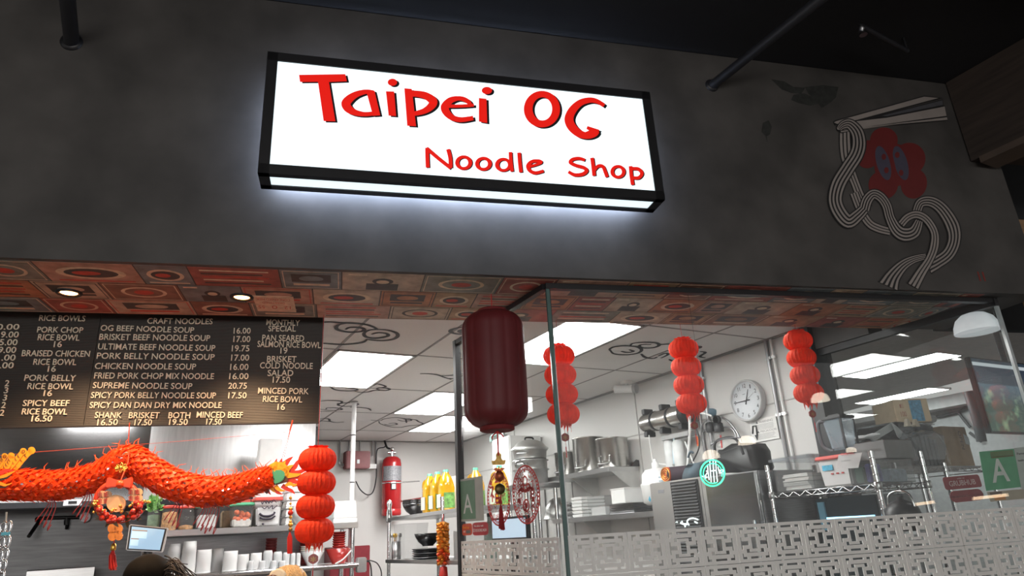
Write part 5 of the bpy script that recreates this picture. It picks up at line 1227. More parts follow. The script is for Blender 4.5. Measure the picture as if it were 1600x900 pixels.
for i, (x0, x1, yt) in enumerate(((410, 425, 860), (426, 440, 862), (441, 452, 863), (453, 461, 864), (462, 469, 864))):
    c, wd, h = spanY(x0, x1, yt, 884, 6.26, SL); stack(c, wd, h, 'frosted small cup stack, %s from the left in its row' % ORD[i], GPC, pcup, 3, 'small_cup_stack', .8)
for i, (x0, x1) in enumerate(((387, 397), (404, 415), (422, 432), (435, 446))):
    c, wd, h = spanY(x0, x1, 876, 887, 6.205 + .0, SL); c.y = 6.21; stack(c, wd * .9, h, 'low frosted sauce cup stack in front, %s from the left' % ORD[i], GPC, pcup, 2, 'small_cup_stack', .85)
# bowls at the right end
redware = mat('red_melamine', (0.42, 0.035, 0.03), .25, 0, .05, coat=.3); dredware = mat('dark_red_melamine', (0.20, 0.018, 0.018), .3, 0, .05)
def nest(name, c, wd, h, n, label, m_, prof, group, cat='bowl stack', part='bowl'):
    t = thing(name, c, label, cat, group)
    for k in range(n):
        z0_ = h * k / n; MB().lathe([(r * wd / 2, z0_ + z * h / n) for r, z in prof], c, 30).build(part, m_, t)
    return t
GBW = 'bowls and trays on the lower pass-through shelf'
c, wd, h = spanY(468, 506, 852, 884, 6.30, SL)
t = thing('white_bowl_stack', c, 'stack of white noodle bowls below the leftmost paper garland', 'bowl stack', GBW)
MB().lathe([(wd * .2, 0), (wd * .22, .01), (wd * .5, h * .72), (wd * .48, h * .72), (0, h * .68)], c, 30).build('bowl', paper, t)
for k in range(3): MB().lathe([(wd * .44, h * (.72 + .09 * k)), (wd * .49, h * (.78 + .09 * k)), (wd * .47, h * (.80 + .09 * k)), (0, h * (.78 + .09 * k))], c, 30).build('bowl_rim', mat('cream_bowl', (.72, .66, .58), .5), t)
c, wd, h = spanY(508, 549, 857, 881, 6.34, SL); rb = c.copy(); rw = wd
t = thing('red_bowl', c, 'glossy red bowl at the right end of the lower pass-through shelf', 'bowl', GBW)
MB().lathe([(wd * .24, 0), (wd * .26, .008), (wd * .5, h), (wd * .47, h * .99), (0, h * .3)], c, 32).build('bowl', redware, t)
c2 = c + V((0, 0, h + .004)); _, wd2, h2 = spanY(510, 550, 832, 857, 6.34)
nest('red_plate_stack', c2, wd2 * 1.02, h2, 7, 'stack of red plates on top of the glossy red bowl', redware, [(.30, 0), (.42, .2), (.5, .9), (.5, 1.1), (.46, 1.0), (0, .3)], GBW, 'plate stack', 'plate')
c, wd, h = spanY(403, 440, 841, 886, 6.55, SL)
nest('red_tray_stack', c, wd, h, 10, 'stack of dark red trays behind the small clear cups', dredware, [(.42, 0), (.46, .3), (.5, .9), (.49, 1.0), (0, .4)], GBW, 'tray stack', 'tray')
c, wd, h = spanY(456, 496, 836, 884, 6.60, SL)
nest('red_tray_stack', c, wd, h, 11, 'stack of dark red trays behind the white noodle bowls', dredware, [(.42, 0), (.46, .3), (.5, .9), (.49, 1.0), (0, .4)], GBW, 'tray stack', 'tray')
t = thing('cable', V((1.4, 6.2, SL)), 'loose white cable across the red bowl on the lower shelf', 'cable')
MB().tube(spline([onY(524, 881, 6.18), onY(536, 874, 6.17), onY(549, 860, 6.17)], 6), .007, 6).build('cable', white, t)
t = thing('red_cabinet', V((2.0, 8.6, 0)), 'dark red steel cabinet against the back wall right of the pass-through shelf', 'cabinet')
p0, p1 = onY(556, 853, 8.9), onY(572, 890, 8.9)
MB().box((p0.x - .35, 8.75, .4), (p1.x, 9.05, p0.z)).build('body', mat('dark_red_enamel_cabinet', (.22, .02, .03), .4), t, bevel=.006); MB().box((p1.x - .3, 8.742, .42), (p1.x - .02, 8.75, p0.z - .03)).build('door', MATS['dark_red_enamel_cabinet'], t)
t = thing('power_cord', onY(600, 890, 6.3), 'thin black cords hanging beside the shelf corner bracket', 'cord')
MB().tube(spline([V((1.87, 6.2, SL)), onY(577, 878, 6.2), onY(580, 890, 6.2), onY(581, 915, 6.2)], 6), .006, 6).tube(spline([V((1.87, 6.2, SL + .01)), onY(580, 876, 6.2), onY(590, 881, 6.2), onY(596, 895, 6.2), onY(594, 915, 6.2)], 6), .005, 6).build('cord', blackp, t)

# ------------------------------------------------------------------ fire suppression gear on the back wall
c, wd, h = spanY(538, 575.6, 705.6, 732.7, 8.98)
t = thing('control_cabinet', c, 'dull red control cabinet high on the back wall behind the white pole', 'control cabinet')
MB().box((c.x - wd / 2, 8.90, c.z), (c.x + wd / 2, 9.06, c.z + h)).build('body', mat('dull_red_enamel', (.24, .055, .06), .4, 0, .1), t, bevel=.01)
MB().box((c.x - .02, 8.894, c.z + .06), (c.x + .015, 8.90, c.z + .11)).build('latch', steeld, t)
q = onY(581, 729, 8.98); MB().box((q.x - .05, 8.95, q.z - .03), (q.x + .055, 9.06, q.z + .03)).build('white_switch', white, t, bevel=.004)
for xx, zb in ((531, 722), (545, 706), (562, 706), (582, 712), (587, 728)):
    a = onY(xx, 690, 9.04); b_ = onY(xx, zb, 9.04); MB().tube([V((a.x, 9.03, ZC)), V((b_.x, 9.03, b_.z)), ] , .011, 8).build('conduit', mat('grey_conduit', (.33, .33, .33), .4, .6), t)
a = onY(531, 722, 9.03); MB().tube(spline([V((a.x, 9.03, a.z)), V((a.x + .01, 9.02, a.z - .03)), V((c.x - wd / 2, 9.0, a.z - .04))], 5), .02, 8).build('elbow', steel, t)
tc_ = onY(611.5, 806, 8.9); r_ = .127; zt_ = onY(611, 713, 8.9).z; H_ = zt_ - tc_.z
tk = thing('suppressant_tank', tc_, 'tall red fire suppressant tank fixed to the back wall', 'tank')
MB().lathe([(r_ * .9, 0), (r_, .015), (r_, .07), (r_ * .97, .075), (r_ * .97, .085), (r_, .09), (r_, H_ - .10), (r_ * .92, H_ - .045), (r_ * .65, H_ - .01), (r_ * .3, H_), (0, H_)], tc_, 32).build('cylinder', mat('gloss_red_enamel', (.44, .015, .018), .25, 0, .05, coat=.5), tk)
za, zb2 = onY(611, 751, 8.8).z, onY(611, 728, 8.8).z
A0 = [i * PI / 14 + PI * 1.08 for i in range(13)]
MB().strip([V((tc_.x + math.cos(a) * (r_ + .001), tc_.y + math.sin(a) * (r_ + .001), za)) for a in A0], [V((tc_.x + math.cos(a) * (r_ + .001), tc_.y + math.sin(a) * (r_ + .001), zb2)) for a in A0], (0, -.3, 0), .004).build('label_plate', mat('silver_label', (.30, .30, .32), .5, .2, .3, 60), tk)
zs = onY(611, 755, 8.8).z
MB().lathe([(r_ + .002, 0), (r_ + .004, .006), (r_ + .002, .014)], (tc_.x, tc_.y, zs), 32).tube([V((tc_.x - .05, 8.77, zs)), V((tc_.x + .35, 8.80, zs + .02))], .008, 6).build('strap', chrome, tk)
q = onY(615, 760, 8.77); MB().box((q.x - .034, 8.764, q.z - .04), (q.x + .034, 8.776, q.z + .04)).build('tag_frame', blackp, tk); MB().box((q.x - .025, 8.760, q.z - .03), (q.x + .025, 8.765, q.z + .03)).build('tag', paperw, tk)
m = MB().cyl((tc_.x, tc_.y, tc_.z + H_ - .005), (tc_.x, tc_.y, tc_.z + H_ + .06), .028, 14); m.cyl((tc_.x - .06, tc_.y, tc_.z + H_ + .05), (tc_.x + .05, tc_.y, tc_.z + H_ + .05), .022, 12); m.ball((tc_.x, tc_.y - .02, tc_.z + H_ + .09), .032, 12)
m.build('valve', chrome, tk)
MB().tube(spline([V((tc_.x - .03, tc_.y, tc_.z + H_ + .1)), V((tc_.x - .07, tc_.y, tc_.z + H_ + .12)), V((tc_.x - .07, 9.0, ZC))], 5), .014, 8).build('riser_pipe', black, tk)
MB().tube(spline([V((tc_.x - .07, 8.95, tc_.z + H_ + .15)), onY(600, 699, 8.97), onY(590, 702, 8.97), onY(588, 718, 8.97), onY(588, 745, 8.97), onY(583, 768, 8.97), onY(574, 773, 8.97), onY(563, 765, 8.97), onY(556, 752, 8.97)], 6), .008, 6).build('hose', blackp, tk)

# ------------------------------------------------------------------ rack right of the opening
RX = 2.10; RZ, RZL = 1.697, 1.342
rk = thing('steel_rack', V((2.35, 5.65, 0)), 'stainless post rack holding oil jugs and bowls left of the side glass', 'rack')
for z, nm in ((RZ, 'upper_shelf'), (RZL, 'lower_shelf')): MB().box((RX, 4.45, z - .028), (RX + .52, 6.36, z)).build(nm, steel, rk, bevel=.003)
for x, y, zt2 in ((RX + .02, 5.06, RZ + .10), (RX + .02, 6.32, RZ + .13), (RX + .50, 6.32, RZ + .1), (RX + .50, 4.5, RZ + .1)):
    m = MB().cyl((x, y, 0), (x, y, zt2), .016, 12)
    for k in range(18): m.lathe([(.0162, 0), (.0175, .003), (.0162, .006)], (x, y, 1.0 + .045 * k), 12)
    m.build('post', chrome, rk)
MB().lathe([(.026, -.04), (.028, -.03), (.026, .05), (.018, .09), (.026, .12), (.020, .15), (0, .16)], (RX + .02, 6.32, RZ), 14).build('post_cap', chrome, rk)
oil = mat('golden_oil', (0.66, 0.36, 0.015), .10, 0, .25, 7, coat=.6, emit=(.8, .42, .02), es=0.0); capg = mat('mint_green_cap', (.14, .55, .38), .4)
GOJ = 'jugs of golden oil on the rack'
def jug(c, label, rz=0):
    t = thing('oil_jug', c, label, 'oil jug', GOJ)
    sq = lambda g, i, h: 1 / max(abs(math.cos(g + rz)), abs(math.sin(g + rz))) ** .55 if h < .2 else 1 / max(abs(math.cos(g + rz)), abs(math.sin(g + rz))) ** .25
    MB().lathe([(.054, 0), (.060, .008), (.061, .10), (.058, .115), (.060, .17), (.056, .215), (.042, .255), (.024, .283), (.020, .295)], c, 32, mod=sq).build('body', oil, t)
    MB().lathe([(.021, .288), (.022, .310), (.019, .313), (0, .313)], c, 18).build('cap', capg, t)
    MB().tube(spline([c + V((-.02, .045, .262)), c + V((-.03, .07, .24)), c + V((-.03, .075, .18)), c + V((-.02, .058, .14))], 5), .010, 8).build('handle', oil, t)
    MB().box((c.x - .0655, c.y - .04, c.z + .025), (c.x - .0605, c.y + .04, c.z + .125)).build('side_label', mat('oil_label_white', (.72, .74, .6), .5), t)
    m = MB().box((c.x - .045, c.y - .0655, c.z + .02), (c.x + .045, c.y - .0605, c.z + .135)); m.build('front_label', mat('oil_label_green', (.13, .30, .07), .5, 0, .5, 40), t)
for (x, y), lab in (((RX + .10, 5.17), 'oil jug standing nearest the rack post, in front of two others'), ((RX + .10, 5.34), 'oil jug standing second in the row behind the rack post'), ((RX + .10, 5.51), 'oil jug standing last in the row behind the rack post'),
                    ((RX + .30, 5.04), 'oil jug right of the white board, nearest the side glass'), ((RX + .42, 4.86), 'oil jug partly hidden by the dark post of the side glass')):
    jug(V((x, y, RZ)), lab)
t = thing('cutting_board', V((RX + .26, 5.22, RZ)), 'white cutting board standing between the oil jugs', 'cutting board')
MB().box((RX + .21, 5.2, RZ), (RX + .225, 5.45, RZ + .27)).build('board', white, t, bevel=.004)
blk = mat('black_melamine', (.012, .012, .013), .22, coat=.4)
def bowl(name, c, wd, h, label, m_, n=1, rim=None, group=None):
    t = thing(name, c, label, 'bowl', group)
    MB().lathe([(wd * .2, 0), (wd * .21, .008), (wd * .36, h * .35), (wd * .46, h * .72), (wd * .5, h), (wd * .48, h), (wd * .4, h * .6), (0, h * .12)], c, 32).build('bowl', m_, t)
    for k in range(n - 1): MB().lathe([(wd * .48, h + .010 * k + .001), (wd * .505, h + .010 * k + .009), (wd * .47, h + .010 * k + .008), (wd * .42, h * .8 + .01 * k)], c, 32).build('nested_rim', rim or m_, t)
    return t
c = V((RX + .17, 6.02, RZ)); bowl('black_bowl', c, .25, .105, 'stack of large black bowls on the rack beside the red tank', blk, 4, None)
t = thing('red_tray', V((RX + .26, 6.1, RZ)), 'dark red tray edge leaning behind the black bowls on the rack', 'tray')
MB().hexa([V((RX + .10, 6.22, RZ + .13)), V((RX + .44, 6.22, RZ + .165)), V((RX + .44, 6.25, RZ + .165)), V((RX + .10, 6.25, RZ + .13)), V((RX + .10, 6.22, RZ + .145)), V((RX + .44, 6.22, RZ + .185)), V((RX + .44, 6.25, RZ + .185)), V((RX + .10, 6.25, RZ + .145))]).box((RX + .25, 6.225, RZ), (RX + .27, 6.245, RZ + .14)).build('tray', dredware, t)
t = thing('steel_canister', V((RX + .20, 5.72, RZ)), 'pale steel canister between the black bowls and the oil jugs', 'canister')
MB().box((RX + .30, 5.80, RZ), (RX + .40, 5.90, RZ + .17)).build('body', steel, t, bevel=.006); MB().box((RX + .295, 5.795, RZ + .171), (RX + .405, 5.905, RZ + .182)).build('lid', alum, t)
# lower tier
c = V((RX + .16, 5.72, RZL))
t = thing('plate_stack', c, 'low stack of dark plates under the black bowl on the lower rack shelf', 'plate stack')
for k in range(5): MB().lathe([(.08, .016 * k), (.12, .016 * k + .006), (.14, .016 * k + .018), (.135, .016 * k + .017), (0, .016 * k + .008)], c, 28).build('plate', blk if k % 2 else steeld, t)
bowl('black_bowl', c + V((0, 0, .1)), .23, .10, 'single black bowl on dark plates on the lower rack shelf', blk)
c, wd, h = spanX(617, 641, 824, 876, RX + .05, RZL)
t = thing('clear_bin', V((RX + .13, 6.05, RZL)), 'clear plastic bin at the far end of the lower rack shelf', 'bin')
MB().rbox(V((RX + .14, 6.08, RZL)), (.2, .26, .16), (1, 0, 0), 1.12).build('lower_bin', clear, t); MB().rbox(V((RX + .14, 6.08, RZL + .161)), (.2, .26, .13), (1, 0, 0), 1.12).build('upper_bin', clear, t)
t = thing('utensil_holder', V((RX + .05, 6.24, RZL)), 'steel utensil holder with spoons at the far end of the lower rack shelf', 'utensil holder')
MB().lathe([(.042, 0), (.044, .004), (.044, .15), (.041, .15), (.040, .01)], (RX + .055, 6.22, RZL), 20).build('cup', steel, t)
for k in range(5):
    a = k * 1.3; q = V((RX + .055 + math.cos(a) * .02, 6.22 + math.sin(a) * .02, RZL + .02)); e = q + V((math.cos(a) * .02, math.sin(a) * .02, .18))
    MB().tube([q, e], .004, 6).ball(e, .014, 8, sz=1.4).build('spoon', gold if k % 2 else steel, t)
t = thing('paper_sheet', V((RX + .2, 5.03, RZL)), 'white paper sheet standing on the lower rack shelf behind the post', 'paper')
MB().box((RX + .08, 4.99, RZL), (RX + .15, 4.998, RZL + .2)).box((RX + .08, 4.998, RZL), (RX + .15, 5.03, RZL + .003)).build('sheet', paperw, t)
c = V((RX + .25, 4.72, RZL))
t = thing('green_bottle', c, 'grey green bottle on the lower rack shelf beside the dark glass post', 'bottle')
MB().lathe([(.04, 0), (.046, .01), (.046, .20), (.034, .235), (.018, .255), (.018, .29), (0, .29)], c, 22).build('bottle', mat('grey_green_plastic', (.20, .27, .23), .35, 0, .1), t); MB().lathe([(.02, .285), (.02, .31), (0, .31)], c, 16).build('cap', blackp, t)
t = thing('black_wok', V((RX + .33, 4.75, RZL - .3)), 'black wok hanging below the lower rack shelf at the side glass', 'wok')
MB().lathe([(.02, 0), (.10, .04), (.16, .12), (.175, .19), (.17, .19), (.09, .05), (0, .015)], (RX + .28, 4.72, RZL - .24), 28).build('pan', blk, t); MB().tube([(RX + .28, 4.72 - .17, RZL - .06), (RX + .28, 4.6, RZL - .03)], .01, 8).build('handle', blackp, t)
# firecracker ornament tied to the near post
q = V((RX + .005, 5.02, RZ - .03))
t = thing('firecracker_charm', V((q.x, q.y, RZL - .1)), 'red and gold firecracker charm tied to the near rack post', 'charm')
MB().tube([q + V((.02, .02, .03)), q + V((-.01, -.02, -.04))], .004, 6).build('cord', redcord, t)
fm = mat('red_gold_foil', (.62, .07, .015), .3, .3, .6, 45)
rd = random.Random(12)
m1 = MB(); m2 = MB()
for k in range(14):
    z = q.z - .06 - .021 * k
    for s_ in range(4):
        a = s_ * PI / 2 + k * .6; d = V((math.cos(a), math.sin(a), -.35)).normalized(); cc = q + V((-.01, -.02, 0)); cc.z = z
        (m1 if k < 8 or rd.random() < .5 else m2).tube([cc + d * .006, cc + d * .050], .012, 7)
m1.build('gold_crackers', mat('orange_gold_foil', (.80, .25, .03), .28, .4, .5, 45), t); m2.build('red_crackers', fm, t)
MB().lathe([(.0, 0), (.028, -.01), (.034, -.09), (.016, -.13), (0, -.135)], (q.x - .01, q.y - .02, q.z - .36), 14).build('red_pouch', mat('red_satin', (.58, .03, .02), .4), t)
MB().tube([(q.x - .01, q.y - .02, q.z - .04), (q.x - .01, q.y - .02, q.z - .37)], .003, 5).build('core_string', redcord, t)
# ------------------------------------------------------------------ right wall: shelves with pots
UZ, LZ = 2.02, 1.614
def wallshelf(z, y0, y1, lab):
    t = thing('wall_shelf', V((3.92, (y0 + y1) / 2, z - .04)), lab, 'shelf', 'steel shelves on the right kitchen wall')
    m = MB().box((3.745, y0, z - .042), (4.092, y1, z)); m.build('shelf', steel, t, bevel=.003)
    MB().box((4.08, y0, z), (4.092, y1, z + .05)).build('back_lip', steel, t)
    for y in (y0 + .004, y1 - .5):
        MB().plate([V((3.78, y, z - .042)), V((4.09, y, z - .042)), V((4.09, y, z - .26))], (0, 1, 0), .012).build('gusset', alum, t)
    return t
wallshelf(UZ, 5.10, 6.26, 'upper stainless wall shelf carrying the stock pots')
wallshelf(LZ, 4.36, 6.12, 'lower stainless wall shelf carrying plates and the steel bowl')
t = thing('shelf_end_bracket', V((4.0, 5.08, UZ)), 'black end bracket with bolts on the near end of the upper wall shelf', 'bracket')
p = onX(994, 720, 4.05); MB().plate([V((3.99, 5.085, UZ + .001)), V((4.09, 5.085, UZ + .001)), V((4.09, 5.085, UZ + .055)), V((4.06, 5.085, UZ + .06))], (0, 1, 0), .01).build('plate', blackp, t)
brs = mat('satin_stainless', (.60, .585, .56), .27, 1.0, .06, 4, stretch=(1, 1, 30))
def pot(X, Y, z, r, h, lab, handles=True):
    c = V((X, Y, z)); t = thing('stock_pot', c, lab, 'stock pot', 'stock pots on the upper wall shelf')
    MB().lathe([(r * .96, 0), (r, .01), (r, h - .012), (r * 1.025, h - .010), (r * 1.025, h), (r * .97, h), (r * .96, h - .03), (r * .95, .02), (0, .02)], c, 44).build('body', brs, t)
    if handles:
        for a in (PI * 1.12, PI * .12):
            d = V((math.cos(a), math.sin(a), 0)); n = V((-d.y, d.x, 0)); b_ = c + d * r
            MB().tube(spline([b_ - n * .055 + V((0, 0, .10)), b_ - n * .05 + V((0, 0, .05)), b_ - n * .042 + d * .035 + V((0, 0, .035)), b_ + n * .042 + d * .035 + V((0, 0, .035)), b_ + n * .05 + V((0, 0, .05)), b_ + n * .055 + V((0, 0, .10))], 5), .007, 8).build('handle', steel, t)
pot(3.90, onX(922, 733, 3.90).y, UZ, .152, .325, 'tallest stainless stock pot, in the middle of the upper wall shelf')
pot(3.92, onX(956, 730, 3.92).y - .03, UZ, .150, .27, 'wide stainless stock pot nearest the viewer on the upper wall shelf')
pot(3.90, onX(886, 736, 3.90).y + .0, UZ, .118, .235, 'smallest stainless stock pot at the far end of the upper wall shelf')
# steel mixing bowl upturned, plates, containers on the lower shelf
c = V((3.90, onX(873, 808, 3.90).y, LZ)); r = .155
t = thing('mixing_bowl', c, 'large upturned steel mixing bowl behind the edge of the front glass', 'bowl')
MB().lathe([(r * 1.06, 0), (r * 1.08, .006), (r, .012), (r * .96, .06), (r * .82, .125), (r * .55, .185), (r * .3, .212), (0, .218)], c, 44).build('bowl', alum, t)
t = thing('plate_stack', V((3.9, onX(903, 806, 3.9).y, LZ)), 'stack of thin dark plates right of the upturned steel bowl', 'plate stack', 'plates on the lower wall shelf')
for k in range(7): MB().rbox(V((3.9, onX(903, 806, 3.9).y, LZ + .022 * k)), (.24, .10, .012), (1, 0, 0), 1.03).build('plate', steeld if k % 2 else mat('grey_plate', (.35, .35, .35), .4), t)
yc = onX(921, 803, 3.9).y - .01
t = thing('plate_stack', V((3.9, yc, LZ)), 'neat stack of square white dishes on the lower wall shelf', 'plate stack', 'plates on the lower wall shelf')
for k in range(6): MB().rbox(V((3.89, yc, LZ + .031 * k)), (.26, .17, .026), (1, 0, 0), 1.06).build('dish', white, t, bevel=.004)
yc = onX(952, 800, 3.9).y
t = thing('clear_bin', V((3.9, yc, LZ)), 'long clear bin between the white dishes and white box on the lower wall shelf', 'bin')
MB().rbox(V((3.90, yc, LZ)), (.27, .26, .17), (1, 0, 0), 1.05).build('bin', clear, t); MB().rbox(V((3.90, yc, LZ + .004)), (.24, .22, .07), (1, 0, 0), 1.0).build('contents', mat('pale_grey_items', (.5, .5, .5), .6), t)
yc = onX(986, 800, 3.9).y
t = thing('plate_stack', V((3.9, yc, LZ)), 'stack of dark trays under the white box on the lower wall shelf', 'plate stack', 'plates on the lower wall shelf')
for k in range(6): MB().rbox(V((3.9, yc - .05, LZ + .014 * k)), (.27, .34, .008), (1, 0, 0), 1.03).build('tray', steeld, t)
t = thing('white_box', V((3.9, yc, LZ + .086)), 'white carton on the dark tray stack on the lower wall shelf', 'box')
MB().rbox(V((3.90, yc + .02, LZ + .086)), (.22, .20, .12)).build('carton', white, t, bevel=.004); MB().rbox(V((3.90, yc + .02, LZ + .2065)), (.225, .205, .008)).build('lid', paperw, t)
# steamer and water heater on the far right
p = onX(831, 757, 3.60)
t = thing('steel_stand', V((3.60, p.y, 0)), 'low steel cooking stand under the steamer tower at the far right wall', 'stand')
MB().box((3.39, p.y - .20, p.z - .05), (3.81, p.y + .20, p.z)).build('top', steel, t)
for a, b_ in ((-.17, -.17), (-.17, .17), (.17, -.17), (.17, .17)): MB().cyl((3.60 + a, p.y + b_, 0), (3.60 + a, p.y + b_, p.z - .05), .02, 10).build('leg', chrome, t)
c = V((3.60, p.y, p.z)); r = .180; zt_ = onX(831, 686, 3.60).z - p.z
st = thing('steamer', c, 'tall aluminium steamer tower with domed lid behind the right paper cut', 'steamer')
hs = [0, .30, .53, .765]
MB().lathe([(r * .9, 0), (r * .95, .02), (r * .95, hs[1] * zt_), (r * 1.04, hs[1] * zt_ + .001), (r * 1.04, hs[1] * zt_ + .012)], c, 44).build('pot', alum, st)
for k in (1, 2):
    a, b_ = hs[k] * zt_ + .013, hs[k + 1] * zt_
    MB().lathe([(r * .94, a), (r * .96, b_ - .012), (r * 1.03, b_ - .010), (r * 1.04, b_), (r * .9, b_)], c, 44).build('tier', alum, st)
    for ang in (PI * 1.2,):
        d = V((math.cos(ang), math.sin(ang), 0)); n = V((-d.y, d.x, 0)); q = c + d * r * .96 + V((0, 0, (a + b_) / 2))
        MB().tube(spline([q - n * .05, q - n * .045 + d * .03, q + n * .045 + d * .03, q + n * .05], 5), .008, 8).build('handle', steel, st)
zl = hs[3] * zt_ + .001
MB().lathe([(r * 1.07, zl), (r * 1.07, zl + .014), (r * .95, zl + .03), (r * .72, zl + .075), (r * .4, zl + .098), (0, zl + .105)], c, 44).build('lid', alum, st)
MB().tube(spline([c + V((-.05, 0, zl + .098)), c + V((-.04, 0, zl + .125)), c + V((.04, 0, zl + .125)), c + V((.05, 0, zl + .098))], 5), .009, 8).build('lid_handle', blackp, st)
q = onX(842, 735, 3.53)
MB().tube(spline([c + V((-.18, -.09, .30 * zt_)), c + V((-.24, -.13, .36 * zt_)), c + V((-.25, -.15, .46 * zt_)), c + V((-.20, -.17, .48 * zt_)), c + V((-.14, -.18, .34 * zt_))], 6), .010, 8).build('pot_handle', chrome, st)
a, b_ = onX(795, 680, 3.66), onX(768, 685, 3.66)
t = thing('water_heater', V((3.8, (a.y + b_.y) / 2, 1.3)), 'tall white water heater cabinet behind the steamer', 'water heater')
MB().box((3.66, a.y, 1.15), (4.08, b_.y, a.z)).build('cabinet', white, t, bevel=.012)
MB().box((3.70, a.y + .1, 0), (4.05, b_.y - .1, 1.15)).build('stand', steeld, t)
MB().cyl((3.75, a.y + .3, a.z), (3.75, a.y + .3, ZC), .022, 12).cyl((3.75, a.y + .3, a.z), (3.75, a.y + .3, a.z + .05), .05, 12).build('riser_pipe', steel, t)
MB().tube(spline([V((3.72, a.y + .55, a.z)), V((3.72, a.y + .55, a.z + .06)), V((3.73, a.y + .42, a.z + .07)), V((3.74, a.y + .35, a.z + .03))], 5), .02, 8).build('valve', mat('dull_green_valve', (.15, .24, .22), .5), t)
# kitchen order screen seen through the side glass
o0 = onX(770, 843, 1.85); e0 = onX(822, 836, 1.85)
t = thing('order_screen', V((1.85, (o0.y + e0.y) / 2, 1.0)), 'pale blue order screen low behind the side glass, below the paper cuts', 'screen')
z0_, z1_ = o0.z, onX(796, 811, 1.85).z
MB().box((1.85, e0.y - .012, z0_ - .012), (1.875, o0.y + .012, z1_ + .012)).build('housing', blackp, t, bevel=.003)
MB().box((1.8485, e0.y, z0_ + .005), (1.8500, o0.y, z1_)).build('display', emis('pale_blue_screen_glow', (.50, .62, .75), .85), t)
MB().cyl((1.89, (o0.y + e0.y) / 2, 0), (1.89, (o0.y + e0.y) / 2, z0_), .02, 10).build('stand', black, t)
# security camera on the ceiling
q = onZ(978, 596, ZC)
t = thing('security_camera', V((q.x, q.y, ZC - .1)), 'white bullet security camera under the ceiling by the right kitchen wall', 'camera')
MB().lathe([(.06, 0), (.055, -.02), (.02, -.025)], (q.x, q.y, ZC), 18).build('mount', white, t)
d = (onX(996, 606, 3.9) - onX(962, 600, 3.6)); d = V((.35, -.75, -.1)).normalized(); cc = V((q.x, q.y, ZC - .07))
MB().cyl(cc - d * .12, cc + d * .07, .038, 16).build('body', white, t); MB().cyl(cc + d * .07, cc + d * .10, .045, 16).build('lens_hood', mat('grey_plastic', (.35, .35, .35), .4), t); MB().tube([(q.x, q.y, ZC - .02), cc], .012, 8).build('neck', white, t)

# ------------------------------------------------------------------ clock, warning sign, conduits
cc = V((4.1, onX(1168, 626, 4.07).y, onX(1168, 626, 4.07).z)); R_ = .158
ck = thing('wall_clock', V((4.1, cc.y, cc.z - R_)), 'round white wall clock showing quarter to one on the right kitchen wall', 'clock')
AX = (-1, 0, 0)
MB().lathe([(R_ * .96, .001), (R_, .008), (R_, .052), (R_ * .97, .060), (R_ * .93, .060), (R_ * .90, .046)], cc, 56, ax=AX, ends=(1, 0)).build('case', mat('silver_grey_case', (.55, .55, .55), .4), ck)
MB().lathe([(0, .040), (R_ * .905, .040), (R_ * .905, .046)], cc, 56, ax=AX, ends=(0, 0)).build('dial', mat('pale_blue_dial', (.70, .73, .76), .5, 0, .01), ck)
ink = mat('dial_black', (.02, .02, .025), .5)
YY = V((0, -1, 0))
for k in range(1, 13):
    a = PI / 2 - k * PI / 6; s_ = str(k); wN, hN = (.019 if len(s_) == 1 else .031), .030
    if k == 1: wN = .008
    if k == 11: wN = .022
    m = MB(); q = cc + V((-.0412, 0, 0)) + YY * (R_ * .72 * math.cos(a)) + ZV * (R_ * .72 * math.sin(a))
    text(m, s_, q - YY * (wN / 2) - ZV * (hN / 2), YY, ZV, wN, hN); m.build('numeral', ink, ck)
def hand(ang, L, w_, back, nm, off):
    d = YY * math.cos(ang) + ZV * math.sin(ang); n = YY * -math.sin(ang) + ZV * math.cos(ang); q = cc + V((-off, 0, 0))
    MB().plate([q - d * back - n * w_, q + d * L - n * w_ * .4, q + d * L + n * w_ * .4, q - d * back + n * w_], (-1, 0, 0), .0012).build(nm, ink, ck)
hand(PI, R_ * .80, .005, .035, 'minute_hand', .0435); hand(PI / 2 - math.radians(22), R_ * .55, .006, .03, 'hour_hand', .0425); hand(PI / 2 - math.radians(62), R_ * .6, .0012, .02, 'second_hand', .045)
m = MB(); text(m, 'quartz', cc + V((-.0412, .032, .052)), YY, ZV, .03, .006) if False else m.plate([cc + V((-.0412, .03, .050)), cc + V((-.0412, .002, .050)), cc + V((-.0412, .002, .053)), cc + V((-.0412, .03, .053))], (-1, 0, 0), .0004); m.build('dial_mark', ink, ck)
WX = 4.094
wq = [onX(1172, 656, WX), onX(1213, 649, WX), onX(1218.5, 685, WX), onX(1176.7, 692, WX)]
o0 = V((WX, wq[3].y, (wq[3].z + wq[2].z) / 2)); ww = wq[3].y - wq[2].y; hh = wq[1].z - wq[2].z
ws = thing('warning_sign', o0, 'white bilingual warning sign on the wall below and right of the clock', 'sign')
F = lambda a, b_, l=0: o0 + YY * (ww * a) + ZV * (hh * b_) + V((-l, 0, 0))
MB().plate([F(0, 0), F(1, 0), F(1, 1), F(0, 1)], (-1, 0, 0), .003).build('plate', paperw, ws)
MB().plate([F(-.01, -.012), F(1.015, -.012), F(1.015, 1.0), F(-.01, 1.0)], (-1, 0, 0), .0015).build('shadow_edge', mat('grey_edge', (.2, .2, .2), .6), ws)
m = MB()
for s_, a, b_, w_, h_ in (('WARNING', .36, .80, .52, .10), ('PRECAUCION', .36, .38, .58, .10)):
    text(m, s_, F(a, b_, .0034), YY, ZV, ww * w_, hh * h_)
    m.plate([F(a - .13, b_, .0034), F(a - .03, b_, .0034), F(a - .08, b_ + .12, .0034)], (-1, 0, 0), .0003)
rd = random.Random(5)
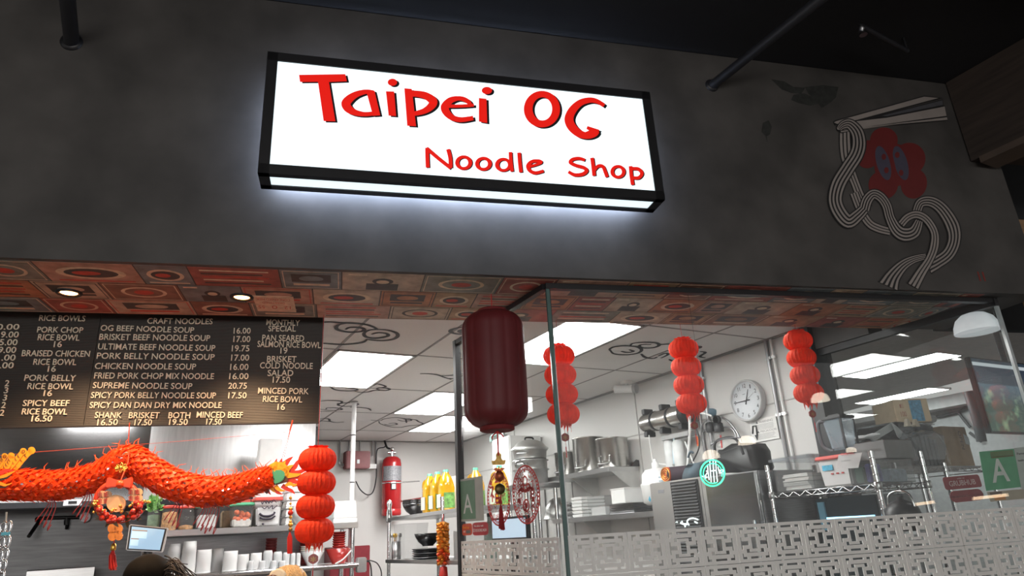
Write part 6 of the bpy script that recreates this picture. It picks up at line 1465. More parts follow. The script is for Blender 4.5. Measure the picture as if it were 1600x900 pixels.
for b0_ in (.52, .10):
    for k in range(5): m.plate([F(.26, b0_ + .052 * k, .0034), F(.26 + rd.uniform(.5, .68), b0_ + .052 * k, .0034), F(.26 + .6, b0_ + .052 * k + .014, .0034), F(.26, b0_ + .052 * k + .014, .0034)], (-1, 0, 0), .0002)
m.build('lettering', mat('sign_grey_print', (.16, .16, .17), .6), ws)
t = thing('hook', onX(1177, 672, 4.09), 'black arrow-shaped hook on the wall left of the warning sign', 'hook')
MB().tube([onX(1176, 678, 4.085), onX(1176, 666, 4.085), onX(1181, 665, 4.085), onX(1183, 681, 4.085)], .006, 6).build('bar', blackp, t)
q = onX(1183, 686, 4.085); MB().plate([q + V((0, .012, .03)), q + V((0, -.012, .03)), q + V((0, -.002, -.008))], (-1, 0, 0), .006).build('tip', blackp, t)
cm = mat('steel_conduit', (.34, .34, .35), .35, .8)
for i, (Y_, r_, lab) in enumerate(((3.425, .014, 'steel conduit running down the right wall beside the warning sign'), (3.375, .010, 'thin white pipe running down the right wall beside the steel conduit'), (4.13, .016, 'thick steel conduit running down the right wall behind the middle garland'), (4.22, .013, 'thinner steel conduit running down the wall near the steel cylinder'))):
    t = thing('conduit', V((4.085, Y_, 0)), lab, 'conduit', 'conduits on the right kitchen wall')
    MB().cyl((4.082, Y_, 0), (4.082, Y_, ZC), r_, 10).build('tube', cm if i != 1 else white, t)
    for z in (1.7, 2.2, 2.62): MB().box((4.072, Y_ - r_ * 1.8, z), (4.096, Y_ + r_ * 1.8, z + .02)).build('strap', steel, t)

# ------------------------------------------------------------------ water treatment on the wall
a, b_ = onX(1007, 663, 3.98), onX(1074, 645, 3.98); za = (a.z + b_.z) / 2; r_ = .082
t = thing('filter_cylinder', V((3.98, (a.y + b_.y) / 2, za - r_)), 'horizontal steel filter cylinder clamped to the wall below the middle garland', 'filter')
Y1, Y0 = a.y, b_.y
MB().lathe([(0, 0), (r_ * .7, 0), (r_, .02), (r_, Y1 - Y0 - .03), (r_ * .9, Y1 - Y0 - .006), (r_ * .55, Y1 - Y0)], (3.98, Y0, za), 36, ax=(0, 1, 0)).build('cylinder', brs, t)
MB().lathe([(r_ * 1.06, -.02), (r_ * 1.06, .04)], (3.98, Y0, za), 36, ax=(0, 1, 0)).build('end_cap', blackp, t)
for f_ in (.33, .70):
    y = Y0 + (Y1 - Y0) * f_
    MB().lathe([(r_ * 1.01, -.014), (r_ * 1.06, -.01), (r_ * 1.06, .01), (r_ * 1.01, .014)], (3.98, y, za), 36, ax=(0, 1, 0)).build('clamp_band', blackp, t)
for f_, sgn in ((.12, 1), (.50, 1), (.92, 1), (.12, -1), (.55, -1), (.92, -1)):
    y = Y0 + (Y1 - Y0) * f_
    MB().box((3.94, y - .022, za + (r_ - .005 if sgn > 0 else -r_ - .04)), (4.04, y + .022, za + (r_ + .04 if sgn > 0 else -r_ + .005))).build('clamp_foot', blackp, t, bevel=.004)
t = thing('water_filter', onX(1060, 740, 4.0), 'white twin water filter with hoses below the steel filter cylinder', 'water filter')
for xx in (1052, 1066):
    p0 = onX(xx, 742, 3.98); p1 = onX(xx - 2, 690, 3.98); MB().lathe([(.045, 0), (.05, .01), (.05, p1.z - p0.z), (.03, p1.z - p0.z + .02)], p0, 18).build('housing', mat('translucent_white', (.68, .69, .69), .35), t)
q0, q1 = onX(1043, 687, 4.0), onX(1085, 678, 4.0); MB().box((3.93, q1.y, q0.z - .01), (4.03, q0.y, q0.z + .025)).build('head', mat('grey_plastic', (.35, .35, .35), .4), t)
rd = random.Random(2)
for pts, mt, r2 in (([(1077, 650), (1078, 670), (1077, 690), (1075, 720), (1074, 735)], white, .012), ([(1083, 660), (1091, 680), (1092, 700), (1083, 720), (1076, 732)], blackp, .006), ([(1070, 690), (1080, 715), (1087, 730)], white, .007), ([(1014, 680), (1018, 710), (1022, 735)], white, .006), ([(1085, 646), (1100, 646), (1112, 650)], white, .008),
                     ([(1053, 725), (1052, 700), (1054, 680)], mat('pale_blue_pipe', (.55, .70, .78), .4), .007), ([(1030, 725), (1040, 726), (1052, 726)], white, .007), ([(1090, 682), (1091, 697)], mat('orange_tag', (.8, .15, .03), .5), .009)):
    MB().tube(spline([onX(x, y, 3.95) for x, y in pts], 5), r2, 7).build('hose', mt, t)
g0 = onX(1122, 656, 4.0)
t = thing('pressure_regulator', onX(1118, 690, 4.0), 'black pressure regulator with round gauge and clear bowls left of the clock', 'regulator')
MB().lathe([(.034, 0), (.036, .01), (.034, .026), (.030, .028)], g0, 24, ax=(-1, 0, 0)).build('gauge', blackp, t); MB().lathe([(0, .0285), (.028, .0285)], g0, 24, ax=(-1, 0, 0)).build('gauge_dial', paperw, t)
q = onX(1115, 645, 4.0); MB().lathe([(.028, 0), (.034, .02), (.03, .05)], q + V((.02, 0, 0)), 18, ax=(-1, .5, .2)).build('blue_knob', mat('blue_grey_cap', (.10, .17, .22), .4), t)
for xx in (1112, 1125):
    p0 = onX(xx, 700, 4.0); p1 = onX(xx - 1, 675, 4.0); MB().lathe([(.0, 0), (.022, .005), (.028, .02), (.028, p1.z - p0.z)], p0, 18).build('bowl', clear, t)
    MB().lathe([(.036, 0), (.038, .02), (.036, .065), (.024, .075)], p1, 20).build('head', blackp, t)
m = MB(); p0 = onX(1128, 700, 3.99); m.tube([p0, onX(1126, 680, 3.99)], .006, 6); m.build('red_indicator', mat('red_plastic', (.6, .02, .02), .4), t)
for pts in ([(1101, 672), (1108, 670), (1128, 668), (1140, 668), (1148, 676), (1154, 700)], [(1096, 676), (1098, 662), (1106, 657), (1116, 662)], [(1128, 652), (1140, 660), (1152, 676), (1158, 690)]):
    MB().tube(spline([onX(x, y, 4.03) for x, y in pts], 6), .008, 7).build('hose', cm, t)
p0 = onX(1015, 790, 3.8)
t = thing('water_tank', V((3.78, p0.y, LZ - .02)), 'white plastic water tank left of the louvred machine', 'water tank')
yt_ = onX(1012, 735, 3.8); c = V((3.80, 4.52, 1.66)); 
MB().lathe([(.10, 0), (.13, .02), (.135, .14), (.14, .15), (.14, .165), (.125, .17), (.12, .24), (.09, .275), (.03, .285), (0, .285)], c, 36).build('tank', white, t)
MB().lathe([(.03, .285), (.03, .33), (.015, .335), (.015, .36)], c, 16).build('spout', white, t)
q = onX(1016, 781, 3.66); MB().plate([q + V((-.004, 0, .03)), q + V((-.004, .015, 0)), q + V((-.004, 0, -.016)), q + V((-.004, -.015, 0))], (-1, 0, 0), .002).build('blue_drop_mark', mat('blue_print', (.05, .3, .45), .5), t)
# louvred machine and upright fridge
MX = 3.5
mz = 1.806
mc = thing('ice_machine', V((3.78, 3.98, 0)), 'grey steel ice machine with black louvres behind the front glass', 'ice machine')
ya, ym, yb = onX(1018, 780, MX).y, onX(1050, 780, MX).y, onX(1108, 800, MX).y
yb = 3.705
MB().box((MX + .006, yb, .1), (4.05, ya, mz)).build('body', mat('satin_grey_steel', (.42, .41, .40), .38, .85, .05, 5), mc, bevel=.004)
MB().box((MX, ym, .12), (MX + .008, ya, mz - .004)).build('side_panel', MATS['satin_grey_steel'], mc)
q = onX(1033, 768, MX - .001); MB().box((MX - .002, q.y - .035, q.z - .012), (MX, q.y + .035, q.z + .012)).build('badge', mat('badge_grey', (.18, .18, .19), .5), mc)
MB().box((MX - .003, yb + .03, .9), (MX + .004, ym - .004, mz - .012)).build('louvre_frame', blackp, mc)
m = MB(); z = .95
while z < mz - .03: m.hexa([V((MX - .014, yb + .045, z)), V((MX - .014, ym - .018, z)), V((MX, ym - .018, z + .012)), V((MX, yb + .045, z + .012)), V((MX - .014, yb + .045, z + .004)), V((MX - .014, ym - .018, z + .004)), V((MX, ym - .018, z + .016)), V((MX, yb + .045, z + .016))]); z += .021
m.build('louvres', mat('dark_grey_slat', (.07, .07, .072), .4), mc)
for a in (0, 1):
    for b_ in (0, 1): MB().cyl((MX + .06 + a * .43, yb + .05 + b_ * (ya - yb - .1), 0), (MX + .06 + a * .43, yb + .05 + b_ * (ya - yb - .1), .1), .02, 10).build('foot', blackp, mc)
fr_ = thing('upright_fridge', V((3.78, 3.42, 0)), 'brushed steel upright fridge right of the louvred ice machine', 'fridge')
MB().box((MX + .02, 3.20, .1), (4.05, 3.695, 1.80)).build('cabinet', steeld, fr_, bevel=.004)
MB().box((MX - .01, 3.205, .15), (MX + .018, 3.655, 1.79)).build('door', mirror, fr_, bevel=.004)
MB().box((MX - .006, 3.657, .15), (MX + .018, 3.69, 1.79)).build('frame_stile', MATS['satin_grey_steel'], fr_)
MB().cyl((MX - .04, 3.24, 1.0), (MX - .04, 3.24, 1.5), .012, 10).build('handle', chrome, fr_)
for a in (0, 1):
    for b_ in (0, 1): MB().cyl((MX + .1 + a * .4, 3.25 + b_ * .40, 0), (MX + .1 + a * .4, 3.25 + b_ * .40, .1), .02, 10).build('foot', blackp, fr_)
# bags and roll on top
def hump(pts_px, X, dep, name, mats, lab, cat, base=None, seed=1, cloth=.012):
    P = [onX(x, y, X) for x, y in pts_px]; n = len(P); rd = random.Random(seed)
    cen = sum(P, V((0, 0, 0))) / n; m = MB(); layers = []
    for l, (f_, s_) in enumerate(((-.5, .80), (-.35, .96), (0, 1.0), (.35, .96), (.5, .8))):
        layers.append([V((X + dep / 2 + dep * f_ + rd.uniform(-1, 1) * cloth, cen.y + (p.y - cen.y) * s_ + rd.uniform(-1, 1) * cloth, max(base if base is not None else -9, cen.z + (p.z - cen.z) * (s_ if p.z > cen.z else 1)) )) for p in P])
    vs = [q for L_ in layers for q in L_]; k = len(layers)
    fs = [(i * n + j, i * n + (j + 1) % n, (i + 1) * n + (j + 1) % n, (i + 1) * n + j) for i in range(k - 1) for j in range(n)] + [tuple(range(n)), tuple(range((k - 1) * n, k * n))[::-1]]
    m.add(vs, fs, 0, True); o = m.build('body', mats, None)
    return o, cen
def bag(pts, X, dep, name, mt, lab, cat, base, seed, extras):
    t = thing(name, V((X + dep / 2, onX(*pts[0], X).y, base)), lab, cat)
    o, cen = hump(pts, X, dep, name, mt, lab, cat, base, seed)
    bpy.data.objects.remove(o) if False else None
    # move the mesh under its thing
    inv = t.matrix_basis.inverted() @ Matrix.Translation(o.location); o.data.transform(inv); o.location = (0, 0, 0); o.parent = t
    extras(t, cen)
    return t
def ext(t, cen):
    MB().tube(spline([V((3.53, cen.y + .12, cen.z + .02)), V((3.52, cen.y + .09, cen.z + .10)), V((3.56, cen.y, cen.z + .12)), V((3.53, cen.y - .1, cen.z + .08)), V((3.52, cen.y - .14, cen.z - .01))], 5), .009, 8).build('strap', mat('black_webbing', (.02, .02, .022), .7), t)
    MB().tube(spline([V((3.525, cen.y + .15, cen.z + .085)), V((3.52, cen.y + .02, cen.z + .11)), V((3.53, cen.y - .13, cen.z + .10))], 5), .004, 6).build('zip', mat('grey_zip', (.10, .10, .11), .5), t)
bag([(1118, 739), (1115, 712), (1117, 702), (1125, 703), (1133, 696), (1140, 692), (1160, 692), (1166, 692), (1174, 703), (1181, 730), (1182, 738), (1160, 739)], 3.58, .20, 'black_bag', mat('black_nylon', (.006, .006, .007), .5, 0, .2, 6, bump=.3), 'black nylon bag lying on the steel fridge below the clock', 'bag', 1.802, 3, ext)
def ext2(t, cen):
    MB().tube(spline([V((3.56, cen.y + .02, cen.z + .09)), V((3.57, cen.y, cen.z + .13)), V((3.58, cen.y - .02, cen.z + .12))], 4), .009, 6).build('knot', mat('blue_grey_cloth', (.055, .08, .10), .8, 0, .2, 8, bump=.4), t)
bag([(1062, 749), (1063, 742), (1068, 730), (1074, 724), (1084, 723), (1094, 720), (1096, 724), (1095, 736), (1094, 748), (1080, 750)], 3.56, .18, 'blue_bag', mat('blue_grey_cloth', (.055, .08, .10), .8, 0, .2, 8, bump=.4), 'dark blue cloth bundle on the louvred ice machine', 'bag', mz, 5, ext2)
p = onX(1042, 741, 3.58)
t = thing('rolled_mat', V((3.75, p.y, mz)), 'dark rolled mat with an orange end on the louvred ice machine', 'roll')
r_ = .055
MB().cyl((3.565, p.y, mz + r_), (3.60, p.y - .0, mz + r_), r_, 26).build('orange_end', mat('orange_red_cloth', (.42, .07, .02), .7), t)
m = MB().lathe([(r_ * .99, 0), (r_ * 1.0, .25)], (3.60, p.y, mz + r_), 26, ax=(.55, -.80, 0)); m.build('roll', mat('purple_black_cloth', (.035, .02, .03), .8), t)
m = MB(); 
for k in range(3): m.tube([V((3.562, p.y + math.cos(a) * r_ * (.9 - .28 * k), mz + r_ + math.sin(a) * r_ * (.9 - .28 * k))) for a in [2 * PI * i / 20 for i in range(20)]], .003, 5, closed=True)
m.build('coil_edge', gold, t)
t = thing('paper_stack', V((3.7, p.y + .12, mz)), 'small stack of papers behind the rolled mat on the ice machine', 'paper stack')
for k in range(4): MB().box((3.62, p.y + .07, mz + .014 * k), (3.82, p.y + .15, mz + .014 * k + .011)).build('pad', paperw if k % 2 == 0 else mat('blue_grey_paper', (.30, .36, .42), .6), t)
# ------------------------------------------------------------------ wire rack behind the front glass and what stands on it
WZ = 1.655; X0, X1, Y0, Y1 = 3.57, 4.02, 2.43, 3.165
wrk = thing('wire_rack', V((3.8, 2.75, 0)), 'chrome wire rack behind the front glass right of the steel fridge', 'rack')
for x, y in ((X0, Y0), (X1, Y0), (X0, Y1), (X1, Y1)):
    m = MB().cyl((x, y, 0), (x, y, 1.825), .0145, 12)
    for k in range(14): m.lathe([(.0147, 0), (.016, .003), (.0147, .006)], (x, y, 1.2 + .045 * k), 12)
    m.build('post', chrome, wrk)
def wire_shelf(z):
    m = MB(); d = .032; r = .0034
    for zz in (z - .004, z - d):
        m.tube([(X0, Y0, zz), (X1, Y0, zz), (X1, Y1, zz), (X0, Y1, zz)], r, 6, closed=True)
    def zig(a, b):
        a, b = V(a), V(b); n = max(4, int((b - a).length / .042)); m.tube([a.lerp(b, i / n) + V((0, 0, (-.004 if i % 2 else -d))) for i in range(n + 1)], .0028, 5)
    zig((X0, Y0, z), (X0, Y1, z)); zig((X1, Y0, z), (X1, Y1, z)); zig((X0, Y0, z), (X1, Y0, z)); zig((X0, Y1, z), (X1, Y1, z))
    n = 20
    for i in range(1, n): y = Y0 + (Y1 - Y0) * i / n; m.tube([(X0, y, z - .003), (X1, y, z - .003)], .002, 5)
    return m.build('wire_shelf', chrome, wrk)
wire_shelf(WZ); wire_shelf(1.05)
for x, y in ((X0, Y0), (X1, Y0), (X0, Y1), (X1, Y1)): MB().lathe([(.018, -.036), (.021, -.03), (.021, .002), (.018, .006)], (x, y, WZ), 14).build('shelf_collar', steel, wrk)
def rim_box(c, sx, sy, h, t_, mb):
    for a, b_, cc, d in ((-sx / 2, -sy / 2, sx / 2, -sy / 2 + t_), (-sx / 2, sy / 2 - t_, sx / 2, sy / 2), (-sx / 2, -sy / 2, -sx / 2 + t_, sy / 2), (sx / 2 - t_, -sy / 2, sx / 2, sy / 2)):
        mb.box((c.x + a, c.y + b_, c.z), (c.x + cc, c.y + d, c.z + h))
    mb.box((c.x - sx / 2, c.y - sy / 2, c.z), (c.x + sx / 2, c.y + sy / 2, c.z + t_))
    return mb
# clear bin of towels
c = V((3.80, 3.00, WZ + .002))
t = thing('clear_bin', c, 'large clear bin of folded white towels at the far end of the wire rack', 'bin')
rim_box(c, .40, .29, .185, .004, MB()).build('bin', clear, t)
m = MB(); sx, sy = .43, .315
for a, b_, cc, d in ((-sx / 2, -sy / 2, sx / 2, -sy / 2 + .02), (-sx / 2, sy / 2 - .02, sx / 2, sy / 2), (-sx / 2, -sy / 2 + .02, -sx / 2 + .02, sy / 2 - .02), (sx / 2 - .02, -sy / 2 + .02, sx / 2, sy / 2 - .02)): m.box((c.x + a, c.y + b_, c.z + .183), (c.x + cc, c.y + d, c.z + .20))
m.build('rim', filmm, t)
MB().rbox(c + V((0, 0, .2005)), (.40, .29, .006)).build('lid', clear, t)
tw = mat('white_towel', (.76, .75, .73), .9, 0, .05, 50, bump=.5)
rd = random.Random(6)
for k in range(4):
    z = c.z + .006 + .024 * k; o = .008 * (k % 2)
    t = thing('folded_towel', V((c.x, c.y, z)), 'folded white towel in the clear bin, %s' % ('lowest of the pile', 'second from the bottom', 'third from the bottom', 'topmost of the pile')[k], 'towel', 'white towels in the clear bin')
    m = MB()
    for q in range(2): m.rbox(V((c.x - .06 + rd.uniform(-.01, .01), c.y + o, z + .0112 * q)), (.24, .20 - .01 * q, .0105))
    m.build('layers' if False else 'cloth', tw, t, bevel=.0045)
# red-lidded container
c = V((3.72, 2.715, WZ + .002))
t = thing('food_tub', c, 'white square container with a red lid and blue tape on the wire rack', 'food container')
wtm = mat('translucent_white_tub', (.66, .65, .65), .4, 0, .03)
MB().rbox(c, (.19, .19, .155), (1, 0, 0), 1.12).build('tub', wtm, t, bevel=.01)
MB().rbox(c + V((0, 0, .1555)), (.235, .235, .022), (1, 0, 0), .96).build('lid', redlid, t, bevel=.006)
bx = c.x - .105
MB().box((bx - .003, c.y + .005, c.z + .095), (bx + .004, c.y + .075, c.z + .125)).build('blue_tape', mat('blue_tape', (.08, .42, .62), .5, 0, .3, 60), t)
m = MB()
for k in range(3): m.box((bx - .0005, c.y - .06 + .035 * k, c.z + .07), (bx + .006, c.y - .045 + .035 * k, c.z + .078))
m.build('red_marks', mat('red_print', (.5, .05, .05), .5), t)
# blender jar on the container and bin
c = V((3.78, 2.74, WZ + .182))
bj = thing('blender_jar', c, 'clear square blender jar with black lid and handle standing on the red-lidded container', 'blender jar')
gl2 = clear_mat('smoky_jar_plastic', (.86, .91, .94), .34, 2.0, (.66, .78, .86), 1.5, .06)
MB().rbox(c + V((0, 0, .002)), (.115, .115, .03), (1, 0, 0), 1.0).build('base_collar', blackp, bj, bevel=.005)
MB().rbox(c + V((0, 0, .032)), (.10, .10, .185), (1, 0, 0), 1.34).build('jar', gl2, bj, bevel=.012)
m = MB().rbox(c + V((0, 0, .218)), (.142, .142, .018), (1, 0, 0), .98); m.rbox(c + V((0, 0, .236)), (.08, .08, .012)); m.build('lid', blackp, bj, bevel=.004)
m = MB()
for a in (-.06, .06):
    m.rbox(c + V((a, -.06, .034)), (.008, .012, .18), (1, 0, 0), 1.0)
m.build('corner_rib', blackp, bj)
MB().tube(spline([c + V((-.02, .065, .215)), c + V((-.03, .115, .215)), c + V((-.035, .125, .16)), c + V((-.03, .115, .07)), c + V((-.02, .06, .03))], 6), .013, 8).build('handle', mat('grey_black_handle', (.10, .10, .11), .3), bj)
# long clear bin with green and blue packs
c = V((3.76, 2.52, WZ + .002))
t = thing('clear_bin', c, 'long clear bin of green and blue packs at the near end of the wire rack', 'bin')
rim_box(c, .36, .155, .125, .004, MB()).build('bin', clear, t)
for (dx, dy, sx, sy, h, mt, lab, ct) in ((-.02, .042, .24, .06, .085, mat('dark_green_pack', (.03, .075, .055), .6, 0, .3, 20), 'dark green pack inside the long clear bin on the wire rack', 'pack'),
                                         (-.10, -.02, .10, .035, .10, mat('blue_violet_pack', (.07, .07, .24), .5, 0, .6, 40), 'blue violet pack inside the long clear bin on the wire rack', 'pack'),
                                         (.06, -.025, .16, .07, .07, mat('pale_blue_pack', (.25, .32, .40), .5, 0, .3, 30), 'pale blue pack inside the long clear bin beside the corner post', 'pack')):
    o = MB().rbox(c + V((dx, dy, .005)), (sx, sy, h)).build('food_pack', mt, None, bevel=.006); tag(o, lab, ct, 'packs in the long clear bin')
# price card, grey carton and pale tray behind
t = thing('price_card', onF(1308, 733, .35), 'small white card with red print propped on the rack bins', 'card')
P = [onX(*q, 3.545) for q in ((1310, 711), (1347, 707), (1341, 731), (1307, 733))]
MB().plate(P, (1, 0, 0), .002).build('card', mat('card_white', (.62, .60, .60), .6), t)
d = (P[1] - P[0]).normalized(); up_ = (P[0] - P[3]).normalized(); m = MB()
text(m, 'CHILI OIL', P[3] + d * .022 + up_ * .075 + V((-.0022, 0, 0)), d, ZV, .085, .015); m.build('red_lettering', mat('red_card_print', (.6, .06, .06), .6), t)
m = MB(); text(m, 'available', P[3] + d * .026 + up_ * .040 + V((-.0022, 0, 0)), d, ZV, .062, .010); m.build('grey_lettering', mat('grey_print', (.3, .3, .3), .6), t)
c = V((3.93, 2.52, WZ + .132))
t = thing('grey_carton', c, 'flat grey carton with dark print on top of the long clear bin', 'box')
MB().rbox(c + V((-.10, 0, 0)), (.26, .19, .10)).build('carton', mat('grey_carton', (.22, .22, .22), .7, 0, .06), t, bevel=.003)
m = MB(); text(m, 'TO GO BOXES', V((3.698, 2.60, c.z + .045)), YY, ZV, .15, .014); m.build('lettering', mat('dark_grey_print', (.15, .13, .12), .6), t)
# appliance glowing under the wire rack
t = thing('undershelf_appliance', V((3.8, 2.75, 1.05)), 'dark glass-fronted appliance with a blue light strip under the wire rack', 'appliance')
MB().box((3.66, 2.52, 1.06), (3.98, 2.93, 1.60)).build('housing', mat('black_glass', (.012, .02, .025), .12, coat=.6), t, bevel=.006)
MB().box((3.652, 2.55, 1.475), (3.66, 2.87, 1.492)).build('light_strip', emis('blue_strip_glow', (.35, .72, 1.0), 2.2), t)
MB().box((3.650, 2.86, 1.42), (3.66, 2.905, 1.58)).build('blue_panel', mat('teal_panel', (.06, .16, .22), .3), t)
t = thing('black_kettle', V((3.75, 2.25, 1.40)), 'round black kettle top showing above the fretwork under the rack corner', 'kettle')
p = onX(1408, 790, 3.42)
MB().lathe([(.05, -.12), (.075, -.10), (.085, -.05), (.075, -.01), (.05, .015), (.02, .028), (.012, .04), (0, .042)], p, 26).build('body', blackp, t)
MB().tube(spline([p + V((0, .07, -.02)), p + V((0, .055, .05)), p + V((0, 0, .07)), p + V((0, -.055, .05)), p + V((0, -.07, -.02))], 5), .006, 8).build('handle', chrome, t)
MB().cyl((p.x, p.y, .0), (p.x, p.y, p.z - .14), .03, 12).lathe([(.12, -.145), (.12, -.12)], p, 24).build('stand', steeld, t)
# ------------------------------------------------------------------ boxes in the next room, just beyond the right pane
BZ = 1.772; NC = onY(1412, 660, 2.84); ND = V((.84, .54, 0))
t = thing('storage_rack', V((4.75, 3.0, 0)), 'chrome rack beyond the right glass carrying cartons and wrapped goods', 'rack')
m = MB()
for zz in (BZ - .005, BZ - .036): m.tube([(4.20, 2.72, zz), (5.30, 2.72, zz), (5.30, 3.25, zz), (4.20, 3.25, zz)], .004, 6, closed=True)
n = 26; m.tube([V((4.20 + 1.10 * i / n, 2.72, BZ - (.005 if i % 2 else .036))) for i in range(n + 1)], .003, 5)
for i in range(1, 16): m.tube([(4.20, 2.72 + .53 * i / 16, BZ - .004), (5.30, 2.72 + .53 * i / 16, BZ - .004)], .0025, 5)
m.build('wire_shelf', chrome, t)
for x, y in ((4.21, 2.73), (5.29, 2.73), (4.21, 3.24), (5.29, 3.24), (4.75, 2.73)): MB().cyl((x, y, 0), (x, y, BZ + (.02)), .015, 12).build('post', chrome, t)
def carton(p, sx, sy, h, mt, lab, rz=0, grp='cartons beyond the right glass', extras=None):
    t = thing('carton', p, lab, 'box', grp); ax = (math.cos(rz), math.sin(rz), 0)
    MB().rbox(p, (sx, sy, h), ax).build('box', mt, t, bevel=.004)
    X = V(ax); Y = ZV.cross(X)
    m = MB()
    for s_ in (-1, 1): m.hexa([p + X * a + Y * (s_ * b_) + ZV * z for z in (h, h + .004) for a, b_ in ((-sx / 2, .002), (sx / 2, .002), (sx / 2, sy / 2), (-sx / 2, sy / 2))])
    m.build('flaps', mt, t)
    if extras: extras(t, p, X, Y)
    return t
xs = lambda x, y, Y_=2.78: onY(x, y, Y_).x
pb_ = onY(1415, 658, 2.88); ptop = onY(1413, 630, 2.86)
def e1(t, p, X, Y):
    m = MB(); q = p - Y * .1305; m.plate([q + X * -.015 + ZV * .005, q + X * .075 + ZV * .005, q + X * .075 + ZV * .15, q + X * -.015 + ZV * .15], -Y, .001); m.build('blue_label', mat('blue_label', (.12, .36, .58), .6, 0, .4, 60), t)
    m = MB(); text(m, 'E', q + X * -.085 + ZV * .10 - Y * .0004, X, ZV, .028, .025); text(m, '100', q + X * -.09 + ZV * .04 - Y * .0004, X, ZV, .04, .035); m.build('red_print', mat('faded_red_print', (.42, .10, .07), .6), t)
zt1 = NC.z
carton(V((NC.x, NC.y, zt1)) + ND * .165, .25, .26, .155, mat('light_cardboard', (.74, .58, .40), .8, 0, .1, 14), 'light cardboard box with a blue label on top of the pile beyond the right glass', -.42, extras=e1)
t = thing('wrapped_tray', V((4.68, 2.98, 1.94)), 'black tray wrapped in clear film under the blue-labelled box', 'tray')
MB().rbox(V((4.70, 2.98, zt1 - .091)), (.40, .30, .078), (1, 0, 0), 1.05).build('tray', blk, t, bevel=.01); MB().rbox(V((4.69, 2.98, zt1 - .0125)), (.46, .34, .010), (1, 0, 0), .98).build('film', filmm, t, bevel=.004)
t = thing('steel_block', V((4.70, 3.12, BZ)), 'dark carton stack carrying the wrapped tray', 'box')
MB().rbox(V((4.70, 3.08, BZ + .001)), (.36, .22, zt1 - BZ - .093)).build('carton', kraftd, t, bevel=.004)
carton(V((4.43, 2.87, BZ + .001)), .24, .235, .165, kraftd, 'grey brown carton at the left of the pile, behind the corner of the wire rack', .0)
# plastic film lids and bags
def film(pts, Y_, name, lab, cat, mt, dep, seed, base):
    rd = random.Random(seed); P = [onY(x, y, Y_) for x, y in pts]; cen = sum(P, V((0, 0, 0))) / len(P)
    t = thing(name, V((cen.x, Y_ + dep / 2, base)), lab, cat); m = MB(); L_ = []
    for f_, s_ in ((0, .82), (.15, .97), (.5, 1.0), (.85, .97), (1, .82)):
        L_.append([V((cen.x + (p.x - cen.x) * s_ + rd.uniform(-1, 1) * .012, Y_ + dep * f_ + rd.uniform(-1, 1) * .012, max(base, cen.z + (p.z - cen.z) * s_ + rd.uniform(-1, 1) * .008))) for p in P])
    vs = [q for a in L_ for q in a]; n = len(P)
    m.add(vs, [(i * n + j, i * n + (j + 1) % n, (i + 1) * n + (j + 1) % n, (i + 1) * n + j) for i in range(4) for j in range(n)] + [tuple(range(n)), tuple(range(4 * n, 5 * n))[::-1]])
    m.build('film', mt, t); return t, cen
t, cen = film([(1420, 726), (1420, 700), (1418, 684), (1422, 676), (1430, 672), (1445, 670), (1462, 672), (1476, 680), (1482, 700), (1482, 722), (1450, 726)], 2.735, 'wrapped_bundle', 'clear plastic bag of dark cups at the middle of the pile beyond the right glass', 'bag', filmm, .09, 4, BZ + .002)
m = MB(); rd = random.Random(1)
for k in range(7): q = V((cen.x - .13 + .043 * k, 2.78, BZ + .006)); m.hexa([q + V((a - .016, b_, 0)) for a, b_ in ((0, -.03), (.028, -.03), (.028, .03), (0, .03))] + [q + V((a - .016 + .012 * (k - 3) / 3, b_, .20 - .01 * abs(k - 3))) for a, b_ in ((0, -.03), (.028, -.03), (.028, .03), (0, .03))])
m.build('dark_cups', mat('dark_grey_cups', (.05, .055, .06), .4), t)
m = MB()
for dx in (-.09, .0): m.hexa([V((cen.x + dx + a, 2.77 + b_, cen.z + .12)) for a, b_ in ((0, 0), (.05, 0), (.05, .03), (0, .03))] + [V((cen.x + dx + a, 2.77 + b_, cen.z + .17)) for a, b_ in ((0.01, 0), (.025, 0), (.025, .02), (.01, .02))])
m.build('cream_corner', mat('cream_card', (.68, .58, .46), .6), t)
t = thing('frosted_sheet', V((4.40, 2.86, BZ + .17)), 'pale translucent lid leaning on the grey brown carton beyond the right glass', 'lid')
A_, B_, C2, D_ = onY(1357, 682, 2.80), onY(1393, 659, 2.84), onY(1438, 700, 2.84), onY(1405, 722, 2.80)
B_.z = max(B_.z, A_.z)
plm = mat('frosted_lid_plastic', (.50, .52, .53), .3, 0, .05)
MB().plate([onY(1357, 683, 2.82), onY(1394, 660, 2.82), onY(1402, 668, 2.82), onY(1366, 690, 2.82)], (0, 1, 0), .012).plate([onY(1394, 660, 2.80), onY(1402, 666, 2.80), onY(1438, 702, 2.80), onY(1430, 706, 2.80), onY(1404, 682, 2.80)], (0, 1, 0), .012).build('panel', plm, t, bevel=.003)
t, cen = film([(1345, 687), (1352, 682), (1360, 678), (1376, 676), (1368, 685), (1354, 692)], 2.74, 'crumpled_film', 'crumpled white film on the grey brown carton beyond the right glass', 'plastic film', mat('crumpled_white_film', (.6, .62, .63), .4), .12, 7, BZ + .172)
def e2(t, p, X, Y):
    m = MB(); q = p - Y * .0905; text(m, 'OPEN', q + X * .04 + ZV * .25 - Y * .0004, -ZV, X, .13, .035); m.build('black_print', mat('faded_black_print', (.10, .08, .07), .6), t)
    MB().plate([q + X * .10 + ZV * .16, q + X * .155 + ZV * .15, q + X * .155 + ZV * .21, q + X * .10 + ZV * .23], -Y, .001).build('pale_label', mat('pale_label', (.55, .60, .63), .6), t)
carton(V((5.12, 2.90, BZ + .001)), .30, .18, .275, kraft, 'tall brown carton at the right end of the pile, behind the green card', .0, extras=e2)
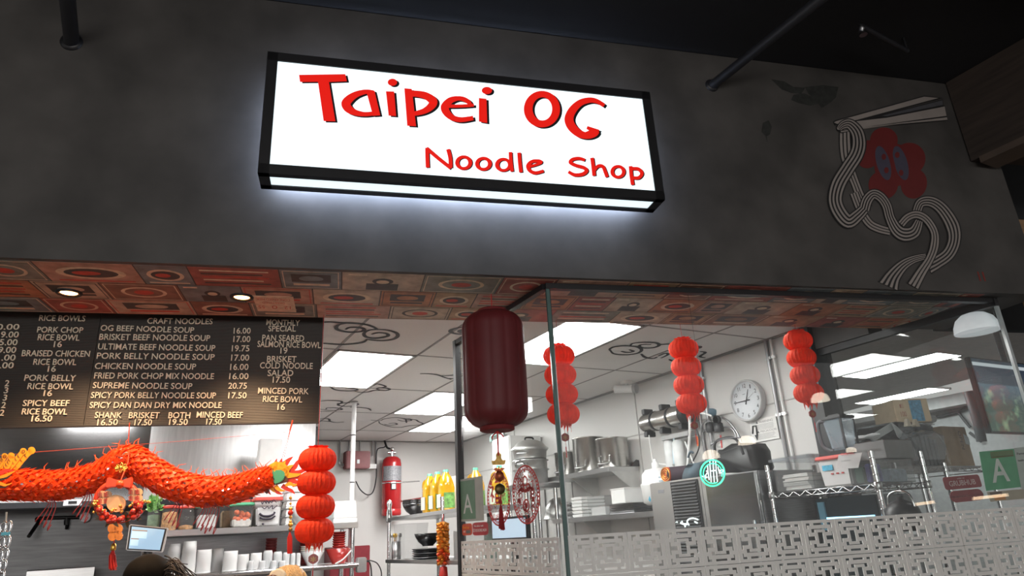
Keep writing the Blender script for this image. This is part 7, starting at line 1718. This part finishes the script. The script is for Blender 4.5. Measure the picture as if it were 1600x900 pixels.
t = thing('brown_flap_box', V((4.95, 3.12, BZ)), 'small dark brown box behind the tall brown carton', 'box')
MB().rbox(V((5.0, 3.10, BZ + .001)), (.17, .16, .345)).build('box', mat('dark_cardboard', (.16, .11, .075), .8, 0, .1), t, bevel=.003)
p = onY(1459, 656, 2.9)
t, cen = film([(1452, 659), (1453, 652), (1458, 649), (1462, 651), (1464, 658), (1459, 660)], 2.95, 'crumpled_film', 'small white crumple of plastic right of the blue-labelled box', 'plastic film', MATS['crumpled_white_film'], .06, 9, zt1 + .002)
# screen hanging beyond the right pane
tvp = [onY(1522, 558, 2.55), onY(1541, 676, 2.55)]
tx0 = (tvp[0].x + tvp[1].x) / 2 ; tx1 = tx0 + 1.0; tz0, tz1 = tvp[1].z, tvp[0].z
tv = thing('hanging_screen', V(((tx0 + tx1) / 2, 2.57, tz0)), 'dark screen showing green foliage beyond the right end of the glass', 'screen')
MB().box((tx0, 2.55, tz0), (tx1, 2.59, tz1)).build('housing', blackp, tv, bevel=.004)
sm_ = bpy.data.materials.new('foliage_picture'); sm_.use_nodes = True; nt = sm_.node_tree; b = nt.nodes['Principled BSDF']
tc = nt.nodes.new('ShaderNodeTexCoord'); sp_ = nt.nodes.new('ShaderNodeSeparateXYZ'); nt.links.new(tc.outputs['Generated'], sp_.inputs[0])
cr = nt.nodes.new('ShaderNodeValToRGB'); els = cr.color_ramp.elements
els[0].position = 0; els[0].color = (.012, .05, .03, 1); els[1].position = 1; els[1].color = (.02, .035, .05, 1)
for p_, c_ in ((.35, (.02, .05, .035, 1)), (.52, (.055, .085, .11, 1)), (.64, (.07, .12, .16, 1)), (.66, (.022, .035, .055, 1)), (.90, (.02, .03, .05, 1)), (.905, (.5, .55, .58, 1)), (.95, (.5, .55, .58, 1)), (.955, (.02, .04, .06, 1))):
    e = els.new(p_); e.color = c_
no = nt.nodes.new('ShaderNodeTexNoise'); no.inputs['Scale'].default_value = 9; no.inputs['Detail'].default_value = 8; nt.links.new(tc.outputs['Object'], no.inputs['Vector'])
r2 = nt.nodes.new('ShaderNodeValToRGB'); r2.color_ramp.elements[0].position = .56; r2.color_ramp.elements[0].color = (0, 0, 0, 1); r2.color_ramp.elements[1].position = .68; r2.color_ramp.elements[1].color = (.16, .24, .13, 1); nt.links.new(no.outputs['Fac'], r2.inputs['Fac'])
lt_ = nt.nodes.new('ShaderNodeMath'); lt_.operation = 'LESS_THAN'; lt_.inputs[1].default_value = .6; nt.links.new(sp_.outputs['Z'], lt_.inputs[0])
mx = nt.nodes.new('ShaderNodeMixRGB'); mx.blend_type = 'ADD'; nt.links.new(lt_.outputs[0], mx.inputs[0]); nt.links.new(sp_.outputs['Z'], cr.inputs['Fac']); nt.links.new(cr.outputs['Color'], mx.inputs[1]); nt.links.new(r2.outputs['Color'], mx.inputs[2])
b.inputs['Base Color'].default_value = (.01, .01, .012, 1); b.inputs['Roughness'].default_value = .2; nt.links.new(mx.outputs[0], b.inputs['Emission Color']); b.inputs['Emission Strength'].default_value = .9
MB().box((tx0 + .012, 2.546, tz0 + .012), (tx1 - .012, 2.5505, tz1 - .012)).build('display', sm_, tv)
MB().cyl((tx0 + .5, 2.57, tz1), (tx0 + .5, 2.57, 3.0), .02, 10).build('ceiling_mount', black, tv)
# dark pipe on the far wall of the next room
t = thing('wall_pipe', onX(1518, 640, 10.0), 'dark post and conduits on the far wall beyond the right glass', 'pipe')
MB().tube([onX(1513, 612, 9.6), onX(1528, 660, 9.6), onX(1534, 690, 9.6)], .06, 10).build('post', mat('dark_grey_post', (.04, .042, .045), .5), t)
for pts in ([(1463, 652), (1497, 644), (1516, 632)], [(1497, 644), (1516, 668)], [(1515, 676), (1534, 690)]): MB().tube([onX(*q, 10.15) for q in pts], .02, 6).build('conduit', MATS['dark_grey_post'], t)
# white dome lamp close under the soffit, inside the front glass
dm = onF(1524.5, 508, .14)
t = thing('dome_lamp', V((dm.x, dm.y, dm.z - .03)), 'white dome lamp under the soffit at the right end of the front glass', 'lamp')
rD = (onF(1551, 512, .14) - onF(1497, 512, .14)).length / 2 * .94; hD = onF(1524, 492, .14).z - onF(1524, 522, .14).z; zb0 = onF(1524, 519, .14).z
hm = min(hD, ZS - zb0 - .012)
MB().lathe([(rD, 0), (rD * 1.01, .004), (rD * .97, hm * .35), (rD * .82, hm * .68), (rD * .55, hm * .9), (rD * .22, hm), (.0, hm)], (dm.x, dm.y, zb0), 40).build('shade', mat('white_enamel_glow', (.8, .82, .83), .4, emit=(.9, .95, 1.0), es=.35), t)
MB().lathe([(rD * .25, 0), (rD * .25, .004), (0, .02)], (dm.x, dm.y, zb0 + .03), 16).build('bulb', emis('cool_bulb_glow', (.95, .98, 1.0), 3.0), t)
MB().cyl((dm.x, dm.y, zb0 + hm - .005), (dm.x, dm.y, ZS), .012, 10).build('stem', white, t)
# warm pendants hanging in the hall behind the viewer: seen only as reflections in the front glass
def mirrored(x, y, dist):
    p = EYE + ray(x, y).normalized() * dist; fp = toF(p); return W(fp.x, -fp.y, p.z)
for i, (x, y, dist, lab) in enumerate(((1283, 627, 9.0, 'warm white pendant lamp in the hall, reflected beside the rightmost paper garland'), (1112, 716, 9.0, 'warm white pendant lamp in the hall, reflected above the neon sign'), (1331, 706, 10.5, 'warm white pendant lamp in the hall, reflected above the price card'), (1168, 694, 9.0, 'warm white pendant lamp in the hall, reflected left of the warning sign'))):
    p = mirrored(x, y, dist); sc_ = 1.0 if i != 2 else .62
    t = thing('pendant_lamp', p, lab, 'lamp', 'warm pendant lamps in the hall')
    MB().lathe([(.105 * sc_, 0)] + [(r_ * sc_, h_ * sc_) for r_, h_ in ((.105, .004), (.10, .04), (.078, .08), (.04, .10), (0, .105))], p, 28).build('shade', emis('warm_shade_glow', (1.0, .86, .70), 10.0), t)
    MB().cyl(p + V((0, 0, .06)), V((p.x, p.y, 3.99)), .008, 8).build('cord', black, t)
for j, (xa, ya, xb, yb) in enumerate(((1521, 779, 1576, 773), (1432, 788, 1461, 784))):
    a, b_ = mirrored(xa, ya, 8.0), mirrored(xb, yb, 8.0)
    t = thing('strip_lamp', (a + b_) / 2, 'warm light strip in the hall, reflected low in the front glass, %s one' % ('right longer', 'left shorter')[j], 'lamp', 'warm light strips in the hall')
    MB().tube([a, b_], .014, 8).build('tube', emis('warm_strip_glow', (1.0, .72, .48), 11.0), t)
    for q in (a, b_): MB().cyl(q, V((q.x, q.y, 3.99)), .004, 6).build('wire', black, t)
# tablet till on the counter
P = [onF(202, 819, .95), onF(263, 825, .95), onF(254, 863, .95), onF(196, 860, .95)]
uu0, uu1 = toF(P[3]).x, toF(P[1]).x; zz0, zz1 = P[3].z, P[0].z
t = thing('till_monitor', W((uu0 + uu1) / 2, .98, 1.0), 'till monitor with a pale blue display on the counter below the wreath', 'monitor')
U = (P[1] - P[0]).normalized(); Nn = -FYV
fr_ = [P[0], P[1], P[2], P[3]]
MB().plate(fr_, FYV, .02).build('housing', mat('silver_bezel', (.45, .45, .46), .35, .6), t, bevel=.004)
cen = sum(fr_, V((0, 0, 0))) / 4
ins = [cen + (p - cen) * .93 - FYV * .0015 for p in fr_]; MB().plate(ins, FYV, .001).build('black_border', blackp, t)
ins = [cen + (p - cen) * .84 - FYV * .003 for p in fr_]; MB().plate(ins, FYV, .001).build('display', emis('till_screen_glow', (.25, .42, .60), .85), t)
def sq(a, b_): return ins[3] + (ins[2] - ins[3]) * a + (ins[0] - ins[3]) * b_ - FYV * .0012
m = MB()
for a, b_, c_, d in ((.03, .48, .52, .80), (.03, .14, .28, .42)): m.plate([sq(a, b_), sq(c_, b_), sq(c_, d), sq(a, d)], FYV, .0006)
m.build('display_panes', emis('till_pane_glow', (.36, .55, .68), .9), t)
m = MB()
for a, b_, c_, d in ((.03, .81, .52, .86), (.03, .43, .28, .47)): m.plate([sq(a, b_), sq(c_, b_), sq(c_, d), sq(a, d)], FYV, .0006)
m.build('display_bars', mat('tan_screen_bar', (.30, .22, .14), .5, emit=(.3, .22, .14), es=.5), t)
bs = W((uu0 + uu1) / 2, 1.0, 0)
MB().cyl((bs.x, bs.y, 1.0), (bs.x, bs.y, zz0 + .05), .02, 12).lathe([(.09, 0), (.09, .012), (.03, .02)], (bs.x, bs.y, 1.0), 24).build('stand', blackp, t)
for pts in ([(257, 868), (266, 872), (272, 880), (270, 890)], [(257, 874), (270, 877), (276, 886), (278, 900)]): MB().tube(spline([onF(x, y, .98) for x, y in pts], 5), .004, 6).build('cable', blackp, t)
# front counter the staff stand behind (below the picture's edge)
ct = thing('service_counter', W(-1.4, .3, 0), 'service counter under the menu board, below the till monitor', 'counter', None, AF)
MB().fbox(-3.2, -.30, .78, 1.22, .97, 1.0).build('worktop', steel, ct, bevel=.004); MB().fbox(-3.1, -.34, .82, 1.18, 0, .97).build('cabinet', steeld, ct)
# strip of silver clips at the left edge
t = thing('clip_strip', onF(8, 905, .45), 'hanging strip of silver clip packs at the lower left edge', 'clip strip', None, AF)
for i, (x, y) in enumerate(((15, 824), (13, 847), (10, 868), (7, 885), (4, 901))):
    p = onF(x - 3, y, .45); m = MB()
    for dx in (-.016, .002): m.tube([p + FXV * (dx + .010 * math.cos(a)) + ZV * (.024 * math.sin(a) * (1 if math.cos(a) > 0 else .8)) for a in [2 * PI * k / 18 for k in range(18)]], .0048, 7, closed=True)
    m.build('silver_clip', chrome, t)
MB().tube([onF(10, 800, .455), onF(2, 920, .455)], .004, 6).build('strip', mat('clear_grey_strip', (.25, .26, .27), .3), t)
p = onF(9, 834, .445); MB().box((p.x - .015, p.y - .004, p.z - .006), (p.x + .015, p.y, p.z + .006)).build('blue_tag', mat('blue_print', (.05, .3, .45), .5), t)
# ------------------------------------------------------------------ two people seen from behind at the counter
def person(base, head_z, label, cloth, hairm, style, yaw=0.0):
    """continuous skinned body, standing, facing into the kitchen; head_z = top of the skull"""
    t = thing('person', V((base.x, base.y, 0)), label, 'person')
    S = head_z / 1.70
    ca, sa = math.cos(AF + yaw), math.sin(AF + yaw); fx, fy = V((ca, sa, 0)), V((-sa, ca, 0))
    J = [('pel', 0, 0, .94, .115), ('sp1', 0, .01, 1.08, .115), ('sp2', 0, .0, 1.24, .13), ('chest', 0, -.01, 1.36, .12), ('neck', 0, 0, 1.45, .055), ('jaw', 0, .03, 1.53, .066), ('skull', 0, .01, 1.615, .080), ('crown', 0, 0, 1.665, .045),
         ('nose', 0, .115, 1.575, .011), ('chin', 0, .085, 1.515, .028)]
    E_ = [(0, 1), (1, 2), (2, 3), (3, 4), (4, 5), (5, 6), (6, 7), (6, 8), (5, 9)]
    def add(par, x, y, z, r): J.append(('', x, y, z, r)); E_.append((par, len(J) - 1)); return len(J) - 1
    for s_ in (-1, 1):
        a = add(3, s_ * .17, -.01, 1.38, .055); b_ = add(a, s_ * .21, .02, 1.12, .042); c_ = add(b_, s_ * .17, .22, 1.05, .033); h_ = add(c_, s_ * .14, .30, 1.06, .030)
        for k in range(4): f1 = add(h_, s_ * (.14 + .018 * (k - 1.5)), .355 - .006 * abs(k - 1.5), 1.055, .0085); add(f1, s_ * (.14 + .019 * (k - 1.5)), .395 - .010 * abs(k - 1.5), 1.040, .0075)
        th = add(h_, s_ * .105, .315, 1.05, .010); add(th, s_ * .085, .345, 1.045, .009)
        add(6, s_ * .085, .0, 1.59, .014)
        l1 = add(0, s_ * .095, 0, .88, .088); l2 = add(l1, s_ * .10, .015, .50, .062); l3 = add(l2, s_ * .10, -.02, .10, .042); l4 = add(l3, s_ * .105, .10, .035, .034)
    me = bpy.data.meshes.new('body'); me.from_pydata([V((0, 0, 0)) + fx * (x * S) + fy * (y * S) + ZV * (z * S) for _, x, y, z, r in J], E_, [])
    inv = t.matrix_basis.inverted()
    o = bpy.data.objects.new('body', me); COL.objects.link(o); o.parent = t
    md = o.modifiers.new('skin', 'SKIN'); md.use_smooth_shade = True
    if not me.skin_vertices: me.skin_vertices.new() if hasattr(me.skin_vertices, 'new') else None
    for i, (_, x, y, z, r) in enumerate(J): me.skin_vertices[0].data[i].radius = (r * S, r * S)
    me.skin_vertices[0].data[0].use_root = True
    o.modifiers.new('sub', 'SUBSURF').levels = 2; o.modifiers['sub'].render_levels = 2
    me.materials.append(skinm)
    c0 = V((base.x, base.y, 0))
    Q = lambda x, y, z: c0 + fx * (x * S) + fy * (y * S) + ZV * (z * S)
    # shirt and trousers as shells round the body
    m = MB()
    def shell(prof):
        vs = []; n = 26
        for z, rx, ry, oy in prof:
            for k in range(n): a = 2 * PI * k / n; vs.append(Q(rx * math.cos(a), oy + ry * math.sin(a), z))
        m.add(vs, [(i * n + k, i * n + (k + 1) % n, (i + 1) * n + (k + 1) % n, (i + 1) * n + k) for i in range(len(prof) - 1) for k in range(n)], 0, True)
    shell([(.86, .19, .145, 0), (1.0, .185, .14, 0), (1.15, .185, .14, 0), (1.3, .205, .15, 0), (1.38, .195, .135, 0), (1.42, .13, .10, 0), (1.44, .075, .07, 0)])
    for s_ in (-1, 1): m.tube([Q(s_ * .15, -.01, 1.39), Q(s_ * .20, 0, 1.30), Q(s_ * .215, .02, 1.14)], [.07 * S, .068 * S, .062 * S], 16)
    m.build('shirt', cloth, t)
    m = MB()
    for s_ in (-1, 1): m.tube([Q(s_ * .07, 0, .92), Q(s_ * .098, 0, .80), Q(s_ * .10, .015, .5), Q(s_ * .10, -.02, .09)], [.115 * S, .108 * S, .08 * S, .062 * S], 18)
    m.build('trousers', mat('black_trousers', (.02, .02, .022), .8), t)
    # hair
    hairm.node_tree.nodes['Principled BSDF'].inputs['Specular IOR Level'].default_value = 0.12
    m = MB(); vs = []; nr, nc = 10, 34; hc = Q(0, -.005, 1.605); rd = random.Random(style)
    for i in range(nr + 1):
        th = PI * .60 * i / nr
        for k in range(nc):
            a = 2 * PI * k / nc; w_ = 1 + .025 * math.sin(7 * a) * math.sin(th)
            back = -math.sin(a); cut = th if back > -.55 else min(th, PI * .40)
            vs.append(hc + (fx * (.098 * math.cos(a)) + fy * (.112 * math.sin(a))) * (math.sin(cut) * w_ * S) + ZV * (.098 * math.cos(cut) * S))
    m.add(vs, [(i * nc + k, i * nc + (k + 1) % nc, (i + 1) * nc + (k + 1) % nc, (i + 1) * nc + k) for i in range(nr) for k in range(nc)], 0, True)
    hair = m.build('hair', hairm, t)
    m = MB()
    for i in range(0 if style == 1 else 40):
        a = rd.uniform(0, 2 * PI); th = rd.uniform(.3, 1.5)
        d = fx * (.1 * math.cos(a)) * math.sin(th) + fy * (.115 * math.sin(a)) * math.sin(th) + ZV * (.1 * math.cos(th)); q = hc + d * S * 1.0
        tn = (fx * -math.sin(a) * .3 + fy * -.6 - ZV * .7).normalized()
        m.tube([q, q + tn * .03 + d * .06, q + tn * .07], [.004, .0035, .001], 5)
    if style != 1: m.build('hair_strands', hairm, hair)
    if style == 1:
        m = MB()
        for i in range(60):
            q = hc + fx * (.085 * S) + fy * rd.uniform(-.06, .04) + ZV * rd.uniform(-.05, .05); e = q + fx * rd.uniform(.05, .13) + ZV * rd.uniform(-.12, -.0) + fy * rd.uniform(-.05, .03)
            m.tube(spline([q, q + fx * .03 + ZV * rd.uniform(0, .02), e], 4), .0024, 4)
        for i in range(80):
            q = hc - fy * (.10 * S) + fx * rd.uniform(-.08, .08) - ZV * .03; m.tube([q, q - ZV * rd.uniform(.12, .2) - fy * .01 + fx * rd.uniform(-.02, .02), q - ZV * rd.uniform(.25, .34)], [.005, .005, .002], 5)
        m.build('loose_hair', mat('dark_brown_hair_ends', (.014, .007, .005), .6, 0, .3, 60), hair)
    else:
        kp = hc + fx * (-.045 * S) - fy * (.095 * S) + ZV * (.045 * S)
        MB().lathe([(.026, -.012), (.034, -.006), (.036, 0), (.034, .008), (.026, .012)], kp, 20, ax=(-.3, -.8, .4)).build('hair_tie', mat('pale_scrunchie', (.60, .55, .46), .8, 0, .1, 60, bump=.5), hair)
        m = MB()
        for i in range(50):
            d = V((rd.uniform(-1, 1), rd.uniform(-1, .2), rd.uniform(-1, .3))) * .02; m.tube(spline([kp, kp - fx * .03 - fy * .03 + ZV * .004 + d, kp - fx * .05 - fy * .04 - ZV * .05 + d * 1.6, kp - fx * .05 - fy * .03 - ZV * .16 + d], 4), .004, 5)
        m.build('ponytail', mat('auburn_hair', (.16, .07, .035), .5, 0, .3, 60), hair)
    return t
person(W(-1.665, .36, 0), 1.50, 'person with dark hair standing at the counter in front of the till monitor', mat('black_shirt', (.02, .02, .022), .8), mat('black_hair', (.0035, .003, .0028), .8, 0, .3, 60, stretch=(6, 6, 1)), 1)
person(W(-1.118, .36, 0), 1.425, 'person with blonde tied-back hair at the counter below the beaded charm', mat('dark_grey_shirt', (.05, .05, .055), .8), mat('blonde_hair', (.50, .34, .18), .45, 0, .45, 40, stretch=(6, 6, 1)), 2)
